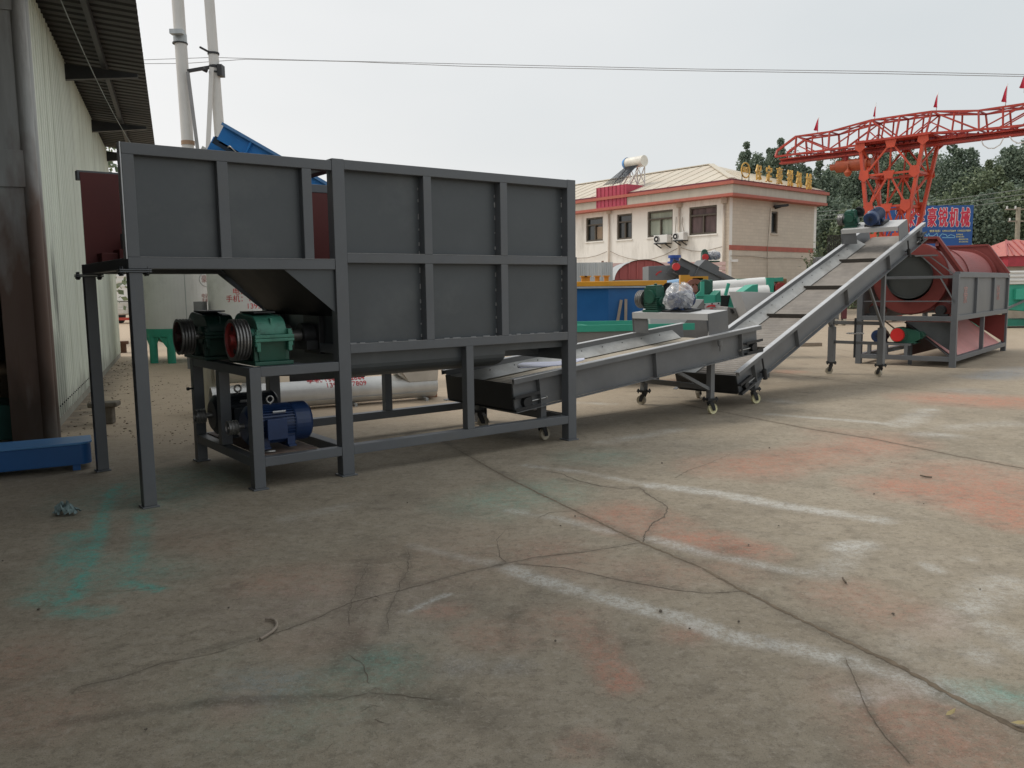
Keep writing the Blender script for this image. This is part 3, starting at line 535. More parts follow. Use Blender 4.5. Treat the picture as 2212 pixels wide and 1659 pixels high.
def conveyor(root, x0, z0, th, L, W, hw, belt, wallm, ribs, cleats=(), belt_end=None, strip_end=None):
    # T: t along the slope from the low end, y across (0 = near wall face), n up from the wall's top edge
    T = Matrix.Translation((x0, 0, z0)) @ Matrix.Rotation(-th, 4, 'Y')
    def wall(y, s):
        b = MB(T); b.box(0, L, min(y, y+s*.006), max(y, y+s*.006), -hw, 0)
        b.box(-.03, L+.04, min(y, y-s*.06), max(y, y-s*.06), -hw-.008, -hw); 
        for x in ribs:
            b.box(x-.004, x+.004, min(y, y-s*.055), max(y, y-s*.055), -hw, -.006)
        return b.build('side_wall', wallm, root, .002)
    for y, s in ((0, 1), (W, -1)):
        wl = wall(y, s); b = MB(T); b.box(-.02, L+.03, min(y+s*.012, y-s*.055), max(y+s*.012, y-s*.055), 0, .007); b.build('top_flange', PALE_EDGE if True else wallm, wl)  # top flange much paler than its wall: the light on it is painted
        b = MB(T); b.box(-.02, L+.03, min(y-s*.049, y-s*.055), max(y-s*.049, y-s*.055), -.045, -.0005); b.build('flange_lip', wallm, wl)
    se = strip_end or L-.4
    for y, s in ((.006, 1), (W-.006, -1)):
        b = MB(T); b.prism([(.05, y, -.055), (.05, y+s*.004, -.055), (.05, y+s*.15, -.152), (.05, y+s*.146, -.158)], (se, 0, 0)); sk = b.build('skirt', STRIP, root)
        b = MB(T); x = .2
        while x < se: b.cyl((x, y+s*.040, -.088), (x, y+s*.05, -.076), .006, n=8); x += .34
        b.build('skirt_bolt', DARKST, sk)
    b = MB(T); be = belt_end or L-.05; bt = -.165; rr = .075
    pts = [(.10+rr*math.cos(a), .09, bt-rr+rr*math.sin(a)) for a in np.linspace(PI*1.5, PI*.5, 12)]+[(be-rr+rr*math.cos(a), .09, bt-rr+rr*math.sin(a)) for a in np.linspace(PI/2, -PI/2, 12)]
    b.prism(pts, (0, W-.18, 0)); bl = b.build('belt', belt, root)
    for c_ in cleats: b = MB(T); b.box(c_-.006, c_+.006, .12, W-.12, bt-.005, bt+.06); b.build('cleat', CLEAT, bl)
    b = MB(T); b.box(-.012, -.004, .004, W-.004, -hw+.01, -.045); b.build('end_plate', DARKST, root)
    for tt in (.12, L-.12):    # screw take-ups at both ends
        b = MB(T); sg = 1 if tt < 1 else -1
        b.box(tt-.15, tt+.16, -.06, -.004, -hw*.60, -hw*.56); b.box(tt-.15, tt+.16, -.062, -.057, -hw*.60, -hw*.50); b.box(tt-.15, tt+.16, -.06, -.004, -hw*.99, -hw*.95); b.box(tt-.15, tt+.16, -.062, -.057, -hw*.99, -hw*.89)
        b.cyl((tt, -.055, -hw*.78), (tt, .02, -hw*.78), .046, n=22); b.box(tt-.03, tt+.07, -.04, -.006, -hw*.91, -hw*.64); tk = b.build('take_up', DARKST, root)
        s_ = MB(T); s_.cyl((tt, -.03, -hw*.78), (tt+sg*.26, -.03, -hw*.78), .008, n=8); s_.cyl((tt+sg*.25, -.03, -hw*.78), (tt+sg*.265, -.03, -hw*.78), .014, n=6); s_.cyl((tt, -.052, -hw*.78), (tt, -.04, -hw*.78), .02, n=12); s_.build('screw', STEEL, tk)
    b = MB(T); b.box(-.02, L*.96, .02, W-.02, -hw-.004, -hw+.0); b.build('return_pan', DARKST, root)
    return T
def drive_box(root, T, t0, t1, W, top, near_drop, m):
    b = MB(T); b.box(t0, t1, -.01, W+.02, top-.008, top); b.box(t0-.006, t0, -.01, W+.02, top-.075, top); b.box(t1, t1+.006, -.01, W+.02, top-.075, top)
    pl = b.build('drive_deck', LGREY if m is None else m, root, .002)
    b = MB(T); b.box(t0, t1, -.018, -.011, .012, top-.0005); b.build('deck_side', GREYL, root, .002)
    b = MB(T); b.prism([(t0, W+.03, .0), (t0, W+.03, top-.01), (t1, W+.03, top-.01), (t0+(t1-t0)*.55, W+.03, .0)], (0, .007, 0)); b.prism([(t0+.01, W-.22, -.0), (t0+.01, W-.22, top-.02), (t0+.01, W+.02, top-.02), (t0+.01, W+.02, -.0)], (.007, 0, 0)); b.build('deck_side', GREYL, root, .002)
    return pl
def worm_reducer(root, T, x, y, z, s, name='gear_reducer', px=-1):
    M = T @ Matrix.Translation((x, y, z)) @ Matrix.Scale(s, 4); b = MB(M)
    b.box(-.10, .10, -.13, .13, 0, .025); b.box(-.075, .075, -.10, .10, .025, .30)
    for i in range(6): b.box(-.09, .09, -.112, .112, .04+i*.026, .05+i*.026)
    b.cyl((-.10, 0, .19), (.10, 0, .19), .085, n=24); b.cyl((0, -.14, .12), (0, .14, .12), .06, n=20); b.box(-.06, .06, -.085, .085, .30, .325); b.cyl((0, -.03, .325), (0, -.03, .345), .02, n=8)
    r_ = b.build(name, GEARG, root, .004)
    q = MB(M); q.lathe(groove(.115, .10, 3), (0, .14, .15), (0, 1, 0), 30); q.build('pulley', GROOVE, r_)
    q = MB(M); q.lathe(groove(.10, .05, 1), (.14, -.10, .24), (1, 0, 0), 26); q.build('sprocket', DARKST, r_)
    return r_
C1Y = .15
c1 = thing('belt_conveyor', 'long low grey slat conveyor on casters coming out from under the big hopper', 'conveyor', (HO[0]-C1Y*math.sin(HY), HO[1]+C1Y*math.cos(HY), 0), HY, 'grey belt conveyors')
T1 = conveyor(c1, 1.85, .648, .0972, 3.77, 1.17, .315, BELT, GREYL, (.29, 1.93, 3.42), (), strip_end=3.5)
def leg(root, x, y, z0, z1, sz=.07, m=GREYL, foot=True):
    b = MB(); b.box(x-sz/2, x+sz/2, y-sz/2, y+sz/2, z0, z1); return b.build('leg', m, root, .003)
for x, zt, wm, rzs in ((4.82, .66, PVC, (-.2, 1.9)), (2.25, .37, WHEEL, (.1, -.6))):
    for y, k_ in ((.05, 0), (1.12, 1)):
        leg(c1, x, y, .19, zt); caster(c1, x, y, .19, wm if k_ == 0 else WHEEL, rzs[k_])
def c1bars(b):
    for x, z in ((4.82, .315), (2.25, .26)): b.box(x-.025, x+.025, .09, 1.08, z-.03, z+.03)
    b.bar((4.20, .05, .56), (4.79, .05, .30), .04, .04); b.box(4.17, 4.22, .03, .07, .53, .62); b.bar((4.20, 1.12, .56), (4.79, 1.12, .30), .04, .04)
b = MB(); c1bars(b); each(b, 'brace', GREYL, c1, .003)
drive_box(c1, T1, 2.87, 3.22, 1.17, .262, 1, None)
b = MB(T1); b.cyl((3.0, -.06, -.13), (3.0, -.06, -.01-.05), .028, n=20); b.cyl((3.0, -.06, -.19), (3.0, -.06, -.13), .010, n=8); b.build('height_pin', GREYL, c1)
worm_reducer(c1, T1, 3.00, .92, .264, 1.0)
b = MB(T1); b.box(2.93, 3.17, .33, .75, .263, .285); b.build('motor_rail', DARKST, c1)
mo1 = motor(c1, tuple(T1 @ Vector((2.92, .56, .40))), (1, 0, .09), .105, .32, MOTB, None, box_side=0, eye=False)
# the clear plastic bag over that motor
film = bpy.data.materials.new('clear_film'); film.use_nodes = True; t = film.node_tree; n = t.nodes; k = t.links
pbs = n['Principled BSDF']; pbs.inputs['Base Color'].default_value = (.92, .93, .94, 1); pbs.inputs['Roughness'].default_value = .10; pbs.inputs['Coat Weight'].default_value = .5
tr = n.new('ShaderNodeBsdfTransparent'); ms = n.new('ShaderNodeMixShader'); nzz = n.new('ShaderNodeTexNoise'); tcx = n.new('ShaderNodeTexCoord'); mpz = n.new('ShaderNodeMapping'); mpz.inputs['Scale'].default_value = (7, 1.6, 7); mpz.inputs['Rotation'].default_value = (.5, .6, .3)
k.new(tcx.outputs['Object'], mpz.inputs[0]); k.new(mpz.outputs[0], nzz.inputs['Vector']); nzz.inputs['Scale'].default_value = 1.3; nzz.inputs['Detail'].default_value = 4; nzz.inputs['Distortion'].default_value = .6
mr_ = n.new('ShaderNodeMapRange'); mr_.inputs[1].default_value = .42; mr_.inputs[2].default_value = .66; mr_.inputs[3].default_value = .16; mr_.inputs[4].default_value = .44; k.new(nzz.outputs[0], mr_.inputs[0])
lw_ = n.new('ShaderNodeLayerWeight'); lw_.inputs[0].default_value = .35; ad_ = n.new('ShaderNodeMath'); ad_.operation = 'MULTIPLY_ADD'; ad_.use_clamp = True; k.new(lw_.outputs['Facing'], ad_.inputs[0]); ad_.inputs[1].default_value = .32; k.new(mr_.outputs[0], ad_.inputs[2]); k.new(ad_.outputs[0], ms.inputs[0]); k.new(tr.outputs[0], ms.inputs[1]); k.new(pbs.outputs[0], ms.inputs[2]); k.new(ms.outputs[0], n['Material Output'].inputs[0])
bpz = n.new('ShaderNodeBump'); bpz.inputs['Strength'].default_value = .6; bpz.inputs['Distance'].default_value = .02; k.new(nzz.outputs[0], bpz.inputs['Height']); k.new(bpz.outputs[0], pbs.inputs['Normal'])
def bag(parent, c, rx, ry, rz, seed):
    # a loose film bag: broad flat facets with folds gathered at one low corner
    rs = np.random.default_rng(seed); b = MB(); nu, nv_ = 26, 15; vs = []; ph = rs.uniform(0, 6, 12)
    pk_ = [(rs.uniform(0, 2*PI), rs.uniform(.15, .8), rs.uniform(-.14, .18)) for _ in range(9)]
    for i in range(nv_+1):
        v = i/nv_; a = PI*(.01+.93*v)
        for j in range(nu):
            u = 2*PI*(j+rs.uniform(-.3, .3))/nu; f = 1+rs.uniform(-.055, .055)
            for (pu, pv, am) in pk_: du = (u-pu+PI) % (2*PI)-PI; f += am*math.exp(-((du/.5)**2+((v-pv)/.2)**2))
            s = math.sin(a)**.75*(1+.28*max(0, v-.72)*(1+.8*math.sin(5*u+ph[2])))
            vs.append((c[0]+rx*s*f*math.cos(u), c[1]+ry*s*f*math.sin(u), max(c[2]-rz*.86, c[2]+rz*math.cos(a)*(1+.10*math.sin(2*u+ph[4]))+rs.uniform(-.012, .012))))
    b.add(vs, [q for i in range(nv_) for j in range(nu) for q in ((i*nu+j, i*nu+(j+1) % nu, (i+1)*nu+(j+1) % nu), (i*nu+j, (i+1)*nu+(j+1) % nu, (i+1)*nu+j))], None, False)
    return b.build('plastic_bag', film, parent)
bag(c1, tuple(T1 @ Vector((3.06, .56, .43))), .175, .17, .165, 4)
# the white sheet dropped over the low end of the belt
def outline(pts, z): return [G(x, y, z) for x, y in pts]
sh = MB(); q = outline([(1136, 795), (1122, 796), (1117.5, 794), (1118, 789), (1128, 785.5), (1160, 784), (1200, 783), (1253, 776), (1262, 775), (1263, 778), (1250, 782), (1220, 789), (1170, 793.5)], .70)
sh.prism(q, (0, 0, .012)); tag(sh.build('white_lid', mat('lilac_white_plastic', (.62, .64, .80), .4, var=.04), None, .003), 'thin lilac white rounded lid lying on the low conveyor under the big hopper', 'lid')

W1 = Vector((3.134, 10.491, 0)); YAW2 = .779
c2 = thing('belt_conveyor', 'steep grey belt conveyor with dark cleats rising toward the red drum', 'conveyor', W1, YAW2, 'grey belt conveyors')
TH2 = math.atan2(2.523-.449, 5.497+.533); L2_ = math.hypot(2.523-.449, 6.03)
T2 = conveyor(c2, -.533, .449, TH2, L2_, .90, .29, BELT2, GREYL, (.36, 1.55, 3.17, 4.78, 6.12), (1.05, 2.28, 3.50, 4.82), strip_end=5.75)
for (x, zt) in ((-.02, .42), (2.04, 1.02), (4.05, 1.66)):
    for y in (.04, .86):
        if x == 4.05: leg(c2, x, y, .78, zt, .06); b = MB(); b.box(x-.05, x+.05, y-.05, y+.05, .20, .80); b.build('leg_sleeve', GREYL, c2, .004); caster(c2, x, y, .20, WHEEL, 1.3+y)
        elif x > 0: pass
        else: leg(c2, x, y, .20, zt, .06); caster(c2, x, y, .20, PVC if y < .5 else WHEEL, -.5+y)
b = MB(); b.prism([(-.05, .0, .40), (.20, .0, .40), (.02, .0, .20), (-.05, .0, .20)], (0, .006, 0)); b.prism([(-.05, .89, .40), (.20, .89, .40), (.02, .89, .20), (-.05, .89, .20)], (0, .006, 0)); each(b, 'gusset', GREYL, c2)
b = MB()
b.box(4.03, 4.07, .07, .83, .84, .90); b.box(4.03, 4.07, .07, .83, .52, .57); b.bar((3.45, .02, 1.44), (4.03, .02, .80), .035, .035); b.bar((3.45, .88, 1.44), (4.03, .88, .80), .035, .035)
each(b, 'brace', GREYL, c2, .003)
b = MB(); b.cyl((4.0, .45, .30), (4.0, .45, .95), .018, n=12); b.build('jack_screw', DARKST, c2)
b = MB(); pts = [(4.0+.13*math.cos(a), .45+.13*math.sin(a), .70) for a in np.linspace(0, 2*PI, 25)]; b.tube(pts, .009, 8)
for a in (0, 2.1, 4.2): b.cyl((4.0, .45, .70), (4.0+.13*math.cos(a), .45+.13*math.sin(a), .70), .007, n=6)
b.build('hand_wheel', STEEL, c2)
drive_box(c2, T2, 5.32, 5.72, .90, .262, 1, None)
worm_reducer(c2, T2, 5.48, .80, .264, .86)
b = MB(T2); b.box(5.40, 5.68, .26, .56, .263, .30); b.build('motor_rail', DARKST, c2)
motor(c2, tuple(T2 @ Vector((5.66, .40, .42))), (-math.cos(TH2), 0, -math.sin(TH2)), .115, .40, MOTB, None, box_side=0)
for tt in (.55, 5.55):
    b = MB(T2); b.cyl((tt, -.06, -.33), (tt, -.06, -.20), .03, n=18); b.cyl((tt, -.06, -.22), (tt, -.06, -.05), .012, n=10); b.box(tt-.03, tt+.03, -.055, -.01, -.235, -.225); b.build('spring_pin', DARKST, c2)

# ---------------------------------------------------------------- the drum screen
TA = Vector((7.87, 14.62, 0)); TY = .868; TL, TW = 4.75, 1.72; pw = .10
tm = thing('drum_screen', 'dusty red perforated drum lying in a grey box frame at the right', 'drum screen', TA, TY)
def tp(name, m, fn, bevel=.004, parent=tm):
    b = MB(); fn(b); return b.build(name, m, parent, bevel)
def tps(name, m, fn, bevel=.004, parent=tm):
    b = MB(); fn(b); return each(b, name, m, parent, bevel)
tps('frame_post', GREY, lambda b: [b.box(x, x+pw, y, y+pw, 0, h) for x, h in ((0, 1.66), (TL-pw, 1.66)) for y in (0, TW-pw)], .004)
def trails(b):
    for y in (.003, TW-pw+.003):
        for z0, z1 in ((.105, .19), (.835, .925), (1.60, 1.70)): b.box(pw, TL-pw, y, y+pw-.006, z0, z1)
    for x in (.003, TL-pw+.003):
        for z0, z1 in ((.105, .19), (.825, .912)): b.box(x, x+pw-.006, pw, TW-pw, z0, z1)
    b.box(.02, .06, pw, TW-pw, 1.585, 1.635); b.box(.03, .05, pw, TW-pw, 1.17, 1.19)
tps('frame_rail', GREY, trails)
for y in (.05, TW-.056): tp('side_panel', GREYL, lambda b: b.box(pw-.01, TL-pw+.01, y, y+.006, .92, 1.61), 0)
tps('panel_rib', GREY, lambda b: [b.box(x, x+.05, .004, .049, .925, 1.60) for x in (1.55, 3.15)] + [b.box(x, x+.05, TW-.049, TW-.004, .925, 1.60) for x in (1.55, 3.15)], 0)
tps('stub_post', GREY, lambda b: [b.box(x, x+.07, .01, .08, .19, .835) for x in (2.32,)], 0)
DC = Vector((0, .86, 1.59)); DR = .64
tp('drum', DRUMR, lambda b: b.lathe([(.55, DR-.04), (TL-.35, DR-.04)], (0, DC.y, DC.z), (1, 0, 0), 64), 0)
tp('drum_ring', REDD, lambda b: b.lathe([(.20, .40), (.20, DR), (.24, DR+.02), (.58, DR+.02), (.58, DR-.05), (.24, .40), (.20, .40)], (0, DC.y, DC.z), (1, 0, 0), 64), 0)
tp('drum_ring', REDD, lambda b: b.lathe([(TL-.40, DR-.05), (TL-.40, DR+.02), (TL-.2, DR+.02), (TL-.2, .3)], (0, DC.y, DC.z), (1, 0, 0), 64), 0)
tp('drum_seam', REDD, lambda b: [b.lathe([(x, DR-.035), (x, DR-.015), (x+.03, DR-.015), (x+.03, DR-.035)], (0, DC.y, DC.z), (1, 0, 0), 64) for x in (2.0,)], 0)
tp('feed_mouth', mat('dark_feed_plate', (.045, .05, .048), .5, var=.2, scale=2), lambda b: b.lathe([(.17, .0), (.17, .385), (.12, .39), (.12, .40), (.30, .40)], (0, DC.y, DC.z+.04), (1, 0, 0), 48), 0)
tp('drum_inside', DARKST, lambda b: b.lathe([(.26, .395), (TL-.45, .45), (TL-.45, 0)], (0, DC.y, DC.z), (1, 0, 0), 48), 0)
def arch(b, x, t=.10):
    pts = [(0, 1.70), (.43, 2.32), (1.29, 2.32), (TW, 1.70)]
    for (y0, z0), (y1, z1) in zip(pts, pts[1:]): b.bar((x, y0, z0), (x, y1, z1), t, .045, (0, 0, 1) if abs(z1-z0) < .01 else (0, -.8, .6))
    for (y0, z0), (y1, z1) in zip(pts, pts[1:]): 
        d = Vector((0, y1-y0, z1-z0)).normalized(); nn = Vector((0, d.z, -d.y)); nn = nn if nn.z < 0 else -nn
        b.prism([(x+t*.5, y0, z0), (x+t*.5, y1, z1), (x+t*.5, y1+nn.y*.10, z1+nn.z*.10), (x+t*.5, y0+nn.y*.10, z0+nn.z*.10)], (.006, 0, 0))
for x in (.28, TL-.12): tp('hood_arch', REDD, lambda b: arch(b, x), .002)
def hood_plate(b):
    c = [(DC.y+(DR+.0)*math.cos(a), DC.z+(DR)*math.sin(a)) for a in np.linspace(PI, 0, 24)]
    b.prism([(TL-.15, 0, 1.70), (TL-.15, .43, 2.30), (TL-.15, 1.29, 2.30), (TL-.15, TW, 1.70), (TL-.15, TW, 1.62), (TL-.15, 0, 1.62)], (.008, 0, 0))
tp('end_plate', REDD, hood_plate, 0)
tp('hood_bracket', REDD, lambda b: (b.bar((.28, .44, 2.22), (.55, .44, 2.12), .06, .10), b.bar((.28, 1.2, 2.22), (.55, 1.2, 2.12), .06, .10)), 0)
def hood_bolts(b):
    for i in range(7): f = i/6; b.cyl((.34, .05+.36*f, 1.74+.52*f), (.36, .05+.36*f, 1.74+.52*f), .018, n=8)
tp('hood_bolt', DARKST, hood_bolts, 0)
for y in (.30, 1.44):
    ro = tp('support_roller', REDD, lambda b: b.lathe([(.28, 0), (.28, .03), (.30, .145), (.44, .145), (.46, .03), (.46, 0)], (0, y, 1.03), (1, 0, 0), 28), 0)
    tp('hub', PULR, lambda b: b.cyl((.10, y, 1.02), (.28, y, 1.02), .055, n=20), 0, ro)
    tp('roller_bearing', DARKST, lambda b: (b.box(.08, .22, y-.13, y+.13, .913, .95), b.cyl((.09, y, 1.02), (.21, y, 1.02), .085, n=20)), .004)
tp('discharge_slope', DARKST, lambda b: b.prism([(.12, .90, .80), (.12, .90, .79), (.12, .06, .13), (.12, .06, .14)], (TL-.30, 0, 0)), 0)
tp('discharge_floor', PINK, lambda b: b.prism([(.26, .06, .150), (.26, .895, .815), (.26, .895, .822), (.26, .06, .160)], (TL-.5, 0, 0)), 0)
tp('cheek_plate', GREYP, lambda b: b.prism([(.24, .02, .20), (.24, .90, .80), (.24, .10, .80)], (.006, 0, 0)), 0)
tp('cheek_plate', REDD, lambda b: b.prism([(TL-.22, .02, .20), (TL-.22, .90, .80), (TL-.22, .02, .80)], (.006, 0, 0)), 0)
tps('cheek_plate', REDD, lambda b: b.prism([(.26, .90, .15), (.26, .90, .82), (TL-.2, .90, .82), (TL-.2, .90, .15)], (0, .006, 0)), 0)
tps('drive_rail', GREY, lambda b: (b.box(.02, .08, .75, 1.45, .37, .41), b.box(.02, .08, .80, .86, .19, .37), b.box(.02, .08, 1.15, 1.21, .19, .37), b.box(.02, .08, 1.45, 1.51, .19, .37), b.box(.30, .36, .75, 1.45, .37, .41), b.box(.30, .36, .80, .86, .0, .37), b.bar((.2, 1.6, .14), (.2, .8, .35), .05, .05)), 0)
motor(tm, (.50, 1.36, .53), (-1, 0, 0), .115, .42, MOTB, None, box_side=0, eye=False)
gr = tp('gear_reducer', GEARG, lambda b: (b.cyl((.06, .98, .56), (.34, .98, .56), .145, n=28), b.prism([(.08, .98, .70), (.08, .72, .66), (.08, .62, .62), (.08, .60, .50), (.08, .72, .42), (.08, .98, .415)], (.26, 0, 0)), b.cyl((.12, .62, .56), (.30, .62, .56), .07, n=18), b.box(.06, .36, .66, 1.06, .41, .43)), .008)
tp('output_pulley', mat('bright_red_hub', (.55, .02, .02), .4, var=.15), lambda b: b.lathe([(0, 0), (0, .115), (.035, .125), (.05, .125), (.05, 0)], (.005, .99, .56), (1, 0, 0), 30), 0, gr)
tp('drive_chain', mat('rusty_chain', (.10, .065, .04), .7), lambda b: [b.bar(Vector((.12, 1.50, 1.02)).lerp(Vector((.12, 1.05, .66)), i/22), Vector((.12, 1.50, 1.02)).lerp(Vector((.12, 1.05, .66)), (i+.8)/22), .03, .022) for i in range(22)] + [b.bar(Vector((.12, 1.44, .96)).lerp(Vector((.12, 1.08, .46)), i/22), Vector((.12, 1.44, .96)).lerp(Vector((.12, 1.08, .46)), (i+.8)/22), .03, .022) for i in range(22)], 0)
tps('feed_brace', GREYL, lambda b: (b.bar((.06, .05, 1.62), (-.02, .48, 1.98), .03, .02), b.bar((.06, .25, 1.62), (-.02, .62, 1.99), .03, .02), b.bar((.02, .30, 1.60), (.02, .05, 1.16), .04, .02)), 0)
tp('feed_lip', GREYL, lambda b: b.box(-.06, .12, .38, .72, 1.985, 2.01), 0)
for x, ch in ((.80, '豪'), (3.80, '锐')):
    lettering(ch, .34, tm_M if False else Matrix.Translation((x, .047, 1.26)) @ Matrix.Rotation(PI/2, 4, 'X'), 'marking', REDFADE, tm, .002)

# ---------------------------------------------------------------- the shed at the left
WA = G(100, 950); WB = G(258, 770); wd = (WB-WA).normalized(); wn = Vector((wd.y, -wd.x, 0)); SY = math.atan2(wd.y, wd.x)
shed = thing('shed', 'open factory shed with pale green ribbed sheet wall and dark overhanging roof at the left', 'shed', WA, SY)
# local x runs along the wall away from the camera, local y points into the shed (left)
WALLM = mat('ribbed_sheet', (.75, .79, .69), .55, var=.10, scale=1.6, stain=(.40, .42, .32), stain_amt=.8, stain_scale=3.5, streak=14)
def masked(m, col, fn_nodes):
    t = m.node_tree; n = t.nodes; k = t.links; b = n['Principled BSDF']; tcx = n.new('ShaderNodeTexCoord'); sp = n.new('ShaderNodeSeparateXYZ'); k.new(tcx.outputs['Object'], sp.inputs[0])
    src = b.inputs['Base Color'].links[0].from_socket; f = fn_nodes(n, k, sp, tcx); x = n.new('ShaderNodeMix'); x.data_type = 'RGBA'
    k.new(f, x.inputs[0]); k.new(src, x.inputs[6]); x.inputs[7].default_value = (*col, 1); k.new(x.outputs[2], b.inputs['Base Color']); return m
def splash(cx, cz, rx, rz_, amt, sc=2.5):
    def f(n, k, sp, tcx):
        def M(op, a, c=None):
            q = n.new('ShaderNodeMath'); q.operation = op; q.use_clamp = op == 'CLAMPED'
            for s, i in ((a, 0), (c, 1)):
                if s is None: continue
                if isinstance(s, (int, float)): q.inputs[i].default_value = s
                else: k.new(s, q.inputs[i])
            return q.outputs[0]
        nz_ = n.new('ShaderNodeTexNoise'); nz_.inputs['Scale'].default_value = sc; nz_.inputs['Detail'].default_value = 7; mpq = n.new('ShaderNodeMapping'); mpq.inputs['Scale'].default_value = (1, 1, .35); k.new(tcx.outputs['Object'], mpq.inputs[0]); k.new(mpq.outputs[0], nz_.inputs['Vector'])
        dx = M('DIVIDE', M('SUBTRACT', sp.outputs[0], cx), rx); dz = M('DIVIDE', M('SUBTRACT', sp.outputs[2], cz), rz_)
        d = M('SQRT', M('ADD', M('MULTIPLY', dx, dx), M('MULTIPLY', dz, dz))); v = M('SUBTRACT', M('ADD', M('SUBTRACT', 1.15, d), M('MULTIPLY', M('SUBTRACT', nz_.outputs[0], .5), 1.8)), .0)
        r = n.new('ShaderNodeMapRange'); r.inputs[1].default_value = .05; r.inputs[2].default_value = .6; r.inputs[4].default_value = amt; k.new(v, r.inputs[0]); return r.outputs[0]
    return f
masked(WALLM, (.03, .34, .27), splash(.30, 1.45, .45, .95, .85)); masked(WALLM, (.05, .05, .045), splash(1.35, 1.55, .16, .5, .6)); masked(WALLM, (.16, .19, .17), splash(.9, .5, 1.2, .7, .45)); masked(WALLM, (.20, .19, .16), splash(5, -.1, 9, .5, .5))
WLEN, WH = (WB-WA).length, 4.88
def corr(b, L, pitch, amp, f3):     # trapezoid ribs along local x; f3(x, off) gives the two end points
    x = 0; pr = []
    while x < L:
        for dx, o in ((0, 0), (pitch*.55, 0), (pitch*.65, amp), (pitch*.9, amp), (pitch, 0)): pr.append((x+dx, o))
        x += pitch
    vs = []; 
    for x_, o in pr: vs += list(f3(x_, o))
    b.add(vs, [(2*i, 2*i+1, 2*i+3, 2*i+2) for i in range(len(pr)-1)])
def wallfn(b): corr(b, WLEN, .19, -.035, lambda x, o: ((x, o, .10), (x, o, WH)))
def sp_(name, m, fn, bevel=0, parent=shed):
    b = MB(); fn(b); return b.build(name, m, parent, bevel)
sp_('wall_sheet', WALLM, wallfn)
sp_('plinth', mat('concrete_kerb', (.30, .29, .24), .85, var=.2, scale=4, stain=(.16, .15, .12), stain_amt=.6), lambda b: b.box(0, WLEN, -.03, .12, 0, .10))
sp_('end_trim', mat('pale_trim', (.30, .31, .29), .6, var=.2, stain=(.15, .12, .1), stain_amt=.5, streak=5), lambda b: (b.box(-.03, .07, -.035, -.024, .02, WH), b.box(-.035, -.03, -.03, .15, .02, WH)))
def wallbolts(b):
    x = .12
    while x < 6: b.cyl((x, -.035, .22), (x, -.02, .22), .009, n=6); x += .19
    for z in np.arange(.6, 4.8, .55): b.cyl((.02, -.05, z), (.02, -.03, z), .012, n=6)
sp_('sheet_screw', DARKST, wallbolts)
rust = mat('streaked_column', (.42, .43, .42), .6, var=.35, scale=2.5, stain=(.10, .07, .05), stain_amt=.8, stain_scale=2.6, streak=9)
masked(rust, (.12, .055, .028), splash(-.2, 1.1, 1.2, 1.5, .85, 4)); masked(rust, (.05, .035, .025), splash(-.2, .0, 1.2, .8, .8, 4)); 
sp_('column', rust, lambda b: (b.box(-.34, -.32, -.05, .25, 0, WH), b.box(-.14, -.12, -.05, .25, 0, WH), b.box(-.32, -.14, .09, .11, 0, WH), b.cyl((-.30, -.08, .0), (-.30, -.08, WH), .07, n=20), b.cyl((-.13, -.07, .0), (-.13, -.07, WH), .085, n=20), b.box(-.36, -.10, -.07, .27, 2.55, 2.9), b.box(-.36, -.10, -.07, .27, 4.2, 4.4)), .004)
ROOFM = mat('dark_roof_sheet', (.034, .033, .031), .6, var=.15, scale=2, stain=(.05, .045, .04), stain_amt=.5)
EH = 4.90
def rooffn(b): corr(b, WLEN+10.5, .24, .03, lambda x, o: ((x-10.5, -1.10, EH+o), (x-10.5, 11.5, EH+o+1.0)))
sp_('roof_sheet', ROOFM, rooffn)
def purl(b):
    for y in (-.55, .9, 2.8, 5, 8): b.box(-10.5, WLEN, y-.03, y+.03, EH+.0796*(y+1.1)-.14, EH+.0796*(y+1.1)-.008)
each_ = MB(); purl(each_); each(each_, 'purlin', DARKST, shed)
raf = MB()
for x in (-10.2, -5.2, -.22, 4.2, 8.4, WLEN-.3): raf.prism([(x-.05, -1.0, EH-.19), (x-.05, 0, EH-.30), (x-.05, 11, EH+.4), (x-.05, 11, EH+.75), (x-.05, -1.0, EH-.145)], (.1, 0, 0))
each(raf, 'rafter', DARKST, shed)
DARKWALL = mat('grimy_inner_wall', (.10, .095, .085), .8, var=.3, scale=1.5)
sp_('back_wall', DARKWALL, lambda b: (b.box(-10.5, WLEN, 11.4, 11.5, 0, 6), b.box(WLEN-.06, WLEN, .1, 11.4, 0, 5), b.box(-10.6, -10.5, .5, 11.4, 0, 5)))
cl = MB()
for x in (-5.2, -10.2): cl.box(x-.12, x+.12, .0, .25, 0, EH-.2)
each(cl, 'column', rust, shed)
sp_('girt', DARKST, lambda b: (b.box(-6.4, -.3, 6.0, 6.1, 2.4, 2.55), b.box(-6.4, -.3, 6.0, 6.1, 1.85, 1.95)))
ln = MB(); ln.tube([Vector((-3.5, -.3, 4.75)).lerp(Vector((9, -.75, 4.4)), i/12)+Vector((0, 0, -.25*math.sin(PI*i/12))) for i in range(13)], .006, 6); tag(ln.build('hanging_cord', DKWIRE), 'thin cord drooping below the shed roof', 'cord'); bpy.data.objects['hanging_cord'].location = WA; bpy.data.objects['hanging_cord'].rotation_euler = (0, 0, SY)

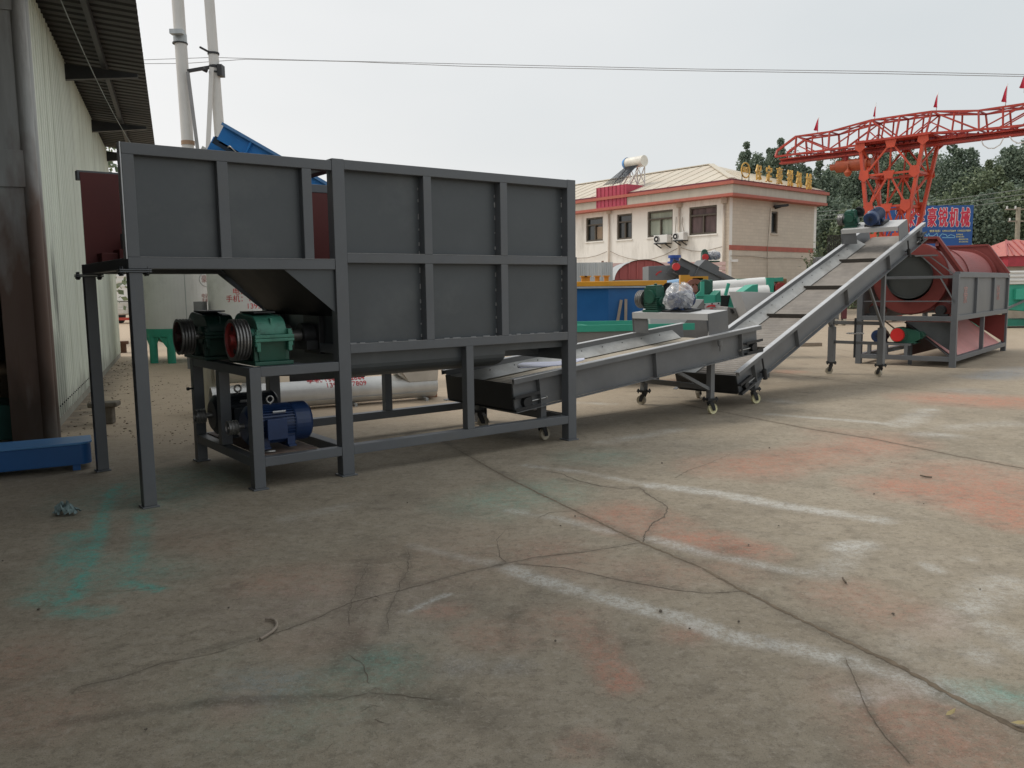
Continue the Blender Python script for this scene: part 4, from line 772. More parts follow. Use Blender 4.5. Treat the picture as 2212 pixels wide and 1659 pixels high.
# ---------------------------------------------------------------- the office building
u2 = lambda u, v: ((2200+u/2.011)/1.8228, (600+v/2.011)/1.8228)
BC = P(*u2(1350, 600), 42); BC.z = 0
dl = Vector((math.sin(R_(-39)), math.cos(R_(-39)), 0)); dr = Vector((math.sin(R_(49)), math.cos(R_(49)), 0))
nl = Vector((-dl.y, dl.x, 0)); nr = Vector((dr.y, -dr.x, 0))
def lsz(u, v): q = PL(*u2(u, v), BC, nl); return (q-BC).dot(dl), q.z
def rsz(u, v): q = PL(*u2(u, v), BC, nr); return (q-BC).dot(dr), q.z
LB = lsz(-330, 600)[0]; RB = rsz(2020, 600)[0]
def off(o):
    A = np.array([[nl.x, nl.y], [nr.x, nr.y]]); x = np.linalg.solve(A, [o, o]); return Vector((x[0], x[1], 0))
bd = thing('office_building', 'two storey office building with white side, beige tiled end and pale hipped roof', 'building', BC)
PLAST = mat('white_plaster', (.84, .82, .77), .75, var=.05, scale=.9, stain=(.50, .48, .43), stain_amt=.7, stain_scale=1.4, streak=4)
TILEW = mat('beige_tile', (.62, .54, .44), .55, var=.05, scale=1.5, stain=(.54, .46, .37), stain_amt=.3)
def brickify(m, sx, sy, mort):
    t = m.node_tree; n = t.nodes; k = t.links; b = n['Principled BSDF']; g = n.new('ShaderNodeNewGeometry'); d = n.new('ShaderNodeVectorMath'); d.operation = 'DOT_PRODUCT'; k.new(g.outputs['Position'], d.inputs[0]); d.inputs[1].default_value = dr
    s = n.new('ShaderNodeSeparateXYZ'); k.new(g.outputs['Position'], s.inputs[0]); c = n.new('ShaderNodeCombineXYZ'); k.new(d.outputs['Value'], c.inputs[0]); k.new(s.outputs[2], c.inputs[1])
    br = n.new('ShaderNodeTexBrick'); br.inputs['Scale'].default_value = 1; br.inputs['Brick Width'].default_value = sx; br.inputs['Row Height'].default_value = sy; br.inputs['Mortar Size'].default_value = mort; br.offset = .5
    src = b.inputs['Base Color'].links[0].from_socket; x = n.new('ShaderNodeMix'); x.data_type = 'RGBA'; x.blend_type = 'MULTIPLY'; x.inputs[0].default_value = 1
    br.inputs['Color1'].default_value = (1, 1, 1, 1); br.inputs['Color2'].default_value = (.93, .925, .92, 1); br.inputs['Mortar'].default_value = (.86, .85, .84, 1)
    k.new(c.outputs[0], br.inputs['Vector']); k.new(src, x.inputs[6]); k.new(br.outputs[0], x.inputs[7]); k.new(x.outputs[2], b.inputs['Base Color'])
brickify(TILEW, .5, .17, .012)
BANDR = mat('terracotta_band', (.42, .12, .085), .6, var=.12); ROOFC = mat('cream_roof_sheet', (.60, .54, .44), .6, var=.07, scale=.5, stain=(.52, .40, .31), stain_amt=.5, stain_scale=.35)
GUT = mat('maroon_gutter', (.16, .03, .04), .5, var=.1); FASC = mat('stone_fascia', (.50, .46, .39), .7, var=.08, stain=(.33, .29, .25), stain_amt=.55, stain_scale=.8, streak=5)
GLASS = mat('dark_window_glass', (.03, .035, .035), .12, var=.4, scale=1.5, spec=.8); FRAME = mat('bronze_frame', (.09, .075, .055), .45, var=.15)
CURT = mat('pale_curtain', (.36, .40, .33), .8, var=.25, scale=3, streak=6); CURTP = mat('plum_curtain', (.13, .09, .09), .7, var=.5, scale=3, streak=6); BOARD = mat('tan_board', (.32, .24, .17), .8)
def bpart(name, m, fn, parent=bd, bevel=0):
    b = MB(Matrix.Translation(-BC)); fn(b); return b.build(name, m, parent, bevel)
z_s = P(*u2(1372, 345), 41.4).z; z_1 = P(*u2(1372, 322), 41.4).z; z_2 = P(*u2(1372, 252), 41.4).z; z_3 = P(*u2(1372, 226), 41.4).z; z_4 = P(*u2(1365, 203), 41.2).z
wins = [((215, 520), (350, 694)), ((460, 492), (580, 679)), ((703, 468), (901, 655)), ((1033, 434), (1250, 636))]
WL = []
for (a, c_) in wins:
    s1, zt = lsz(*a); s0, zb = lsz(*c_); zt = (zt+lsz(c_[0], a[1]-(c_[0]-a[0])*.08)[1])/2; WL.append((s0, s1, zb-.03, zt))
WL.sort()
s0, zb = rsz(1682, 640); s1, zt = rsz(1738, 470); WR = [(s0, s1, zb, zt)]
def wallpieces(b, d, nn, L, ws, z0, z1, th=.25):
    x = 0
    for (a, c_, zb, zt) in ws:
        for (p0, p1, q0, q1) in ((x, a, z0, z1), (a, c_, z0, zb), (a, c_, zt, z1)):
            if p1 > p0 and q1 > q0: b.prism([BC+d*p0+Vector((0, 0, q0)), BC+d*p1+Vector((0, 0, q0)), BC+d*p1+Vector((0, 0, q1)), BC+d*p0+Vector((0, 0, q1))], -nn*th)
        x = c_
    b.prism([BC+d*x+Vector((0, 0, z0)), BC+d*L+Vector((0, 0, z0)), BC+d*L+Vector((0, 0, z1)), BC+d*x+Vector((0, 0, z1))], -nn*th)
bpart('side_wall', PLAST, lambda b: wallpieces(b, dl, nl, LB, WL, 0, z_s))
bpart('end_wall', TILEW, lambda b: wallpieces(b, dr, nr, RB, WR, 0, z_s))
bpart('back_wall', PLAST, lambda b: (b.prism([BC+dr*RB, BC+dr*RB+dl*LB, BC+dr*RB+dl*LB+Vector((0, 0, z_s)), BC+dr*RB+Vector((0, 0, z_s))], nl*-.25), b.prism([BC+dl*LB, BC+dr*RB+dl*LB, BC+dr*RB+dl*LB+Vector((0, 0, z_s)), BC+dl*LB+Vector((0, 0, z_s))], nr*-.25)))
Zv = lambda z: Vector((0, 0, z))
def ringpoly(o): return [BC+off(o), BC+off(o)+dl*(LB+o*1.0), BC+dr*RB+dl*LB-off(o)+off(0), BC+off(o)+dr*(RB+o*1.1)]
def slab(b, o, z0, z1):
    a = BC+off(o); q = [a, a+dr*(RB+o*1.6), a+dr*(RB+o*1.6)+dl*(LB+o*1.6), a+dl*(LB+o*1.6)]; b.prism([p+Zv(z0) for p in q], Zv(z1-z0))
bpart('fascia', FASC, lambda b: slab(b, .55, z_1, z_2)); bpart('fascia_band', BANDR, lambda b: slab(b, .60, z_s, z_1-.002)); bpart('cornice', BANDR, lambda b: slab(b, .68, z_2+.002, z_3)); bpart('gutter', GUT, lambda b: slab(b, .45, z_3+.002, z_4))
bands = rsz(1348, 752)[1]
bpart('storey_band', BANDR, lambda b: b.prism([BC+dr*.0+Zv(bands-.12), BC+dr*RB+Zv(bands-.12), BC+dr*RB+Zv(bands+.12), BC+Zv(bands+.12)], nr*.03))
pk = BC+off(-4.4); pk.z = P(*u2(1245, 97), pk.y).z; rg_ = pk+dl*(LB-5)
e0 = BC+off(.40)+Zv(z_4+.005)
def roof(b):
    c0 = e0; c1_ = e0+dl*(LB+.8); c2_ = e0+dr*(RB+.8); c3_ = c2_+dl*(LB+.8); fk = pk+dr*(RB-8.2)*.0
    pk2 = BC+dr*(RB/2)+dl*4.4; 
    b.add([c0, c1_, rg_, pk], [(0, 1, 2, 3)]); b.add([c0, pk, c2_], [(0, 1, 2)]); b.add([c2_, pk, rg_, c3_], [(0, 1, 2, 3)]); b.add([c1_, c3_, rg_], [(0, 1, 2)])
rf = bpart('roof', ROOFC, roof)
def roofribs(b):
    L = (c1 := e0+dl*(LB+.8))
    for i in range(26):
        a = e0+dl*(i*.95+.3); tpk = (a-e0).dot(dl); top = pk+dl*max(0, tpk-4.6); 
        if tpk < 4.6: f = tpk/4.6; top = e0.lerp(pk, f)
        if tpk > LB-1: break
        b.bar(a+Zv(.01), top+Zv(.015), .05, .03)
    for i in range(12):
        f = (i+.5)/12; a = e0+dr*((RB+.8)*f); tgt = e0.lerp(pk, f*2) if f < .35 else pk
        b.bar(a+Zv(.02), a.lerp(pk, .6 if f > .1 else .2)+Zv(.03), .05, .04)
    b.bar(e0+Zv(.03), pk+Zv(.04), .3, .05); b.bar(pk+Zv(.03), rg_+Zv(.03), .3, .05)
bpart('roof_rib', mat('roof_rib_sheet', (.60, .545, .445), .6, var=.08), roofribs, rf)
for i, (a, c_, zb, zt) in enumerate(WL+WR):
    d, nn = (dl, nl) if i < 4 else (dr, nr); o = lambda s, z, dp: BC+d*s+nn*dp+Zv(z)
    wf = bpart('window', FRAME, lambda b: [b.prism([o(p[0], p[2], -.16), o(p[1], p[2], -.16), o(p[1], p[3], -.16), o(p[0], p[3], -.16)], nn*.1) for p in ([(a, a+.09, zb, zt), (c_-.09, c_, zb, zt), (a+.09, c_-.09, zb, zb+.09), (a+.09, c_-.09, zt-.09, zt)] + ([(a+.09, c_-.09, zb+(zt-zb)*.66, zb+(zt-zb)*.66+.08), ((a+c_)/2-.04, (a+c_)/2+.04, zb+.09, zb+(zt-zb)*.66)] if i < 4 else []))])
    bpart('pane', {2-1: CURT, 0: CURTP}.get(i, GLASS), lambda b: b.prism([o(a, zb, -.2), o(c_, zb, -.2), o(c_, zt, -.2), o(a, zt, -.2)], nn*.02), wf)
    bpart('sill', PLAST if i < 4 else TILEW, lambda b: b.prism([o(a-.05, zb-.08, .005), o(c_+.05, zb-.08, .005), o(c_+.05, zb-.005, .005), o(a-.05, zb-.005, .005)], nn*.05), wf)
    if i == 3: bpart('board', BOARD, lambda b: b.prism([o(a+.1, zb+.1, -.178), o(a+(c_-a)*.46, zb+.1, -.178), o(a+(c_-a)*.46, zb+(zt-zb)*.6, -.178), o(a+.1, zb+(zt-zb)*.6, -.178)], nn*.012), wf)
PIPEC = mat('cream_drainpipe', (.55, .48, .40), .6, var=.12)
for (u, v0) in ((405, 440), (962, 383), (1318, 348)):
    s, zt = lsz(u, v0)
    bpart('drainpipe', PIPEC, lambda b: (b.cyl(BC+dl*s+nl*.09, BC+dl*s+nl*.09+Zv(zt-.1), .055, n=10), b.box(*[x for q in [(-.12, .12)]*2 for x in q], 0, .3, Matrix.Translation(BC+dl*s+nl*.1+Zv(zt-.35)))))
def cable(b, pts, plane, r=.016):
    f = lsz if plane == 'l' else rsz; d, nn = (dl, nl) if plane == 'l' else (dr, nr)
    q = [BC+d*f(*p)[0]+nn*.08+Zv(f(*p)[1]) for p in pts]; b.tube(q, r, 6)
CABLE = mat('grey_brown_cable', (.30, .25, .20), .7)
for pts, pln in (([(135, 838), (230, 835), (310, 818), (390, 785)], 'l'), ([(415, 783), (480, 815), (560, 840), (640, 852), (740, 846), (840, 815), (948, 760)], 'l'), ([(975, 755), (1060, 780), (1150, 785), (1310, 745)], 'l'), ([(875, 700), (905, 680), (930, 640), (938, 510)], 'l'), ([(990, 510), (985, 560), (1000, 628)], 'l'), ([(1350, 820), (1500, 822), (1640, 838), (1800, 836), (1900, 840), (2010, 862)], 'r'), ([(1665, 440), (1650, 640), (1640, 830), (1640, 1010)], 'r')):
    bpart('cable', CABLE, lambda b: cable(b, pts, pln))
bpart('flood_lamp', DARKST, lambda b: (b.bar(BC+dr*rsz(1700, 430)[0]+Zv(rsz(1700, 430)[1])+nr*.02, BC+dr*rsz(1745, 425)[0]+Zv(rsz(1745, 425)[1])+nr*.5, .35, .12), b.bar(BC+dr*rsz(1712, 445)[0]+Zv(rsz(1712, 445)[1]), BC+dr*rsz(1720, 435)[0]+Zv(rsz(1720, 435)[1])+nr*.3, .06, .06)))
bpart('camera', WHITE, lambda b: b.bar(BC+dr*rsz(1366, 858)[0]+Zv(rsz(1366, 858)[1]), BC+dr*rsz(1380, 858)[0]+Zv(rsz(1380, 858)[1])+nr*.3, .12, .12))
for i, (u0, v0, u1, v1, lab) in enumerate(((797, 660, 903, 716, 'white air conditioner unit under the pale curtained window'), (948, 640, 1032, 694, 'white air conditioner unit under the dark curtained window beside the drainpipe'))):
    sa, zt = lsz(u0, v0); sb_, zb = lsz(u1, v1); ac = thing('air_conditioner', lab, 'air conditioner', BC+dl*sb_+nl*.02+Zv(zb), math.atan2(-dl.y, -dl.x), 'outdoor air conditioner units')
    wdt = sa-sb_; h_ = zt-zb; b = MB()      # local x runs toward the window's left as seen from the yard
    b.box(-wdt, 0, -.42, -.08, 0, h_) if False else b.box(-wdt, 0, -.45, -.1, 0, h_); b.build('casing', WHITE, ac, .02)
    b = MB(); b.lathe([(0, .0), (0, h_*.36), (-.02, h_*.40), (-.02, h_*.44), (0, h_*.46)], (-wdt+h_*.52, -.455, h_*.5), (0, 1, 0), 26); b.build('fan', DARKST, ac)
    b = MB(); b.lathe([(-.012, .0), (-.012, h_*.15)], (-wdt+h_*.52, -.475, h_*.5), (0, 1, 0), 16); b.lathe([(-.012, h_*.40), (-.012, h_*.45)], (-wdt+h_*.52, -.475, h_*.5), (0, 1, 0), 24); b.build('fan_guard', WHITE, ac)
    b = MB(); b.box(-wdt+.05, -.05, -.5, 0, -.05, -.0); b.bar((-wdt+.15, -.45, -.05), (-wdt+.15, 0, -.25), .05, .05); b.bar((-.15, -.45, -.05), (-.15, 0, -.25), .05, .05); each(b, 'bracket', DARKST, ac)
# solar water heater on its red box at the eave
sh_s, sh_z = lsz(480, 320); sw = thing('solar_heater', 'rooftop solar water heater with white tank and blue end cap', 'solar heater', BC+dl*sh_s+Zv(z_4-.35), math.atan2(-dl.y, -dl.x))
b = MB(); b.box(-1.25, 1.1, -.6, 1.8, -.35, .80); b.build('base_box', mat('crimson_sheet', (.42, .05, .09), .5, var=.12), sw)
b = MB(); [b.box(x, x+.03, -.63, -.6, -.3, .8) for x in np.arange(-1.2, 1.1, .3)]; each(b, 'rib', mat('crimson_rib', (.36, .05, .08), .5), sw)
b = MB(); [b.bar((-.75+i*.14, -.55, .9), (-.0+i*.10, .55, 1.95), .09, .03) for i in range(10)]; b.build('tube_panel', mat('dark_tube', (.05, .055, .065), .25, var=.3), sw)
b = MB(); b.cyl((-.1, .75, 2.15), (1.2, .75, 2.15), .31, n=28); st = b.build('tank', mat('ivory_tank', (.72, .70, .63), .4), sw)
b = MB(); b.lathe([(-.18, 0), (-.16, .28), (0, .34), (.03, .34)], (-.1, .75, 2.15), (1, 0, 0), 28); b.build('end_cap', mat('sky_blue_cap', (.08, .30, .68), .4), st)
b = MB()
for x in (-.05, .5, 1.05):
    b.bar((x, .95, .8), (x, .95, 1.95), .05, .05); b.bar((x, -.5, .82), (x, .75, 1.95), .04, .04)
for x0, x1 in ((-.05, .5), (.5, 1.05)): b.bar((x0, .96, .9), (x1, .96, 1.9), .04, .04); b.bar((x1, .96, .9), (x0, .96, 1.9), .04, .04); b.bar((x0, .4, .95), (x1, .4, 1.6), .04, .04)
each(b, 'stand_bar', WHITE, sw)
# letters along the roof edge
k5 = lambda u, v: ((2880+u/5.821)/1.8228, (600+v/5.821)/1.8228)
RS = thing('roof_sign', 'row of golden characters and a ring emblem standing along the roof edge', 'sign', BC+Zv(z_3))
sp0 = BC+nr*.62
for ch, u, vt, vb in (('保', 622, 295, 685), ('定', 862, 322, 735), ('豪', 1103, 356, 785), ('锐', 1345, 420, 825), ('机', 1550, 456, 850), ('械', 1772, 502, 905)):
    c_ = PL(*k5(u, (vt+vb)/2), sp0, nr); h_ = (PL(*k5(u, vt), sp0, nr)-PL(*k5(u, vb), sp0, nr)).length
    M = Matrix.Translation(c_-BC-Zv(z_3)) @ Matrix(((dr.x, 0, nr.x, 0), (dr.y, 0, nr.y, 0), (0, 1, 0, 0), (0, 0, 0, 1)))
    lettering(ch, h_*.98, M, 'letter', GOLD, RS, .07, .66, .006)
    b = MB(); lc = c_-BC-Zv(z_3)
    for sx in (-.25, .25): b.cyl(lc+dr*sx-nr*.1-Zv(h_*.5+.0), (lc+dr*sx-nr*.1)*1-Zv(lc.z-.0), .02, n=6)
    b.build('support', DARKST, RS)
c_ = PL(*k5(325, 410), sp0, nr)-BC-Zv(z_3); rr = (PL(*k5(325, 240), sp0, nr)-PL(*k5(325, 580), sp0, nr)).length/2
b = MB(); b.tube([c_+dr*(rr*math.cos(a))+Zv(rr*math.sin(a)) for a in np.linspace(0, 2*PI, 33)], .035, 8); b.build('ring', GOLD, RS)
for ch, o_ in (('豪', -.36), ('锐', .36)):
    lettering(ch, rr*.8, Matrix.Translation(c_+dr*o_*rr*.9) @ Matrix(((dr.x, 0, nr.x, 0), (dr.y, 0, nr.y, 0), (0, 1, 0, 0), (0, 0, 0, 1))), 'letter', GOLD, RS, .08, .55, .008)
b = MB(); [b.cyl(c_+dr*x-Zv(rr*.3), c_+dr*x-Zv(c_.z), .02, n=6) for x in (-.3, .3)]; each(b, 'support', DARKST, RS)

# ---------------------------------------------------------------- gantry crane
rg = lambda u, v: ((2850+u/1.8714)/1.8228, (250+v/1.8714)/1.8228)
GA = P(*rg(375, 735), 36); GB = P(*rg(2212, 515), 36/1.218); gd = Vector((GB.x-GA.x, GB.y-GA.y, 0)).normalized(); gn = Vector((-gd.y, gd.x, 0)); gn = gn if gn.y > 0 else -gn
GO = Vector((GA.x, GA.y, 0)); cr = thing('gantry_crane', 'big orange red lattice gantry crane with a truss beam and tapering tower', 'crane', GO)
def gp(u, v, o=0.):
    q = PL(*rg(u, v), GO+gn*0, gn); return q-GO+gn*o
def cpart(name, m, fn, parent=cr):
    b = MB(); fn(b); return b.build(name, m, parent)
def cparts(name, m, fn, parent=cr):
    b = MB(); fn(b); return each(b, name, m, parent)
BW = 1.15
top = [gp(525, 535), gp(770, 500), gp(1075, 415), gp(1290, 383), gp(1525, 350), gp(1870, 344), gp(2240, 288)]
bot = [gp(525, 668), gp(770, 636), gp(1050, 592), gp(1265, 558), gp(1490, 516), gp(1880, 488), gp(2240, 452)]
ext = (top[-1]-top[-2]); ext.z = 0; top += [top[-1]+ext*1.2, top[-1]+ext*2.4]; bot += [bot[-1]+ext*1.2, bot[-1]+ext*2.4]
zi0 = gp(375, 735).z; zi1 = gp(375, 697).z
ibe = bot[-1].dot(gd)
def beam(b):
    z0, z1 = zi0, zi1; o = BW/2
    p = Vector((0, 0, 0))+gn*o; q = gd*ibe+gn*o
    b.bar(p+Zv(z0+.03), q+Zv(z0+.03), .34, .06); b.bar(p+Zv((z0+z1)/2), q+Zv((z0+z1)/2), .05, z1-z0-.1); b.bar(p+Zv(z1-.02), q+Zv(z1-.02), .34, .05)
cpart('runway_beam', CRANE, beam)
tip = gp(385, 640)
def chords(b):
    for o in (0, BW):
        s = .075
        b.bar(gp(380, 688)+gn*o, bot[0]+gn*o, s, s)
        for a, c_ in zip(bot, bot[1:]): b.bar(a+gn*o, c_+gn*o, .075, .075)
    for o in (.12, BW-.12):
        b.bar(tip+gn*o, top[0]+gn*o, .08, .09)
        for a, c_ in zip(top, top[1:]): b.bar(a+gn*o, c_+gn*o, .065, .065)
cparts('chord', CRANE, chords)
def web(b):
    for o, o2 in ((0, .12), (BW, BW-.12)):
        for i, (a, c_) in enumerate(zip(bot, top)): b.bar(a+gn*o, c_+gn*o2, .10, .05, gd)
        for i in range(len(bot)-1):
            if i % 2: b.bar(bot[i]+gn*o, top[i+1]+gn*o2, .06, .04)
            else: b.bar(top[i]+gn*o2, bot[i+1]+gn*o, .08, .05)
            m_ = (bot[i]+bot[i+1])/2+gn*o; mt = (top[i]+top[i+1])/2+gn*o2; b.bar(m_, mt, .05, .05)
            b.bar(m_, (bot[i] if not i % 2 else bot[i+1]).lerp(top[i] if not i % 2 else top[i+1], .55)+gn*(o+o2)/2, .04, .04)
    b.bar(gp(380, 688), tip+gn*.12, .10, .06, gd); b.bar(gp(380, 688)+gn*BW, tip+gn*(BW-.12), .10, .06, gd)
cparts('web_bar', CRANE, web)
def lacing(b):
    for i in range(len(bot)-1):
        for P_, o0, o1 in ((top, .12, BW-.12), (bot, 0, BW)):
            b.bar(P_[i]+gn*o0, P_[i+1]+gn*o1, .05, .04); b.bar(P_[i]+gn*o0, P_[i]+gn*o1, .05, .05); b.bar(P_[i]+gn*o1, P_[i+1]+gn*o0, .05, .04)
        n_ = 5
        for j in range(n_): a = bot[i].lerp(bot[i+1], (j+.5)/n_); b.bar(Vector((a.x, a.y, zi1))+gn*BW/2, Vector((a.x, a.y, a.z+.02))+gn*BW/2, .06, .05)
cparts('lacing_bar', CRANED, lacing)
T_ = [gp(1018, 592), gp(1490, 535)]; ztp = (T_[0].z+T_[1].z)/2; sa, sb_ = T_[0].dot(gd), T_[1].dot(gd)
ba = gp(1100, 1280).dot(gd); bb = gp(1283, 1280).dot(gd); zq = (gp(1100, 1280).z+gp(1283, 1280).z)/2
def col(sd, z, far):   # column axis at height z
    f = (ztp-z)/(ztp-zq); s = (sa+(ba-sa)*f) if sd == 0 else (sb_+(bb-sb_)*f)
    if f > 1.25: s = ((sa+(ba-sa)*1.25) if sd == 0 else (sb_+(bb-sb_)*1.25))
    return gd*s+gn*((-.15+.1*f) if not far else (1.45-.1*f))+Zv(z)
cparts('tower_leg', CRANET, lambda b: [b.bar(col(s, .55, f), col(s, ztp, f), .145, .12, gd) for s in (0, 1) for f in (0, 1)])
cpart('top_plate', CRANE, lambda b: b.prism([gd*(sa-.15)-gn*.3+Zv(ztp), gd*(sb_+.25)-gn*.3+Zv(ztp), gd*(sb_+.25)+gn*1.6+Zv(ztp), gd*(sa-.15)+gn*1.6+Zv(ztp)], Zv(.08)))
lv = [ztp-.1, gp(1230, 812).z, gp(1230, 1052).z, gp(1230, 1290).z, .8]
def tower(b):
    for f in (0, 1):
        for i in range(4):
            z0, z1 = lv[i], lv[i+1]; m_ = (col(0, z0, f)+col(1, z0, f))/2
            b.bar(m_, col(0, z1, f), .07, .065); b.bar(m_, col(1, z1, f), .07, .065); b.bar(col(0, z1, f), col(1, z1, f), .08, .08); b.bar(m_, (col(0, z1, f)+col(1, z1, f))/2, .05, .05)
    for s in (0, 1):
        for i in range(4):
            z0, z1 = lv[i], lv[i+1]; b.bar(col(s, z0, 0), col(s, z1, 1), .06, .06); b.bar(col(s, z1, 0), col(s, z0, 1), .06, .06); b.bar(col(s, z1, 0), col(s, z1, 1), .09, .09)
cparts('tower_brace', CRANET, tower)
def gus(b):
    for f in (0, 1):
        o = -gn*.09 if not f else gn*.09
        for z in lv[:4]:
            for s in (0, 1): c_ = col(s, z, f)+o; b.prism([c_+gd*-.16+Zv(.2), c_+gd*.16+Zv(.2), c_+gd*.2-Zv(.1), c_-Zv(.26), c_-gd*.2-Zv(.1)], gn*.012)
            c_ = (col(0, z, f)+col(1, z, f))/2+o; b.prism([c_-gd*.22+Zv(.1), c_+gd*.22+Zv(.1), c_+gd*.14-Zv(.2), c_-gd*.14-Zv(.2)], gn*.012)
cparts('gusset_plate', CRANET, gus)
cpart('bogie', CRANE, lambda b: (b.box(-.2, .2, -.3, 1.6, .18, .6, Matrix.Translation(gd*((ba+bb)/2)) @ Matrix(((gd.x, gn.x, 0, 0), (gd.y, gn.y, 0, 0), (0, 0, 1, 0), (0, 0, 0, 1))))))
cparts('wheel', DARKST, lambda b: [b.cyl(gd*((ba+bb)/2-.08)+gn*o+Zv(.2), gd*((ba+bb)/2+.08)+gn*o+Zv(.2), .2, n=20) for o in (0, 1.3)])
HOISTM = mat('orange_hoist', (.42, .09, .035), .5, var=.2, stain=(.25, .09, .04), stain_amt=.5)
def hoist(b):
    a, c_ = gp(790, 752)+gn*BW/2, gp(1025, 728)+gn*BW/2; c_.z = a.z; b.cyl(a, c_, .24, n=22); d = (c_-a).normalized(); b.cyl(a-d*.25, a, .13, n=16); b.cyl(c_, c_+d*.15, .2, n=16)
cpart('hoist_drum', HOISTM, hoist)
cparts('hoist_trolley', CRANED, lambda b: [b.bar(gp(u, 665)+gn*BW/2, gp(u, 730)+gn*BW/2, .4, .12) for u in (850, 985)])
hk = gp(890, 790)+gn*(BW/2-.25)
cpart('hook_block', HOISTM, lambda b: (b.cyl(hk+Zv(.30), hk+Zv(.05), .04, n=10), b.lathe([(-.22, .0), (-.18, .09), (-.05, .16), (.02, .1), (.08, .05), (.08, 0)], hk, (0, 0, 1), 16)))
b = MB(); pts = [gp(1880, 560)+gn*.3, gp(1895, 595)+gn*.3, gp(1930, 618)+gn*.3, gp(1975, 618)+gn*.3, gp(2020, 590)+gn*.3, gp(2045, 540)+gn*.3]; b.tube(pts, .02, 6); pts = [gp(2090, 530)+gn*.3, gp(2110, 560)+gn*.3, gp(2150, 580)+gn*.3, gp(2215, 570)+gn*.3]; b.tube(pts, .02, 6); b.build('feed_cable', WHITE, cr)
for (u, v, un, lab, hh) in ((678, 510, 387, 'red flag nearest the beam tip of the crane', 1), (1100, 405, 285, 'narrow furled red flag second from the crane beam tip', .5), (1556, 338, 208, 'red flag on the beam straight above the crane tower', .8), (2066, 303, 143, 'broad red flag on the crane beam right of the tower', .9), (2205, 200, 50, 'red flag cut off by the right edge of the picture', 1.1)):
    b0 = gp(u, v)+gn*.15+GO; fl = thing('flag', lab, 'flag', b0, 0, 'red flags on the crane beam'); h_ = (PL(*rg(u, v), b0, gn)-PL(*rg(u, un), b0, gn)).length
    b = MB(); b.cyl((0, 0, -.05), (.06*h_, 0, h_), .014, n=6); b.build('flag_pole', WHITE, fl)
    vs = []; nn_ = 10
    for i in range(nn_+1):
        t_ = i/nn_; wdt = hh*h_*.33*(t_**.8)*(1-.15*math.sin(3*t_))
        for j in range(6): s = j/5; vs.append((.06*h_*(1-t_*.85)+.01-wdt*s, .05*math.sin(7*s+4*t_)*t_, h_*(.97-.86*t_)+.10*h_*s*(t_ > .9)))
    b = MB(); b.add(vs, [(i*6+j, i*6+j+1, i*6+j+7, i*6+j+6) for i in range(nn_) for j in range(5)], None, True); b.build('cloth', FLAG, fl)

# ---------------------------------------------------------------- billboard
s5 = lambda u, v: ((3500+u/6.32)/1.8228, (780+v/6.32)/1.8228)
BY = 40; bl_ = P(1903, 560, BY); br_ = P(*s5(2110, 200), BY); zt_ = P(*s5(1600, 180), BY).z; zb_ = P(1950, 562, BY).z
bb = thing('billboard', 'blue billboard with big red white edged characters behind the crane tower', 'billboard', (bl_.x, BY, 0))
BBB = mat('billboard_blue', (.018, .10, .33), .5, var=.08, scale=.8)
b = MB(); b.box(0, br_.x-bl_.x, 0, .06, zb_, zt_); b.build('board', BBB, bb)
b = MB()
for x in (.1, 1.6, 3.0, br_.x-bl_.x-.1): b.box(x-.05, x+.05, .07, .17, 0, zt_)
each(b, 'post', DARKST, bb)
def bbM(u, v, dy=-.02): q = P(*s5(u, v), BY+dy); return Matrix.Translation((q.x-bl_.x, dy, q.z)) @ Matrix.Rotation(PI/2, 4, 'X')
BBW = mat('billboard_white', (.85, .85, .85), .5, var=.03); BBR = mat('billboard_red', (.62, .03, .07), .5, var=.08); BBY = mat('billboard_yellow', (.66, .66, .35), .5, var=.05); BBC = mat('billboard_cyan', (.25, .55, .75), .5, var=.05)
for ch, u in (('保', 520), ('定', 790), ('豪', 1075), ('锐', 1350), ('机', 1622), ('械', 1900)):
    lettering(ch, .95, bbM(u, 515, -.012), 'letter_outline', BBW, bb, .006, .47, .040); lettering(ch, .95, bbM(u, 515, -.024), 'letter', BBR, bb, .006, .47, .016)
lettering('联系电话：13931372069  13932257809', .116, bbM(1525, 818), 'lettering', BBY, bb, .004, 1.02, .003)
lettering('豪锐', .14, bbM(258, 362), 'lettering', BBW, bb, .004, .9)
b = MB(bbM(258, 350)); b.tube([(.19*math.cos(a), .17*math.sin(a), 0) for a in np.linspace(0, 2*PI, 33)], .008, 6); b.build('emblem_ring', BBW, bb)
b = MB(); pts = [(915, 885), (950, 960), (1000, 870), (1010, 940), (1110, 940), (1200, 870), (1225, 1000), (1320, 890), (1430, 910), (1440, 960), (1540, 910), (1640, 940), (1645, 985), (1330, 985)]
for a, c_ in zip(pts, pts[1:]):
    p, q = P(*s5(*a), BY-.02), P(*s5(*c_), BY-.02); b.bar((p.x-bl_.x, -.012, p.z), (q.x-bl_.x, -.012, q.z), .01, .03)
b.build('line_drawing', BBC, bb)
b = MB()
for (u0, u1, v) in ((1680, 1850, 905), (1680, 1890, 962), (1745, 1990, 1025), (1745, 1995, 1085)):
    x = u0
    while x < u1-20:
        p, q = P(*s5(x, v+18), BY-.02), P(*s5(x+26, v-18), BY-.02)
        for f in (.1, .45, .8): b.box(p.x-bl_.x, q.x-bl_.x-.002, -.012, -.002, p.z+(q.z-p.z)*f, p.z+(q.z-p.z)*(f+.16))
        b.box(p.x-bl_.x+.02, p.x-bl_.x+.035, -.013, -.002, p.z, q.z); x += 34
b.build('small_print', BBY, bb)

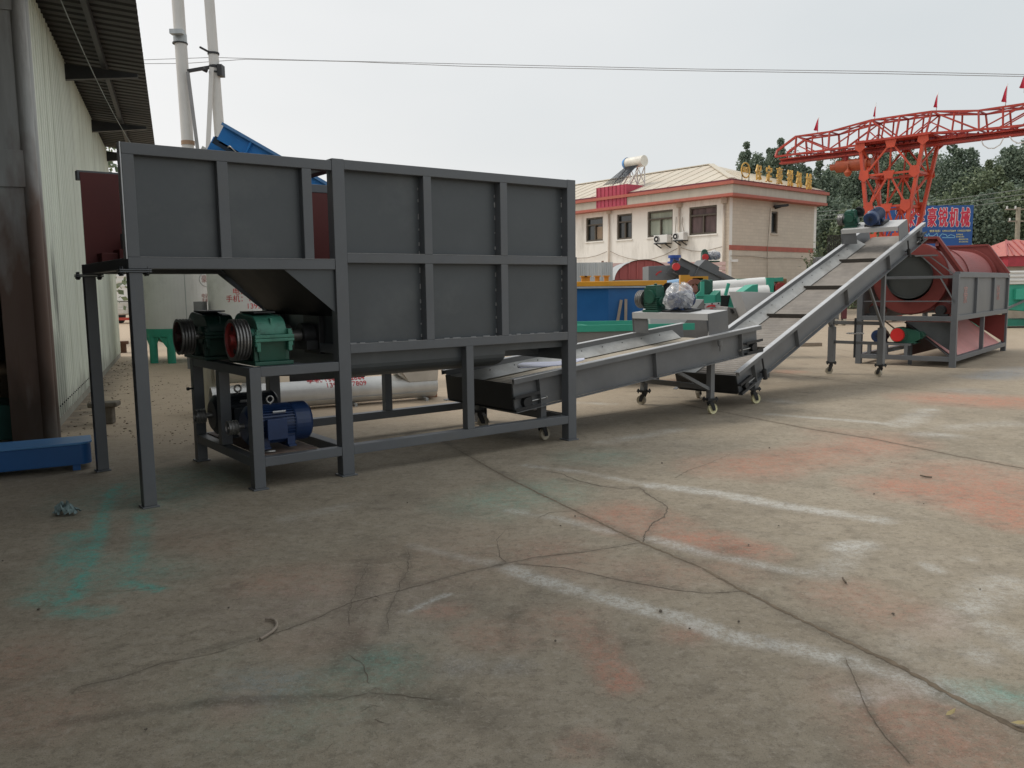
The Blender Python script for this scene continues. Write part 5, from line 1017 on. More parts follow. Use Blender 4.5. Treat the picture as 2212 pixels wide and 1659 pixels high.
# ---------------------------------------------------------------- trees
def leafmat(name, lo, hi):
    m = bpy.data.materials.new(name); m.use_nodes = True; t = m.node_tree; n = t.nodes; k = t.links; b = n['Principled BSDF']; g = n.new('ShaderNodeNewGeometry'); r = n.new('ShaderNodeValToRGB')
    r.color_ramp.elements[0].color = (*lo, 1); r.color_ramp.elements[1].color = (*hi, 1); k.new(g.outputs['Random Per Island'], r.inputs[0]); k.new(r.outputs[0], b.inputs['Base Color']); b.inputs['Roughness'].default_value = .5
    tr_ = n.new('ShaderNodeBsdfTranslucent'); k.new(r.outputs[0], tr_.inputs[0]); ms_ = n.new('ShaderNodeMixShader'); ms_.inputs[0].default_value = .3; k.new(b.outputs[0], ms_.inputs[1]); k.new(tr_.outputs[0], ms_.inputs[2]); k.new(ms_.outputs[0], n['Material Output'].inputs[0]); return m
LEAFA = leafmat('hazy_poplar_leaf', (.115, .160, .120), (.24, .30, .215)); LEAFB = leafmat('yellow_green_leaf', (.125, .170, .105), (.26, .31, .185)); BARK = mat('pale_bark', (.22, .20, .16), .85, var=.3, scale=4, streak=4)  # leaf greens paled and blued, distance haze mixed into the colour
def leaf_mesh(pts, sz, name, m, parent, rs):
    n_ = len(pts); a = rs.normal(size=(n_, 3)); a /= np.linalg.norm(a, axis=1)[:, None]; c_ = rs.normal(size=(n_, 3)); c_ -= a*(a*c_).sum(1)[:, None]; c_ /= np.linalg.norm(c_, axis=1)[:, None]
    s = sz*rs.uniform(.6, 1.35, (n_, 1)); v = np.stack([pts-a*s*.5, pts+c_*s*.36, pts+a*s*.55, pts-c_*s*.36], 1).reshape(-1, 3)
    me = bpy.data.meshes.new(name); me.vertices.add(4*n_); me.vertices.foreach_set('co', v.astype(np.float32).ravel()); me.loops.add(4*n_); me.loops.foreach_set('vertex_index', np.arange(4*n_, dtype=np.int32))
    me.polygons.add(n_); me.polygons.foreach_set('loop_start', np.arange(0, 4*n_, 4, dtype=np.int32)); me.polygons.foreach_set('loop_total', np.full(n_, 4, np.int32)); me.update(); me.materials.append(m)
    o = bpy.data.objects.new(name, me); COL.objects.link(o); o.parent = parent; return o
def tree(label, loc, h, rad, seed, m, group, nl=13000, lsz_=.20, base=.18):
    rs = np.random.default_rng(seed); tr = thing('poplar_tree', label, 'tree', loc, rs.uniform(0, 6), group); b = MB()
    pth = [Vector((rs.normal()*.03*i, rs.normal()*.03*i, h*.9*i/6)) for i in range(7)]
    for i, (p, q) in enumerate(zip(pth, pth[1:])): b.cyl(p, q, .22*(1-i/7.5), .22*(1-(i+1)/7.5), 10)
    cl = []; lead = [(rs.normal()*.1, rs.normal()*.1, 1.)] + [(rad*rs.uniform(.3, .7)*math.cos(a_), rad*rs.uniform(.3, .7)*math.sin(a_), rs.uniform(.80, .95)) for a_ in rs.uniform(0, 2*PI, 3)]
    for i in range(46):
        f = rs.uniform(0, 1)**.85*.86; z = h*(base+(1-base)*f); env = max(rad*.2, rad*(.75+.9*f-1.45*f*f)*1.1); a = rs.uniform(0, 2*PI); d = env*rs.uniform(.15, 1.0)
        cl.append((np.array([d*math.cos(a), d*math.sin(a), z]), rad*rs.uniform(.24, .44)))
        if i < 16: b.cyl((0, 0, max(.3, z-d*1.3-.8)), tuple(cl[-1][0]), .05, .015, 6)
    for lx, ly, lh in lead:
        for q_ in range(7): f = .66+q_*.05*lh*1.06; cl.append((np.array([lx*(1-.3*q_/6)+rs.normal()*.12, ly*(1-.3*q_/6)+rs.normal()*.12, h*min(f, lh-.01)]), rad*(.34-.036*q_)*rs.uniform(.8, 1.2)))
    b.build('trunk', BARK, tr)
    per = nl//len(cl); pts = []
    for c_, r_ in cl:
        q = rs.normal(size=(per, 3)); q /= np.linalg.norm(q, axis=1)[:, None]; q *= (rs.uniform(.15, 1, (per, 1))**.45)*r_; q[:, 2] *= 1.25; pts.append(c_+q)
    leaf_mesh(np.concatenate(pts), lsz_, 'crown', m, tr, rs); return tr
TG = 'poplars beyond the yard wall'
for i, (px, py, Yd, rad, kind) in enumerate(((1590, 378, 70, 1.4, 0), (1622, 308, 70, 2.0, 0), (1658, 322, 73, 2.1, 0), (1690, 298, 68, 2.3, 0), (1735, 340, 74, 2.4, 0), (1775, 350, 66, 2.6, 0), (1820, 325, 72, 2.6, 1), (1868, 335, 65, 2.8, 0), (1915, 305, 72, 2.7, 0), (1962, 318, 64, 2.7, 1), (2010, 312, 70, 2.7, 0), (2058, 310, 66, 2.7, 0), (2096, 332, 72, 2.3, 0), (2135, 352, 62, 2.4, 1), (2175, 322, 66, 2.6, 0), (2215, 300, 62, 2.8, 0), (2265, 310, 66, 2.8, 0), (2310, 330, 62, 2.8, 1))):
    top_ = P(px, py-12, Yd); tree(['dark green poplar in the row beyond the yard, mixed with its neighbours', 'yellowish green poplar among the darker row beyond the yard'][kind], (top_.x, Yd, 0), top_.z/1.03, rad, 100+i, (LEAFA, LEAFB)[kind], TG)
for i, (px, py, Yd, rad) in enumerate(((1790, 420, 54, 2.2), (1850, 440, 52, 2.4), (1990, 420, 54, 2.4), (2060, 400, 55, 2.4), (2120, 415, 53, 2.3), (2180, 400, 54, 2.6), (2240, 390, 54, 2.6))):
    top_ = P(px, py, Yd); tree('lower bushy green tree standing in front of the tall poplars', (top_.x, Yd, 0), top_.z, rad, 300+i, (LEAFA, LEAFB)[i % 2], 'bushy trees before the poplars', 11000, .19, .02)
tl_ = P(222, 345, 27); tree('leafy tree just visible beyond the far end of the shed wall', (tl_.x-.3, 26, 0), tl_.z+1.2, 1.9, 77, LEAFB, None, 2600, .2, .2)
for i, (px, Yd, h_, s_) in enumerate(((1765, 43.5, 2.6, .5),)):
    q = P(px, 600, Yd); tr = thing('shrub', 'small bright green shrub at the foot of the beige office wall', 'shrub', (q.x, Yd, 0)); rs = np.random.default_rng(5); leaf_mesh(rs.normal(size=(700, 3))*[s_*.5, s_*.5, .55]+[0, 0, 2.2], .16, 'foliage', LEAFB, tr, rs); b = MB(); b.cyl((0, 0, 0), (0, 0, 2.4), .04, n=6); b.build('stem', BARK, tr)
rs = np.random.default_rng(9); hd = np.stack([rs.uniform(14, 60, 16000), rs.uniform(57, 60, 16000), rs.uniform(0, 1, 16000)**.8*3.6*(.8+.2*np.sin(np.arange(16000)))], 1); o = leaf_mesh(hd, .36, 'undergrowth', LEAFA, None, rs); tag(o, 'dark tangle of undergrowth below the poplar trunks', 'undergrowth', None, 'stuff')
b = MB()
b.box(-60, 80, 62, 62.2, 0, 2.3); tag(b.build('boundary_wall', mat('dark_yard_wall', (.12, .115, .10), .85, var=.2, scale=.6)), 'dark boundary wall half lost behind the undergrowth and billboard', 'wall')

# ---------------------------------------------------------------- poles and wires
def pole(pts, Y, r, label, extra):
    p0 = P(*pts[0], Y); x = p0.x; o = thing('tall_pole', label, 'pole', (x, Y, 0)); h_ = 13; ln_ = (P(*pts[1], Y).x-x)/(P(*pts[1], Y).z-p0.z)
    b = MB(); b.cyl((-p0.z*ln_, 0, 0), ((h_-p0.z)*ln_, 0, h_), r*1.03, r*.97, 28); b.build('shaft', POLE, o)
    extra(o, lambda px, py: Vector((P(px, py, Y).x-x, 0, P(px, py, Y).z))); return o
RUSTB = mat('rusty_band', (.30, .20, .13), .7, var=.3)
def band(o, c_, r, m=DARKST, h_=.05): b = MB(); b.lathe([(-h_/2, r), (-h_/2, r+.018), (h_/2, r+.018), (h_/2, r)], c_, (0, 0, 1), 24); b.build('band', m, o)
def ex1(o, f):
    band(o, f(389, 84), .150, GALV, .22); band(o, f(389, 94), .17, DARKST, .03); b = MB(); c_ = f(388, 74); b.box(c_.x-.12, c_.x+.2, -.36, -.18, c_.z-.08, c_.z+.03); b.build('lamp_housing', GALV, o); band(o, f(406, 309), .150, RUSTB, .10)
def ex2(o, f):
    band(o, f(461, 116), .128, DARKST, .05); band(o, f(464, 145), .128, DARKST, .07); band(o, f(464, 157), .128, DARKST, .04)
    b = MB(); a = f(460, 117); c_ = f(441, 109); b.bar(a, c_+Vector((0, -.3, 0)), .04, .04); b.build('bracket', DARKST, o)
    b = MB(); a = f(464, 149); c_ = f(412, 158); b.bar(a+Vector((0, -.2, 0)), c_+Vector((0, -.2, 0)), .06, .08); c2_ = f(448, 160); b.cyl(c2_+Vector((0, -.3, .05)), c2_+Vector((.1, -.3, 0)), .05, n=8); b.build('arm', DARKST, o)
    b = MB(); c_ = f(478, 152); b.box(c_.x-.06, c_.x+.06, -.15, .1, c_.z-.16, c_.z+.12); b.build('insulator_box', DARKST, o)
    b = MB(); b.bar(f(464, 150)+Vector((0, -.22, 0)), f(447, 330)+Vector((0, -.22, -1)), .11, .03, (0, 1, 0)); b.build('stay', POLE, o)
    b = MB(); b.bar(f(412, 160)+Vector((0, -.2, 0)), f(440, 330)+Vector((0, -.2, -1)), .07, .07, (0, 1, 0)); b.build('stay', mat('grey_stay', (.25, .25, .25), .6), o)
pole(((384, 0), (406, 318)), 22, .150, 'left one of two pale grey poles, thicker, with a lamp housing high up', ex1)
pole(((452, 0), (475, 300)), 22, .127, 'right one of two pale grey poles, with a dark side arm and stays', ex2)
def wire(pts, r, lab, m=WIRE):
    q = [P(x, y, Y) for x, y, Y in pts]; path = []
    for a, c_ in zip(q, q[1:]): path += [a.lerp(c_, i/8) for i in range(8)]
    b = MB(); b.tube(path+[q[-1]], r, 6); return tag(b.build('overhead_wire', m), lab, 'wire')
wire([(200, 133, 22.3), (460, 124, 22.3), (700, 131, 22), (1000, 138, 21.4), (1500, 149, 20.4), (1900, 154, 19.6), (2300, 163, 19)], .008, 'upper strand of the paired wires crossing the whole sky')
wire([(200, 138, 22.3), (400, 137, 22.3), (530, 128, 22), (760, 133, 22), (1000, 143, 21.4), (1500, 153, 20.4), (1900, 159, 19.6), (2300, 167, 19)], .008, 'lower strand of the paired wires crossing the whole sky')
for i in range(3): wire([(1700, 462+i*9, 50), (1850, 452+i*9, 49), (2000, 438+i*10, 48), (2260, 402+i*11, 46)], .018, ['top wire of three in front of the poplars', 'middle wire of three in front of the poplars', 'lowest wire of three in front of the poplars'][i], DKWIRE)
up = P(2197, 560, 50); ut = P(2200, 448, 50); o = thing('utility_pole', 'weathered concrete utility pole standing by the red roofed hut', 'utility pole', (up.x, 50, 0)); b = MB(); b.cyl((0, 0, 0), (ut.x-up.x, 0, ut.z), .17, .12, 14); b.build('shaft', mat('weathered_concrete', (.36, .32, .25), .8), o)
b = MB(); b.box(-.9, .9, -.1, -.03, ut.z-.15, ut.z-.08); b.box(-.7, .7, -.1, -.03, ut.z-.85, ut.z-.78); each(b, 'crossarm', WOOD, o)
b = MB(); [b.cyl((x, -.06, z), (x, -.06, z+.16), .05, n=8) for x, z in ((-.8, ut.z-.08), (-.3, ut.z-.08), (.8, ut.z-.08), (-.6, ut.z-.78), (.6, ut.z-.78))]; each(b, 'insulator', WHITE, o)

# ---------------------------------------------------------------- tanks and things behind the hopper
def silo(px, Y, R, z0, ztop, label, legs):
    q = P(px, 600, Y); o = thing('silo_tank', label, 'tank', (q.x, Y, 0)); b = MB(); b.lathe([(z0, R), (ztop, R), (ztop+.35, .2), (ztop+.35, 0)], (0, 0, 0), (0, 0, 1), 64); b.build('shell', TANK, o)
    b = MB(); b.lathe([(z0-.16, R*.985), (z0-.02, R*1.01), (z0+.01, R*1.01)], (0, 0, 0), (0, 0, 1), 64); b.lathe([(z0-.16, R*.98), (z0-.45, .1)], (0, 0, 0), (0, 0, 1), 40); b.build('base_ring', GREEN, o)
    for a in legs:
        x, y = (R-.08)*math.cos(a), (R-.08)*math.sin(a); b = MB(); b.cyl((x, y, 0), (x, y, z0-.1), .085, n=16); d = Vector((-math.sin(a), math.cos(a), 0)); b.prism([Vector((x, y, z0-.02))-d*.34, Vector((x, y, z0-.02))+d*.34, Vector((x, y, z0-.40))+d*.09, Vector((x, y, z0-.40))-d*.09], Vector((math.cos(a), math.sin(a), 0))*.02); b.build('leg', GREEN, o)
    return o, q.x
t1, t1x = silo(384, 18.6, .78, .74, 3.1, 'silver tank on green legs, left of the two, with an oval mark', (-2.15, -1.5, -.4, 1.0, 2.3))
seam = MB(); a_ = math.asin((P(405, 650, 18).x-t1x)/.8)
for da in (a_,): seam.box(.78*math.sin(da)-.006, .78*math.sin(da)+.006, -.78*math.cos(da)-.006, -.78*math.cos(da)+.01, .76, 3.0)
seam.build('seam', GALV, t1)
def angz(ox, px, py, Y, R): q = P(px, py, Y-R*.95); return math.asin(max(-.98, min(.98, (q.x-ox)/R))), q.z
th_, zz = angz(t1x, 429, 603, 18.6, .78); lettering_cyl('豪锐', .17, (0, 0, 0), (0, 0, 1), .78, th_, zz, 'marking', REDFADE, t1)
b = MB(); b.tube([((.785)*math.sin(th_+.20/.78*1.1*math.cos(a)), -(.785)*math.cos(th_+.20/.78*1.1*math.cos(a)), zz+.16*math.sin(a)) for a in np.linspace(0, 2*PI, 33)], .006, 6); b.build('oval_mark', GALV, t1)
th_, zz = angz(t1x, 428, 645, 18.6, .78); lettering_cyl('电话\n手机', .10, (0, 0, 0), (0, 0, 1), .78, th_, zz, 'marking', REDFADE, t1)
t2, t2x = silo(535, 17.2, .80, .62, 3.1, 'silver tank behind the drive motors, right of the two, with red phone lettering', (-2.2, -1.2, -.2, 1.0, 2.3))
th_, zz = angz(t2x, 528, 646, 17.2, .80); lettering_cyl('电话：0312\n手机：13931372\n         13932257', .145, (0, 0, 0), (0, 0, 1), .80, th_+.18, zz, 'lettering', REDTXT, t2)
ctl = MB(); q = P(441, 668, 16.9); ctl.box(q.x-.06, q.x+.10, 16.5, 16.8, q.z-.1, q.z+.16); ctl.box(q.x-.12, q.x+.12, 16.45, 16.85, q.z-.13, q.z-.10); ctl.cyl((q.x+.02, 16.4, q.z-.30), (q.x+.02, 16.8, q.z-.30), .11, n=20); ctl.cyl((q.x-.12, 16.4, q.z-.46), (q.x-.12, 16.9, q.z-.46), .11, n=20); ctl.box(q.x-.25, q.x+.14, 16.5, 16.85, 0, q.z-.62); ctl.bar((q.x+.02, 16.7, q.z-.3), (q.x+.02, 16.7, q.z), .08, .08); tag(ctl.build('feed_valve', mat('grey_valve', (.16, .165, .165), .5)), 'grey feed valve standing between the two silver tanks', 'valve')
# white lorry far behind, between the shed wall and the tanks
q = G(268, 700); lo = thing('lorry', 'white lorry glimpsed far behind between the shed wall and hopper legs', 'lorry', (q.x, q.y+.6, 0))
b = MB(); b.box(-1.1, 1.1, 0, 5.5, 1.15, 2.75); b.build('cargo_box', WHITE, lo, .05); b = MB(); [b.box(-1.1, 1.1, -.06, -.01, z, z+.06) for z in (1.9, 2.15, 2.4, 2.65)]; each(b, 'rib', WHITE, lo)
b = MB(); b.box(-1.05, 1.05, -.2, .0, .45, 1.1); b.box(-.4, .1, -.3, -.2, .5, .8); b.build('tail_gear', mat('dirty_white', (.5, .48, .44), .6, var=.2), lo, .03); b = MB(); b.box(-1.15, 1.15, -.26, -.1, .18, .32); b.build('bumper', CRANE, lo)
b = MB(); [b.cyl((x-.12, .9, .45), (x+.12, .9, .45), .45, n=24) for x in (-.9, .9)]; each(b, 'wheel', RUBBER, lo)
# blue conveyor standing behind the hopper
Yb = 13.6; a0 = P(485, 268, Yb); a1 = P(705, 394, Yb); d_ = (a1-a0); ln_ = d_.length; bc = thing('inclined_trough', 'bright blue inclined trough conveyor rising up behind the hopper top', 'conveyor', (a0.x, Yb, 0)); th_ = math.atan2(-d_.z, d_.x)
Tb = Matrix.Translation((0, 0, a0.z)) @ Matrix.Rotation(th_, 4, 'Y'); Lb = ln_*1.9
b = MB(Tb); b.box(-.0, Lb, 0, .01, -.27, 0); b.build('side_wall', BLUE2, bc); b = MB(Tb); b.box(-.02, Lb, -.07, .012, 0, .012); b.box(-.02, Lb, -.07, -.06, -.035, 0); b.build('flange', mat('pale_blue_edge', (.10, .24, .48), .4), bc)
b = MB(Tb); b.box(-.22, Lb, .40, .41, -.50, -.262); b.build('side_wall', BLUE2, bc); b = MB(Tb); b.box(-.05, .62, .012, .35, -.36, -.235); b.box(.05, Lb, .012, .38, -.30, -.272); b.build('head_cover', mat('navy_rubber', (.012, .03, .06), .5), bc)
b = MB(Tb); [b.box(x, x+.03, -.05, 0, -.27, -.0) for x in (.50, 1.35, 2.2)]; each(b, 'rib', BLUE2, bc); b = MB(Tb); b.box(-.32, .5, .42, .5, -.58, -.49); b.build('edge_rail', WHITE, bc); b = MB(Tb); b.tube([(.22, -.03, -.30), (.25, -.06, -.26), (.40, -.06, -.30), (.5, -.04, -.34)], .010, 6); b.build('take_up', STEEL, bc)
b = MB(); [b.box(x-.05, x+.05, .3, .4, 0, a0.z+math.sin(-th_)*x-.55) for x in (1.3, 2.4)]; each(b, 'leg', BLUE2, bc)
# silver screw conveyor lying on the ground behind the hopper
pl0 = G(560, 893); pl1 = G(943, 862); pd = (pl1-pl0).normalized(); sc = thing('screw_conveyor', 'silver tube screw conveyor lying on the ground behind the hopper legs', 'screw conveyor', (pl0.x, pl0.y, 0), math.atan2(pd.y, pd.x)); Lp = (pl1-pl0).length; rp = .165
b = MB(); b.lathe([(-.55, rp*.9), (-.55, rp), (Lp, rp), (Lp, 0)], (0, .1, rp+.03), (1, 0, 0), 40); b.build('tube', SILVER, sc)
b = MB(); b.box(-.5, Lp-.01, -.065, -.058, .12, .128); [b.box(x, x+.04, -.10, .30, 0, .04) for x in (-.3, 1.2, Lp-.2)]; b.build('cradle', GALV, sc)
b = MB(); b.prism([(Lp-.62, -.05, .42), (Lp-.02, -.05, .42), (Lp-.02, -.05, .27), (Lp-.38, -.05, .24)], (0, .32, 0)); b.prism([(Lp-.62, -.12, .53), (Lp+.0, -.12, .53), (Lp+.0, -.06, .27), (Lp-.42, -.06, .27)], (0, .40, 0)); b.build('inlet_box', SILVER, sc, .004)
lettering_cyl('手机 13931372069\n        13932257809', .10, (0, .1, rp+.03), (1, 0, 0), rp, .62, Lp*.42, 'lettering', REDTXT, sc, 1.0, 'along')
# pale upright pipe and open stub between the skid legs
q = G(440, 905); pp_ = thing('bent_pipe', 'cream pipe standing upright with an open side stub beside the motor stand', 'pipe', (q.x-.1, q.y+.55, 0)); b = MB(); b.lathe([(0, .10), (0, .115), (.72, .115), (.72, .1)], (0, 0, 0), (0, 0, 1), 24); b.build('tube', CREAM, pp_); b = MB(); b.lathe([(0, .13), (.0, .145), (.55, .145), (.55, 0)], (.12, -.15, .52), (.9, .3, 0), 24); b.build('stub', CREAM, pp_); b = MB(); b.lathe([(.02, .13), (.02, 0)], (.12, -.15, .52), (.9, .3, 0), 24); b.build('stub_bore', mat('dusty_bore', (.12, .10, .07), .8), pp_)
q = G(505, 880); bx = thing('sheet_chute', 'light grey sheet metal chute leaning behind the motor stand', 'chute', (q.x, q.y+.8, 0)); b = MB(); b.prism([(-.2, 0, .1), (.16, 0, .1), (.30, 0, .62), (.05, 0, .62)], (0, .25, 0)); b.build('chute_plate', LGREY, bx, .004); b = MB(); b.box(-.3, .9, .25, .32, .3, .62); b.build('back_plate', DARKST, bx)
q = G(500, 890); o = thing('board_stack', 'dark plates stacked upright behind the hopper legs', 'plates', (q.x+1.0, q.y+1.2, 0), .3); b = MB(); b.box(-.55, .45, 0, .05, 0, .75); b.box(-.5, .5, .08, .12, 0, .70); each(b, 'plate', DARKST, o)
q = G(430, 790); o = thing('rubble_box', 'broken grey crate of scrap under the silver tanks', 'crate', (q.x-.25, q.y+2.2, 0), .2); b = MB(); b.box(-.3, .5, 0, .5, 0, .40); b.build('crate', mat('grey_crate', (.20, .18, .15), .8, var=.3), o)

# ---------------------------------------------------------------- blue trough and scrap in the shed mouth
tq0, tq1 = G(-60, 1040), G(203, 1013); td = (tq1-tq0).normalized(); bt = thing('blue_trough', 'long low blue painted trough end lying at the left edge of the picture', 'trough', (tq1.x, tq1.y, 0), math.atan2(td.y, td.x)); zt_ = .245; zb_ = .05
n_ = 8; prf = [(-2.6, -.0), (-.10, .0)]+[(-.10+.09*math.sin(a), .09-.09*math.cos(a)) for a in np.linspace(.2, PI/2, n_)]+[(-.01, .36), (-2.6, .36)]
b = MB(); b.prism([(x, y, zb_+.0) for x, y in prf], (0, 0, zt_-zb_-.02)); b.build('body', BLUE, bt, .006); b = MB(); b.prism([(x, y, zt_-.02) for x, y in [(-2.62, -.012), (-.09, -.012), (-.03, .02), (.0, .08), (.0, .37), (-2.62, .37)]], (0, 0, .02)); b.build('rim', mat('light_blue_rim', (.08, .24, .50), .4, var=.1), bt, .004); b = MB(); b.box(-.16, -.10, .02, .08, 0, zb_+.02); b.box(-2.4, -2.34, .02, .08, 0, zb_+.02); each(b, 'foot', BLUE, bt)
q = G(5, 960); o = MB(); o.prism([(q.x-.6, q.y+.25, 0), (q.x+.05, q.y+.25, 0), (q.x+.03, q.y+.25, .36), (q.x-.6, q.y+.25, .40)], (0, .5, 0)); tag(o.build('scrap_bin', mat('dull_teal', (.05, .16, .14), .6, var=.2), None, .004), 'dull teal metal bin in the dark shed mouth at the left edge', 'bin')
q = G(-30, 900); o = thing('machine_frame', 'dark machine frame standing inside the shed behind the column', 'machine', (q.x-.5, q.y+3, 0)); b = MB(); b.box(-1.4, .2, 0, .08, 1.9, 2.0); b.box(-1.4, .2, 0, .08, 1.2, 1.3); b.box(-1.4, -1.3, 0, .1, 0, 2.2); b.box(.1, .2, 0, .1, 0, 2.2); each(b, 'bar', DARKST, o); b = MB(); b.cyl((-.6, .4, 1.2), (-.6, .4, .4), .4, .15, 20); b.build('cone', mat('grey_cone', (.2, .22, .22), .6), o)

# ---------------------------------------------------------------- machines between the conveyor and the office
def at(px, py, Y): return P(px, py, Y)
def slabpx(b, pts, Y, th):        # an outline given its own distance, size and thickness
    b.prism([at(x, y, Y) for x, y in pts], (0, th, 0))
o = thing('sheet_fence', 'galvanised corrugated sheet screen standing beside the red arched shed', 'fence', at(1240, 660, 27)*1); o.location.z = 0
b = MB(); L0 = at(1322, 600, 27).x-o.location.x; corr(b, L0, .14, -.03, lambda x, of: ((x, of, 0), (x, of, at(1280, 567, 27).z))); b.build('sheet', GALV, o); b = MB(); [b.box(x, x+.06, .05, .11, 0, 2.2) for x in (0, 1.2)]; each(b, 'post', DARKST, o)
# pink slatted wall and red arched shed
q0 = at(1300, 620, 31); q1 = at(1480, 620, 31); o = thing('slat_fence', 'pale pink horizontal slat fence in front of the office wall', 'fence', (q0.x, 31, 0)); zt_ = at(1400, 562, 31).z
PINKW = mat('pale_pink_slat', (.62, .42, .38), .6, var=.08)
b = MB(); z = .05
while z < zt_-.14: b.prism([(0, .02, z), (0, 0, z+.02), (0, .03, z+.15), (0, .05, z+.15)], (q1.x-q0.x+1.5, 0, 0)); z += .17
b.build('slats', PINKW, o); b = MB(); [b.box(x, x+.08, .06, .12, 0, zt_) for x in np.arange(0, 4.2, 1.3)]; each(b, 'post', mat('brown_post', (.25, .16, .12), .6), o)
b = MB(); b.tube([(.4+.55*math.cos(a), -.15, zt_-.75+.45*math.sin(a)) for a in np.linspace(0, PI, 14)], .025, 6); b.tube([(.15, -.15, 0), (.15, -.15, zt_-.05)], .03, 6); b.tube([(.95, -.15, 0), (.95, -.15, zt_-.7)], .03, 6); b.tube([(.3+.6*math.cos(a), -.15, zt_-1.25+.25*math.sin(a)) for a in np.linspace(0, PI, 10)], .02, 6); each(b, 'rail', mat('brown_rail', (.30, .20, .16), .6), o) if False else b.build('arched_rail', mat('brown_rail', (.30, .20, .16), .6), o)
ca = at(1390, 604, 28); ar = thing('arched_shed', 'small shed with a red half round gable', 'shed', (ca.x, 28, 0)); hz = ca.z; wv_ = at(1452, 604, 28).x-ca.x; rz = at(1385, 562, 28).z-hz
RGAB = mat('red_gable_sheet', (.36, .085, .08), .5, var=.1, scale=2, stain=(.30, .10, .09), stain_amt=.5, streak=8)
n_ = 28; pts = [(wv_*math.cos(a), 0, hz+rz*math.sin(a)) for a in np.linspace(0, PI, n_)]
b = MB(); b.prism(pts, (0, .05, 0)); b.build('gable', RGAB, ar); b = MB(); b.add([p for x, y, z in pts for p in ((x*1.02, -.1, hz+(z-hz)*1.03), (x*1.02, 3, hz+(z-hz)*1.03))], [(2*i, 2*i+1, 2*i+3, 2*i+2) for i in range(n_-1)]); b.build('roof', GALV, ar)
b = MB(); [b.bar((x, -.03, hz+.02), (x, -.03, hz+rz*math.sqrt(max(0, 1-(x/wv_)**2))-.01), .05, .03, (0, 1, 0)) for x in np.arange(-wv_+.2, wv_-.1, .28)]; each(b, 'rib', RGAB, ar); b = MB(); b.box(-wv_, wv_, .1, 3, 0, hz); b.build('dark_interior', DARKST, ar)
b = MB(); b.box(-wv_, wv_, -.08, .0, hz-.14, hz-.01); b.build('lintel', mat('tan_lintel', (.42, .34, .26), .7), ar); b = MB(); [b.box(x, x+.16, -.1, .06, 0, hz-.14) for x in (-wv_, wv_-.16, -wv_+.25)]; each(b, 'jamb', mat('pink_jamb', (.45, .10, .13), .6), ar)
# blue mixing tank with orange rim
Yt = 15.2; a0 = at(1205, 660, Yt); bt2 = thing('blue_tank', 'large dark blue trough machine with an orange yellow rim behind the low conveyor', 'tank', (a0.x, Yt, 0))
W2 = at(1440, 640, Yt).x-a0.x; zr1 = at(1340, 622, Yt).z; zr0 = zr1-1.0; zor = at(1340, 607.5, Yt).z; xm = at(1314, 650, Yt).x-a0.x
DBLUE = mat('deep_blue_tank', (.004, .095, .29), .42, var=.12, scale=1.3, stain=(.006, .12, .34), stain_amt=.5)
b = MB(); b.prism([(0, .35, .15), (xm, 0, .15), (W2, 0, .15), (W2, 1.3, .15), (0, 1.3, .15)], (0, 0, zr1-.15)); b.build('body', DBLUE, bt2, .01)
b = MB(); b.prism([(-.1, .30, zr1), (xm, -.06, zr1), (W2+.05, -.06, zr1), (W2+.05, 1.4, zr1), (-.1, 1.4, zr1)], (0, 0, .03)); b.build('lip', mat('pale_lip', (.30, .36, .42), .5), bt2)
b = MB(); b.prism([(-.1, .28, zr1+.035), (xm, -.04, zr1+.035), (W2-.0, -.04, zr1+.035), (W2-.0, 1.2, zr1+.035), (-.1, 1.2, zr1+.035)], (0, 0, zor-zr1-.03)); b.build('rim', ORNG, bt2, .01)
for px in (1263, 1272, 1293, 1313): x = at(px, 610, Yt).x-a0.x; b = MB(); b.box(x-.04, x+.04, .2, .3, zor, zor+.09); b.box(x-.06, x+.06, .16, .34, zor+.09, zor+.11); b.build('lug', ORNG, bt2)
OLDW = mat('weathered_strap', (.26, .22, .18), .8, var=.25)
b = MB()
for (x0, y0, x1, y1) in ((1326, 706, 1342, 648), (1351, 706, 1352, 646)): p, q = at(x0, y0, Yt-.15), at(x1, y1, Yt-.04); b.bar((p.x-a0.x, -.15, max(.02, p.z-.3)), (q.x-a0.x, -.04, q.z), .05, .03, (0, 1, 0))
each(b, 'strap', OLDW, bt2)
# orange drive head right of it
c_ = at(1479, 700, 16); od = thing('drive_head', 'orange yellow drive frame with a rusty wheel and green gearbox', 'drive unit', (c_.x, 16, 0)); f = lambda x, y: (at(x, y, 16).x-c_.x, at(x, y, 16).z)
b = MB(); z1 = f(1479, 594)[1]; b.box(-.09, .09, 0, .15, 0, z1); x1, z2 = f(1530, 600); b.box(.09, x1, 0, .12, z2-.06, z2+.03); b.bar((.1, .06, f(1483, 632)[1]), (f(1516, 602)[0], .06, z2-.06), .07, .07); b.box(x1-.3, x1-.1, .0, .1, .3, z2); each(b, 'frame', ORNG, od)
x, z = f(1499, 624); b = MB(); b.lathe([(0, .10), (-.02, .19), (.06, .19), (.06, .10), (0, .1)], (x, -.08, z), (0, 1, 0), 26); b.lathe([(0, 0), (0, .07), (.08, .07)], (x, -.09, z), (0, 1, 0), 16); [b.bar((x, -.05, z), (x+.15*math.cos(a), -.05, z+.15*math.sin(a)), .04, .03) for a in (0, 1.57, 3.14, 4.71)]; b.build('wheel', mat('rusty_red_wheel', (.33, .13, .10), .6, var=.3), od)
x, z = f(1521, 618); b = MB(); b.box(x-.14, x+.16, -.05, .3, z-.2, z+.12); b.cyl((x, -.1, z-.02), (x, .3, z-.02), .15, n=20); b.build('gearbox', GEARG, od, .02); b = MB(); x, z = f(1495, 655); b.box(x-.2, x+.2, .05, .3, 0, z+.25); b.build('stand', DARKST, od)
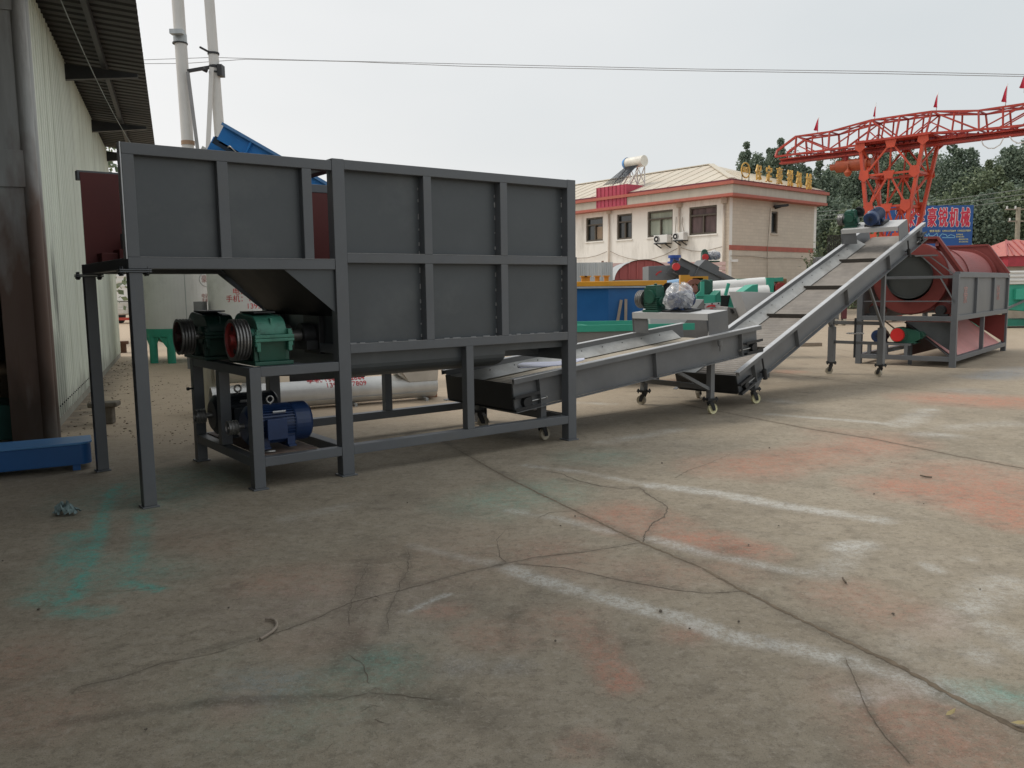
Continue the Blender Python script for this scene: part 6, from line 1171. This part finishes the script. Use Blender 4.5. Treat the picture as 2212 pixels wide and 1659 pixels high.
b = MB(); p, q = at(1440, 618, 17), at(1480, 612, 17); b.cyl((p.x, 17, p.z), (q.x, 17, q.z), .11, n=20); b.cyl((p.x+.1, 17, p.z), (p.x+.1, 17, 0), .04, n=8); tag(b.build('blue_pipe', mat('pale_blue_pipe', (.25, .42, .62), .45)), 'pale blue pipe joining the orange rim and the drive head', 'pipe')
# far grey conveyor with head chute
cv = thing('belt_conveyor', 'far grey belt conveyor sloping down to the right in front of the office', 'conveyor', (at(1485, 700, 19).x, 19, 0), 0, 'grey belt conveyors'); x0 = cv.location.x; g_ = lambda x, y: Vector((at(x, y, 19).x-x0, 0, at(x, y, 19).z))
h0, h1 = g_(1470, 558), g_(1640, 640); d_ = h1-h0; th_ = math.atan2(-d_.z, d_.x); T4 = Matrix.Translation(h0) @ Matrix.Rotation(th_, 4, 'Y'); L4 = d_.length
GREY4 = mat('mid_grey_conveyor', (.115, .122, .128), .45, var=.1)
for y in (0, .8):
    b = MB(T4); b.box(0, L4, y, y+.01, -.34, 0); b.box(-.02, L4, y-.06, y+.02, 0, .01); b.box(-.02, L4, y-.05, y, -.36, -.345); [b.box(x, x+.02, y-.05, y, -.34, 0) for x in (.45, 1.05)]; b.build('side_wall', GREY4, cv)
b = MB(T4); b.box(.05, L4, .02, .79, -.2, -.16); b.build('belt', BELT, cv); b = MB(T4); b.box(.1, L4, .04, .12, -.14, -.06); b.box(.1, L4, .7, .77, -.14, -.03); each(b, 'skirt', STRIP, cv)
b = MB(T4); b.cyl((-.02, -.12, -.22), (-.02, -.04, -.22), .085, n=22); b.build('hub', mat('red_hub', (.55, .03, .03), .45), cv); b = MB(T4); b.box(.05, .3, -.1, .02, -.34, -.16); b.build('take_up', DARKST, cv)
b = MB(T4); b.prism([(.45, -.03, .0), (.95, -.03, .0), (.88, -.03, .20), (.52, -.03, .22)], (0, .9, 0)); b.box(.9, 1.35, -.02, .1, .03, .12); b.build('drive_deck', GREY4, cv)
dk = T4 @ Vector((.62, .25, .24)); b = MB(); b.box(dk.x-.1, dk.x+.30, dk.y, dk.y+.4, dk.z-.03, dk.z); b.box(dk.x-.10, dk.x+.03, dk.y, dk.y+.2, dk.z, dk.z+.20); b.cyl((dk.x-.05, dk.y-.06, dk.z+.08), (dk.x-.05, dk.y, dk.z+.08), .07, n=18); b.cyl((dk.x-.04, dk.y+.06, dk.z+.20), (dk.x-.04, dk.y+.12, dk.z+.20), .07, n=18); b.build('gear_reducer', GEARG, cv, .01)
b = MB(); b.cyl((dk.x-.06, dk.y-.1, dk.z+.08), (dk.x-.06, dk.y-.07, dk.z+.08), .075, n=20); b.build('hub', mat('red_hub2', (.55, .03, .03), .45), cv)
m4 = motor(cv, (dk.x+.06, dk.y+.2, dk.z+.12), (1, 0, 0), .085, .28, MOTB, None, box_side=0, eye=False); bag(cv, (dk.x+.20, dk.y+.2, dk.z+.12), .17, .14, .12, 8)
b = MB(); [b.box(x-.03, x+.03, y, y+.06, 0, z) for x, z in ((1.2, h0.z-.95), (.05+1.2, .1)) for y in (.0, .74)]; [b.box(1.18, 1.26, y, y+.06, 0, (T4 @ Vector((1.2, 0, -.34))).z) for y in (.0, .74)]; each(b, 'leg', GREY4, cv)
lg = T4 @ Vector((1.95, -.012, -.2)); R4 = Matrix.Translation(lg) @ Matrix.Rotation(th_, 4, 'Y') @ Matrix.Rotation(PI/2, 4, 'X')
b = MB(R4); b.tube([(.34*math.cos(a), .14*math.sin(a), 0) for a in np.linspace(0, 2*PI, 33)], .012, 6); b.build('oval_mark', REDTXT, cv); lettering('豪锐', .22, R4, 'marking', REDTXT, cv, .004, 1.1, .01)
GCH = mat('grey_chute_paint', (.155, .165, .175), .45, var=.06)
hc = thing('head_chute', 'plain grey sheet chute with a red arc mark under the far conveyor head', 'chute', (at(1440, 620, 19.9).x, 19.9, 0)); x0_ = hc.location.x; q_ = lambda x, y: (at(x, y, 19.9).x-x0_, 0, at(x, y, 19.9).z)
b = MB(); b.prism([q_(1401, 575), q_(1470, 572), q_(1484, 574), q_(1446, 614), q_(1401, 614)], (0, .9, 0)); b.build('chute_body', GCH, hc, .006); b = MB(); b.prism([q_(1484, 574), q_(1510, 578), q_(1488, 612), q_(1450, 614)], (0, .85, 0)); b.build('chute_apron', LGREY, hc); b = MB(); b.box(-.35, -.25, .1, .2, 0, q_(1440, 614)[2]); b.box(.3, .4, .1, .2, 0, q_(1440, 614)[2]); each(b, 'leg', GREY4, hc)
b = MB(); pts = [(1417, 594.5), (1420, 590.5), (1424, 587.5), (1429, 586)]
for a, c_ in zip(pts, pts[1:]): p, q = q_(*a), q_(*c_); b.bar((p[0], -.005, p[2]), (q[0], -.005, q[2]), .01, .035)
b.build('arc_mark', REDTXT, hc)
q = at(1457, 565, 24); b = MB(); b.cyl((q.x, 24, 0), (q.x, 24, q.z+.1), .13, n=18); b.cyl((q.x, 24, q.z-.05), (q.x, 24, q.z+.0), .20, n=18); b.cyl((q.x, 24, q.z+.1), (q.x, 24, q.z+.18), .18, n=18); tag(b.build('blue_riser', mat('royal_blue', (.02, .07, .32), .4)), 'royal blue flanged riser showing above the grey chute', 'pipe')
# white pipes and green hopper machine
wp = thing('pipe_dryer', 'long white tube machine with sea green end frames behind the conveyors', 'machine', (at(1590, 640, 17.5).x, 17.5, 0)); x0_ = wp.location.x; w_ = lambda x, y, dy=0.: Vector((at(x, y, 17.5).x-x0_, dy, at(x, y, 17.5).z))
b = MB(); b.cyl(w_(1508, 624), w_(1652, 613), .14, n=30); b.build('tube', WHITE, wp); b = MB(); b.cyl(w_(1500, 645, -.1), w_(1655, 632, -.1), .17, n=30); b.build('tube', WHITE, wp)
b = MB()
for x in (1656, 1664): p = w_(x, 600); b.box(p.x-.05, p.x+.03, -.15, .2, 0, p.z)
p, q = w_(1656, 606), w_(1690, 603); b.bar(p, q, .12, .08); b.bar(w_(1662, 630), w_(1685, 605), .06, .05); b.bar(w_(1662, 612), w_(1680, 628), .06, .05); [b.bar(w_(x0, 607), w_(x1, 607), .1, .09) for x0, x1 in ((1590, 1640),)]; each(b, 'end_frame', GREEN, wp)
b = MB(); p = w_(1681, 623, -.2); b.cyl(p, p+Vector((0, .25, 0)), .12, n=20); b.build('hub', PULR, wp); b = MB(); p = w_(1688, 612); b.box(p.x-.12, p.x+.1, -.05, .2, p.z-.15, p.z+.1); b.build('motor', mat('brown_rust_motor', (.25, .15, .07), .6), wp, .02)
gmx = thing('mixer', 'sea green mixer with an open dark inlet and upright bars', 'mixer', (at(1560, 680, 15).x, 15, 0)); x0_ = gmx.location.x; w_ = lambda x, y, dy=0.: Vector((at(x, y, 15).x-x0_, dy, at(x, y, 15).z))
b = MB(); b.prism([w_(1500, 650), w_(1507, 637), w_(1546, 637), w_(1546, 661), w_(1500, 662)], (0, .5, 0)); b.build('front_box', GREEN, gmx, .004); b = MB(); b.prism([w_(1546, 637, -.02), w_(1556, 627, -.02), w_(1557, 658, -.02), w_(1546, 660, -.02)], (0, .5, 0)); b.build('front_box', GREEND, gmx, .004)
b = MB(); b.prism([w_(1551, 639, .1), w_(1581, 638, .1), w_(1576, 663, .1), w_(1552, 661, .1)], (0, .05, 0)); b.build('inlet', RUBBER, gmx); b = MB(); b.prism([w_(1581, 638), w_(1604, 642), w_(1610, 668), w_(1575, 662)], (0, .4, 0)); b.build('side_box', GREEND, gmx, .004); b = MB(); b.bar(w_(1572, 663, -.05), w_(1611, 670, -.05), .05, .03); b.build('lip', GREEN, gmx)
b = MB(); b.bar(w_(1517, 640), w_(1517, 608), .06, .07, (0, 1, 0)); b.bar(w_(1567, 638), w_(1574, 612), .05, .05, (0, 1, 0)); b.prism([w_(1500, 640, -.03), w_(1512, 628, -.03), w_(1520, 640, -.03)], (0, .04, 0)); each(b, 'upright', GREEN, gmx); b = MB(); b.box(w_(1500, 668).x, w_(1600, 668).x, .05, .9, 0, w_(1560, 668).z); b.build('body', GREY4, gmx)
b = MB(); b.prism([w_(1602, 630, -.1), w_(1622, 616, -.1), w_(1634, 614, -.1), w_(1634, 631, -.1)], (0, .5, 0)); b.build('hood', GREEN, gmx, .004)
# light grey funnels
for nm, lab, pts, Y, th in (('funnel', 'light grey sheet funnel partly behind the steep conveyor edge', [(1599, 630), (1690, 632), (1665, 690), (1640, 735), (1620, 695)], 13.2, .7), ('funnel', 'light grey sheet funnel under the wrapped motor deck', [(1450, 645), (1520, 647), (1500, 690), (1475, 725), (1405, 728), (1404, 670)], 12.9, .7)):
    c_ = at(pts[0][0], 700, Y); fo = thing(nm, lab, 'funnel', (c_.x, Y, 0), 0, 'light grey sheet funnels'); b = MB(); b.prism([Vector((at(x, y, Y).x-c_.x, 0, at(x, y, Y).z)) for x, y in pts], (0, th, 0)); b.build('sheet', LGREY, fo, .004); b = MB(); xs = [at(x, y, Y).x-c_.x for x, y in pts]; [b.box(sum(xs)/len(xs)+o_, sum(xs)/len(xs)+o_+.06, .3, .36, 0, .8) for o_ in (-.25, .2)]; each(b, 'leg', GREY4, fo)
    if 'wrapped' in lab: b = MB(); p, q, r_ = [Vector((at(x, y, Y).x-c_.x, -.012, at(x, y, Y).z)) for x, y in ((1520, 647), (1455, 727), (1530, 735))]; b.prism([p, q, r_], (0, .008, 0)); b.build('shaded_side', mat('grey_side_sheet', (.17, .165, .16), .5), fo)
sg = thing('name_plate', 'light grey plate with a red arched emblem on the mixer front', 'plate', (at(1545, 664, 14.6).x, 14.6, 0)); x0_ = sg.location.x; w_ = lambda x, y, dy=0.: Vector((at(x, y, 14.6).x-x0_, dy, at(x, y, 14.6).z))
b = MB(); b.prism([w_(1518, 656), w_(1556, 653), w_(1556, 668), w_(1509, 670)], (0, .02, 0)); b.build('plate', LGREY, sg); b = MB(); b.prism([w_(x, y, -.012) for x, y in ((1524, 664), (1530, 659.5), (1538, 658), (1546, 659), (1544, 661), (1547, 664), (1541, 663), (1536, 662), (1530, 663.5))], (0, .008, 0)); b.prism([w_(x, y, -.012) for x, y in ((1533, 665), (1541, 665), (1540, 667), (1535, 667))], (0, .008, 0)); b.build('emblem', REDTXT, sg); b = MB(); [b.cyl(w_(x, y, -.014), w_(x, y, .0), .014, n=8) for x, y in ((1522, 658), (1538, 656), (1552, 655.5))]; each(b, 'bolt', DARKST, sg); b = MB(); b.box(-.25, -.2, .03, .08, 0, w_(1545, 664).z); b.box(.15, .2, .03, .08, 0, w_(1545, 664).z); each(b, 'post', GREY4, sg)
mb_ = thing('mixer_drum', 'dull grey machine body between the motor deck and the steep conveyor', 'machine', (at(1600, 720, 13.8).x, 13.8, 0)); x0_ = mb_.location.x; w_ = lambda x, y, dy=0.: Vector((at(x, y, 13.8).x-x0_, dy, at(x, y, 13.8).z))
b = MB(); b.prism([w_(1572, 663), w_(1612, 668), w_(1640, 740), w_(1545, 740)], (0, .7, 0)); b.build('body', mat('dull_grey_sheet', (.22, .22, .215), .5, var=.15, stain=(.15, .13, .1), stain_amt=.5), mb_, .01); b = MB(); b.prism([w_(1577, 667, -.05), w_(1582, 668, -.05), w_(1585, 676, -.05), w_(1580, 677, -.05)], (0, .05, 0)); b.build('latch', DARKST, mb_)
# green rails of a low machine
gr_ = thing('low_frame', 'low grey box with a bright green top rail behind the low conveyor', 'machine', (at(1240, 720, 12.6).x, 12.6, 0)); x0_ = gr_.location.x; w_ = lambda x, y, dy=0.: Vector((at(x, y, 12.6).x-x0_, dy, at(x, y, 12.6).z))
b = MB(); b.bar(w_(1200, 711), w_(1500, 705), .05, .10); b.bar(w_(1200, 703.5, .5), w_(1500, 698.5, .5), .05, .08); b.bar(w_(1230, 704, .5), w_(1300, 711, 0), .04, .06); each(b, 'rail', GREEN, gr_); b = MB(); b.prism([w_(1200, 716, .0), w_(1460, 712, .0), w_(1460, 712, .0)-Zv(.55), w_(1200, 716, .0)-Zv(.55)], (0, .5, 0)); b.build('box', mat('warm_grey_box', (.20, .195, .185), .5, var=.1), gr_, .004)
# pink hut roof below the far conveyor
hp_ = at(1517, 600, 34); hu = thing('pink_canopy', 'small pink pyramid roofed booth seen under the far conveyor', 'booth', (hp_.x, 34, 0)); z0, z1 = at(1517, 598, 34).z, at(1517, 570, 34).z; b = MB(); b.cyl((0, 0, z0), (0, 0, z1), 1.25, .02, 4); b.build('roof', mat('pink_roof', (.50, .18, .20), .5), hu); b = MB(); b.cyl((0, 0, z0-.12), (0, 0, z0-.001), 1.27, n=4); b.build('eave', mat('rose_eave', (.42, .06, .09), .5), hu); b = MB(); b.box(-.85, .85, -.85, .85, 0, z0-.13); b.build('wall', WHITE, hu)
# right edge: red roofed hut, green truck-like machine, gate
hq = P(2255, 600, 34); ht = thing('hut', 'low hut with a red ribbed roof at the right edge', 'hut', (hq.x, 34, 0)); w_ = lambda x, y: (P(x, y, 34).x-hq.x, P(x, y, 34).z)
b = MB(); xl = w_(2176, 590)[0]; zE = w_(2190, 553)[1]; zR = w_(2190, 525)[1]; b.prism([(xl, 0, zE), (-xl, 0, zE), (-xl+.0, 2, zR), (-xl*.0, 2, zR+.25), (xl*.55, 2, zR)], (0, .03, -.02)); b.add([(xl-.1, -.1, zE), (3, -.1, zE), (3, 2, zR+.2), (xl*.3, 2, zR+.2)], [(0, 1, 2, 3)]); b.add([(xl-.1, -.1, zE), (xl*.3, 2, zR+.2), (xl-.1, 4, zE)], [(0, 1, 2)]); b.build('roof', mat('salmon_roof', (.50, .16, .13), .5, var=.08), ht)
b = MB(); [b.bar((xl-.1+i*.28, -.1, zE+.02), (xl*.3+max(0, i*.28-.55), 2, zR+.22), .05, .04) for i in range(14)]; each(b, 'roof_rib', mat('red_rib', (.40, .10, .09), .5), ht); b = MB(); b.box(xl+.0, 3, -.02, 3.9, zE-.42, zE-.002); b.build('fascia', mat('crimson_fascia', (.42, .04, .06), .5), ht); b = MB(); b.box(xl+.08, 3, .1, 3.8, 0, zE-.42); b.build('wall', mat('hut_wall', (.34, .30, .24), .8), ht); b = MB(); b.box(xl+.5, 2, .05, .099, 1.4, zE-.7); b.build('window', GLASS, ht)
gq = G(2195, 709); gm2 = thing('green_machine', 'green machine with a white ribbed lid at the right edge behind the drum frame', 'machine', (gq.x, gq.y, 0)); w_ = lambda x, y: (P(x, y, gq.y).x-gq.x, P(x, y, gq.y).z)
xl = w_(2186, 640)[0]; b = MB(); z1 = w_(2195, 585)[1]; z0 = w_(2195, 614)[1]; b.box(xl-.5, 3, 0, 1.5, z0, z1); [b.box(xl-.5, 3, -.05, -.001, z0+.1+i*.13, z0+.17+i*.13) for i in range(3)]; b.build('lid', WHITE, gm2, .02); b = MB(); zg = w_(2195, 668)[1]; b.prism([(xl-.3, .1, z0-.01), (3, .1, z0-.01), (3, .1, .4), (xl+.55, .1, .55), (xl-.1, .1, zg)], (0, 1.2, 0)); b.box(xl+.1, xl+.4, -.05, .1, z0-.5, z0-.15); b.build('body', GREEN, gm2, .01)
b = MB(); b.box(xl-1, 3, .2, 1.2, .06, .28); b.build('chassis', GREEND, gm2); b = MB(); b.bar((xl-.5, -.05, .5), (xl+.6, -.05, 1.0), .1, .06); [b.cyl((xl+.5, -.02, .42+i*.13), (xl+.7, -.02, .42+i*.13), .09, n=12) for i in range(2)]; each(b, 'strut', GREYL, gm2)
gt = P(1803, 560, 38); o = thing('lattice_gate', 'black lattice gate at the right end of the office', 'gate', (gt.x, 38, 0)); b = MB(); z1 = P(1803, 508, 38).z
x0, x1 = P(1788, 560, 38).x-gt.x, P(1815, 560, 38).x-gt.x
for i in range(8): x = x0+(x1-x0)*i/7; b.box(x-.02, x+.02, 0, .04, 0, z1)
for z in (.3, z1*.35, z1*.6, z1*.8, z1): b.box(x0, x1, -.03, .0, z-.04, z)
each(b, 'bar', mat('black_iron', (.02, .022, .02), .5), o)
gm3 = P(1785, 563, 36); o = thing('covered_machine', 'dark covered machine on a low stand by the office corner', 'machine', (gm3.x, 36, 0)); b = MB(); z1 = P(1785, 556, 36).z; b.lathe([(-.5, 0), (-.5, .25), (.3, .34), (.5, .3), (.5, 0)], (0, 0, z1-.25), (1, 0, 0), 18); b.box(-.5, .5, -.3, .3, 0, z1-.45); b.build('cover', mat('dark_cover', (.06, .06, .062), .5), o, .02)
# two caster legs of another conveyor far behind the steep one
for px, m_, lab in ((1807, GREYL, 'grey'), (1824, mat('maroon_paint', (.10, .015, .02), .5), 'maroon')):
    q = G(px, 703); o = thing('conveyor_leg', lab+' far caster leg showing under the steep conveyor', 'conveyor leg', (q.x, q.y, 0), 0, 'far caster legs'); b = MB(); b.box(-.08, .08, 0, .16, .25, 1.25); b.build('leg', m_, o); b = MB(); b.cyl((-.05, .08, .13), (.05, .08, .13), .13, n=16); b.build('wheel', WHEEL, o); b = MB(); b.box(-.07, .07, .03, .14, .2, .25); b.build('plate', DARKST, o)
b = MB(); p, q = G(1807, 703), G(1824, 703); b.bar((p.x, p.y+.1, .62), (q.x, q.y+.1, .8), .07, .07); tag(b.build('cross_tie', GREYL), 'thin grey tie joining the two far caster legs', 'tie')
q0 = G(1748, 748); b = MB(); b.box(q0.x-.35, q0.x+.3, q0.y-.06, q0.y+.06, 0, .09); tag(b.build('timber_block', WOOD, None, .006), 'short timber block on the ground beneath the steep conveyor', 'block')

# ---------------------------------------------------------------- litter
rag = MB(); q = G(145, 1112); rs = np.random.default_rng(3); n_ = 12; vs = []
for i in range(n_):
    for j in range(n_): u, v = (i/(n_-1)-.5), (j/(n_-1)-.5); vs.append((q.x+u*.15+rs.normal()*.006, q.y+v*.10+rs.normal()*.006, .012+max(0, .055*math.exp(-6*((u+.1)**2+(v)**2))*(1+rs.normal()*.5)+.012*rs.normal())+.02*max(0, math.sin(14*u+9*v))))
rag.add(vs, [(i*n_+j, i*n_+j+1, (i+1)*n_+j+1, (i+1)*n_+j) for i in range(n_-1) for j in range(n_-1)]); tag(rag.build('rag', mat('pale_teal_rag', (.20, .27, .27), .8, var=.3, scale=20)), 'crumpled pale teal rag on the ground in the lower left', 'rag')
def curve_thing(pts, r, name, m, lab, cat, z=.012):
    b = MB(); b.tube([G(x, y)+Zv(z) for x, y in pts], r, 7); return tag(b.build(name, m), lab, cat)
curve_thing([(573, 1342), (585, 1342), (594, 1345), (598, 1352), (597, 1360), (588, 1370), (575, 1378), (562, 1386)], .007, 'strap', WOOD, 'curved grey brown strap of cord lying across the long crack', 'strap')
curve_thing([(1820, 1253), (1827, 1264)], .005, 'stick', CRACKM, 'short dark stick lying near the white chalk corner', 'stick'); curve_thing([(1988, 1030), (2000, 1033), (2013, 1034)], .006, 'stick', CRACKM, 'thin dark stick lying on the bright pink stain', 'stick')
q = G(925, 858); b = MB(); b.box(-.12, .12, -.06, .06, 0, .11, Matrix.Translation(q) @ Matrix.Rotation(.4, 4, 'Z')); tag(b.build('brick', mat('old_brick', (.30, .16, .10), .85, var=.3, scale=15), None, .012), 'broken red brick at the end of the silver tube', 'brick')
q = G(228, 915); b = MB(); b.box(-.16, .16, -.10, .10, .20, .26, Matrix.Translation(q) @ Matrix.Rotation(.2, 4, 'Z')); b.box(-.10, .10, -.07, .07, 0, .20, Matrix.Translation(q) @ Matrix.Rotation(.2, 4, 'Z')); tag(b.build('stone_block', mat('dusty_stone', (.16, .14, .11), .9, var=.3, scale=10), None, .015), 'dusty stone block by the near foot of the ribbed wall', 'block')
q = G(1062/2.212*1.0+.0, 1e9) if False else G(266, 762); b = MB(); b.cyl(q, q+Zv(.22), .09, n=12); b.cyl(q+Zv(.22), q+Zv(.30), .15, n=12); tag(b.build('pipe_stub', mat('rust_brown', (.12, .06, .035), .8)), 'rust brown pipe stub at the far end of the ribbed wall', 'pipe')
def leafth(px, py, s, rz, lab):
    q = G(px, py); b = MB(Matrix.Translation(q+Zv(.012)) @ Matrix.Rotation(rz, 4, 'Z')); s *= .6; b.add([(-s, 0, 0), (-s*.3, s*.4, .006), (s*.5, s*.32, .012), (s, 0, .02), (s*.5, -s*.32, .008), (-s*.3, -s*.4, .004)], [(0, 1, 2, 3, 4, 5)]); tag(b.build('leaf', mat('dry_leaf', (.42, .34, .16), .7, var=.2)), lab, 'leaf', 'dry leaves on the concrete')
leafth(2053, 1550, .035, .3, 'small dry leaf lying just below the main joint'); leafth(2205, 1572, .05, -.5, 'larger yellow leaf at the lower right edge on the joint')
rs = np.random.default_rng(12); PEB = mat('pebble', (.14, .12, .095), .9, var=.4, scale=12)
def peb(s, seed):
    bm = bmesh.new(); bmesh.ops.create_icosphere(bm, subdivisions=2, radius=1); r_ = np.random.default_rng(seed)
    for v in bm.verts: v.co *= s*(1+.25*r_.normal()); v.co.z *= .7
    me = bpy.data.meshes.new('pebble'); bm.to_mesh(me); bm.free(); me.materials.append(PEB); return me
pm = [peb(.010, i) for i in range(4)]
spots = [(6, 1214), (55, 1238), (84, 1319), (480, 1276), (494, 1316), (610, 1335), (315, 1580), (183, 1593), (1200, 1388), (1371, 1298), (1490, 1361), (1780, 1280), (1929, 1329), (2117, 1288), (2117, 1276), (2188, 1350), (1430, 1002), (1396, 1075), (1662, 969), (1726, 970), (1926, 1000), (1924, 998), (1888, 1069), (1929, 1108), (1995, 1090), (1807, 1095), (1682, 1138), (1557, 1180), (1242, 1117), (1446, 1138), (1617, 1180), (1893, 1193), (1596, 1346), (1426, 1323), (1427, 1323), (1110, 1057), (1211, 1138), (782, 1172), (880, 1088), (2020, 1397)]
for i, (x, y) in enumerate(spots[::2]):
    o = bpy.data.objects.new('pebble', pm[i % 4]); COL.objects.link(o); q = G(x, y); o.location = (q.x, q.y, .008); o.rotation_euler = (0, 0, i*1.7); s = rs.uniform(.4, .8); o.scale = (s, s, s); tag(o, 'small dark pebble lying loose on the concrete', 'pebble', 'pebbles scattered on the concrete')
cr_ = MB()
for i in range(260):      # crumbs and dead leaves swept along the foot of the wall
    t_ = rs.uniform(-.3, 11); o_ = -abs(rs.normal())*.45-.05; q = WA+wd*t_+wn*(-o_); s = rs.uniform(.004, .016); cr_.box(-s, s, -s*.6, s*.6, 0, s*.6, Matrix.Translation(q) @ Matrix.Rotation(rs.uniform(0, 6), 4, 'Z') @ Matrix.Rotation(rs.normal()*.3, 4, 'X'))
for i in range(240): q = G(rs.uniform(250, 420), rs.uniform(800, 960)); s = rs.uniform(.003, .010); cr_.box(-s, s, -s*.5, s*.5, 0, s*.5, Matrix.Translation(q) @ Matrix.Rotation(rs.uniform(0, 6), 4, 'Z'))
tag(cr_.build('litter_crumbs', mat('brown_crumbs', (.16, .125, .085), .9, var=.4, scale=9)), 'brown crumbs and dead leaves along the foot of the ribbed wall', 'debris', None, 'stuff')
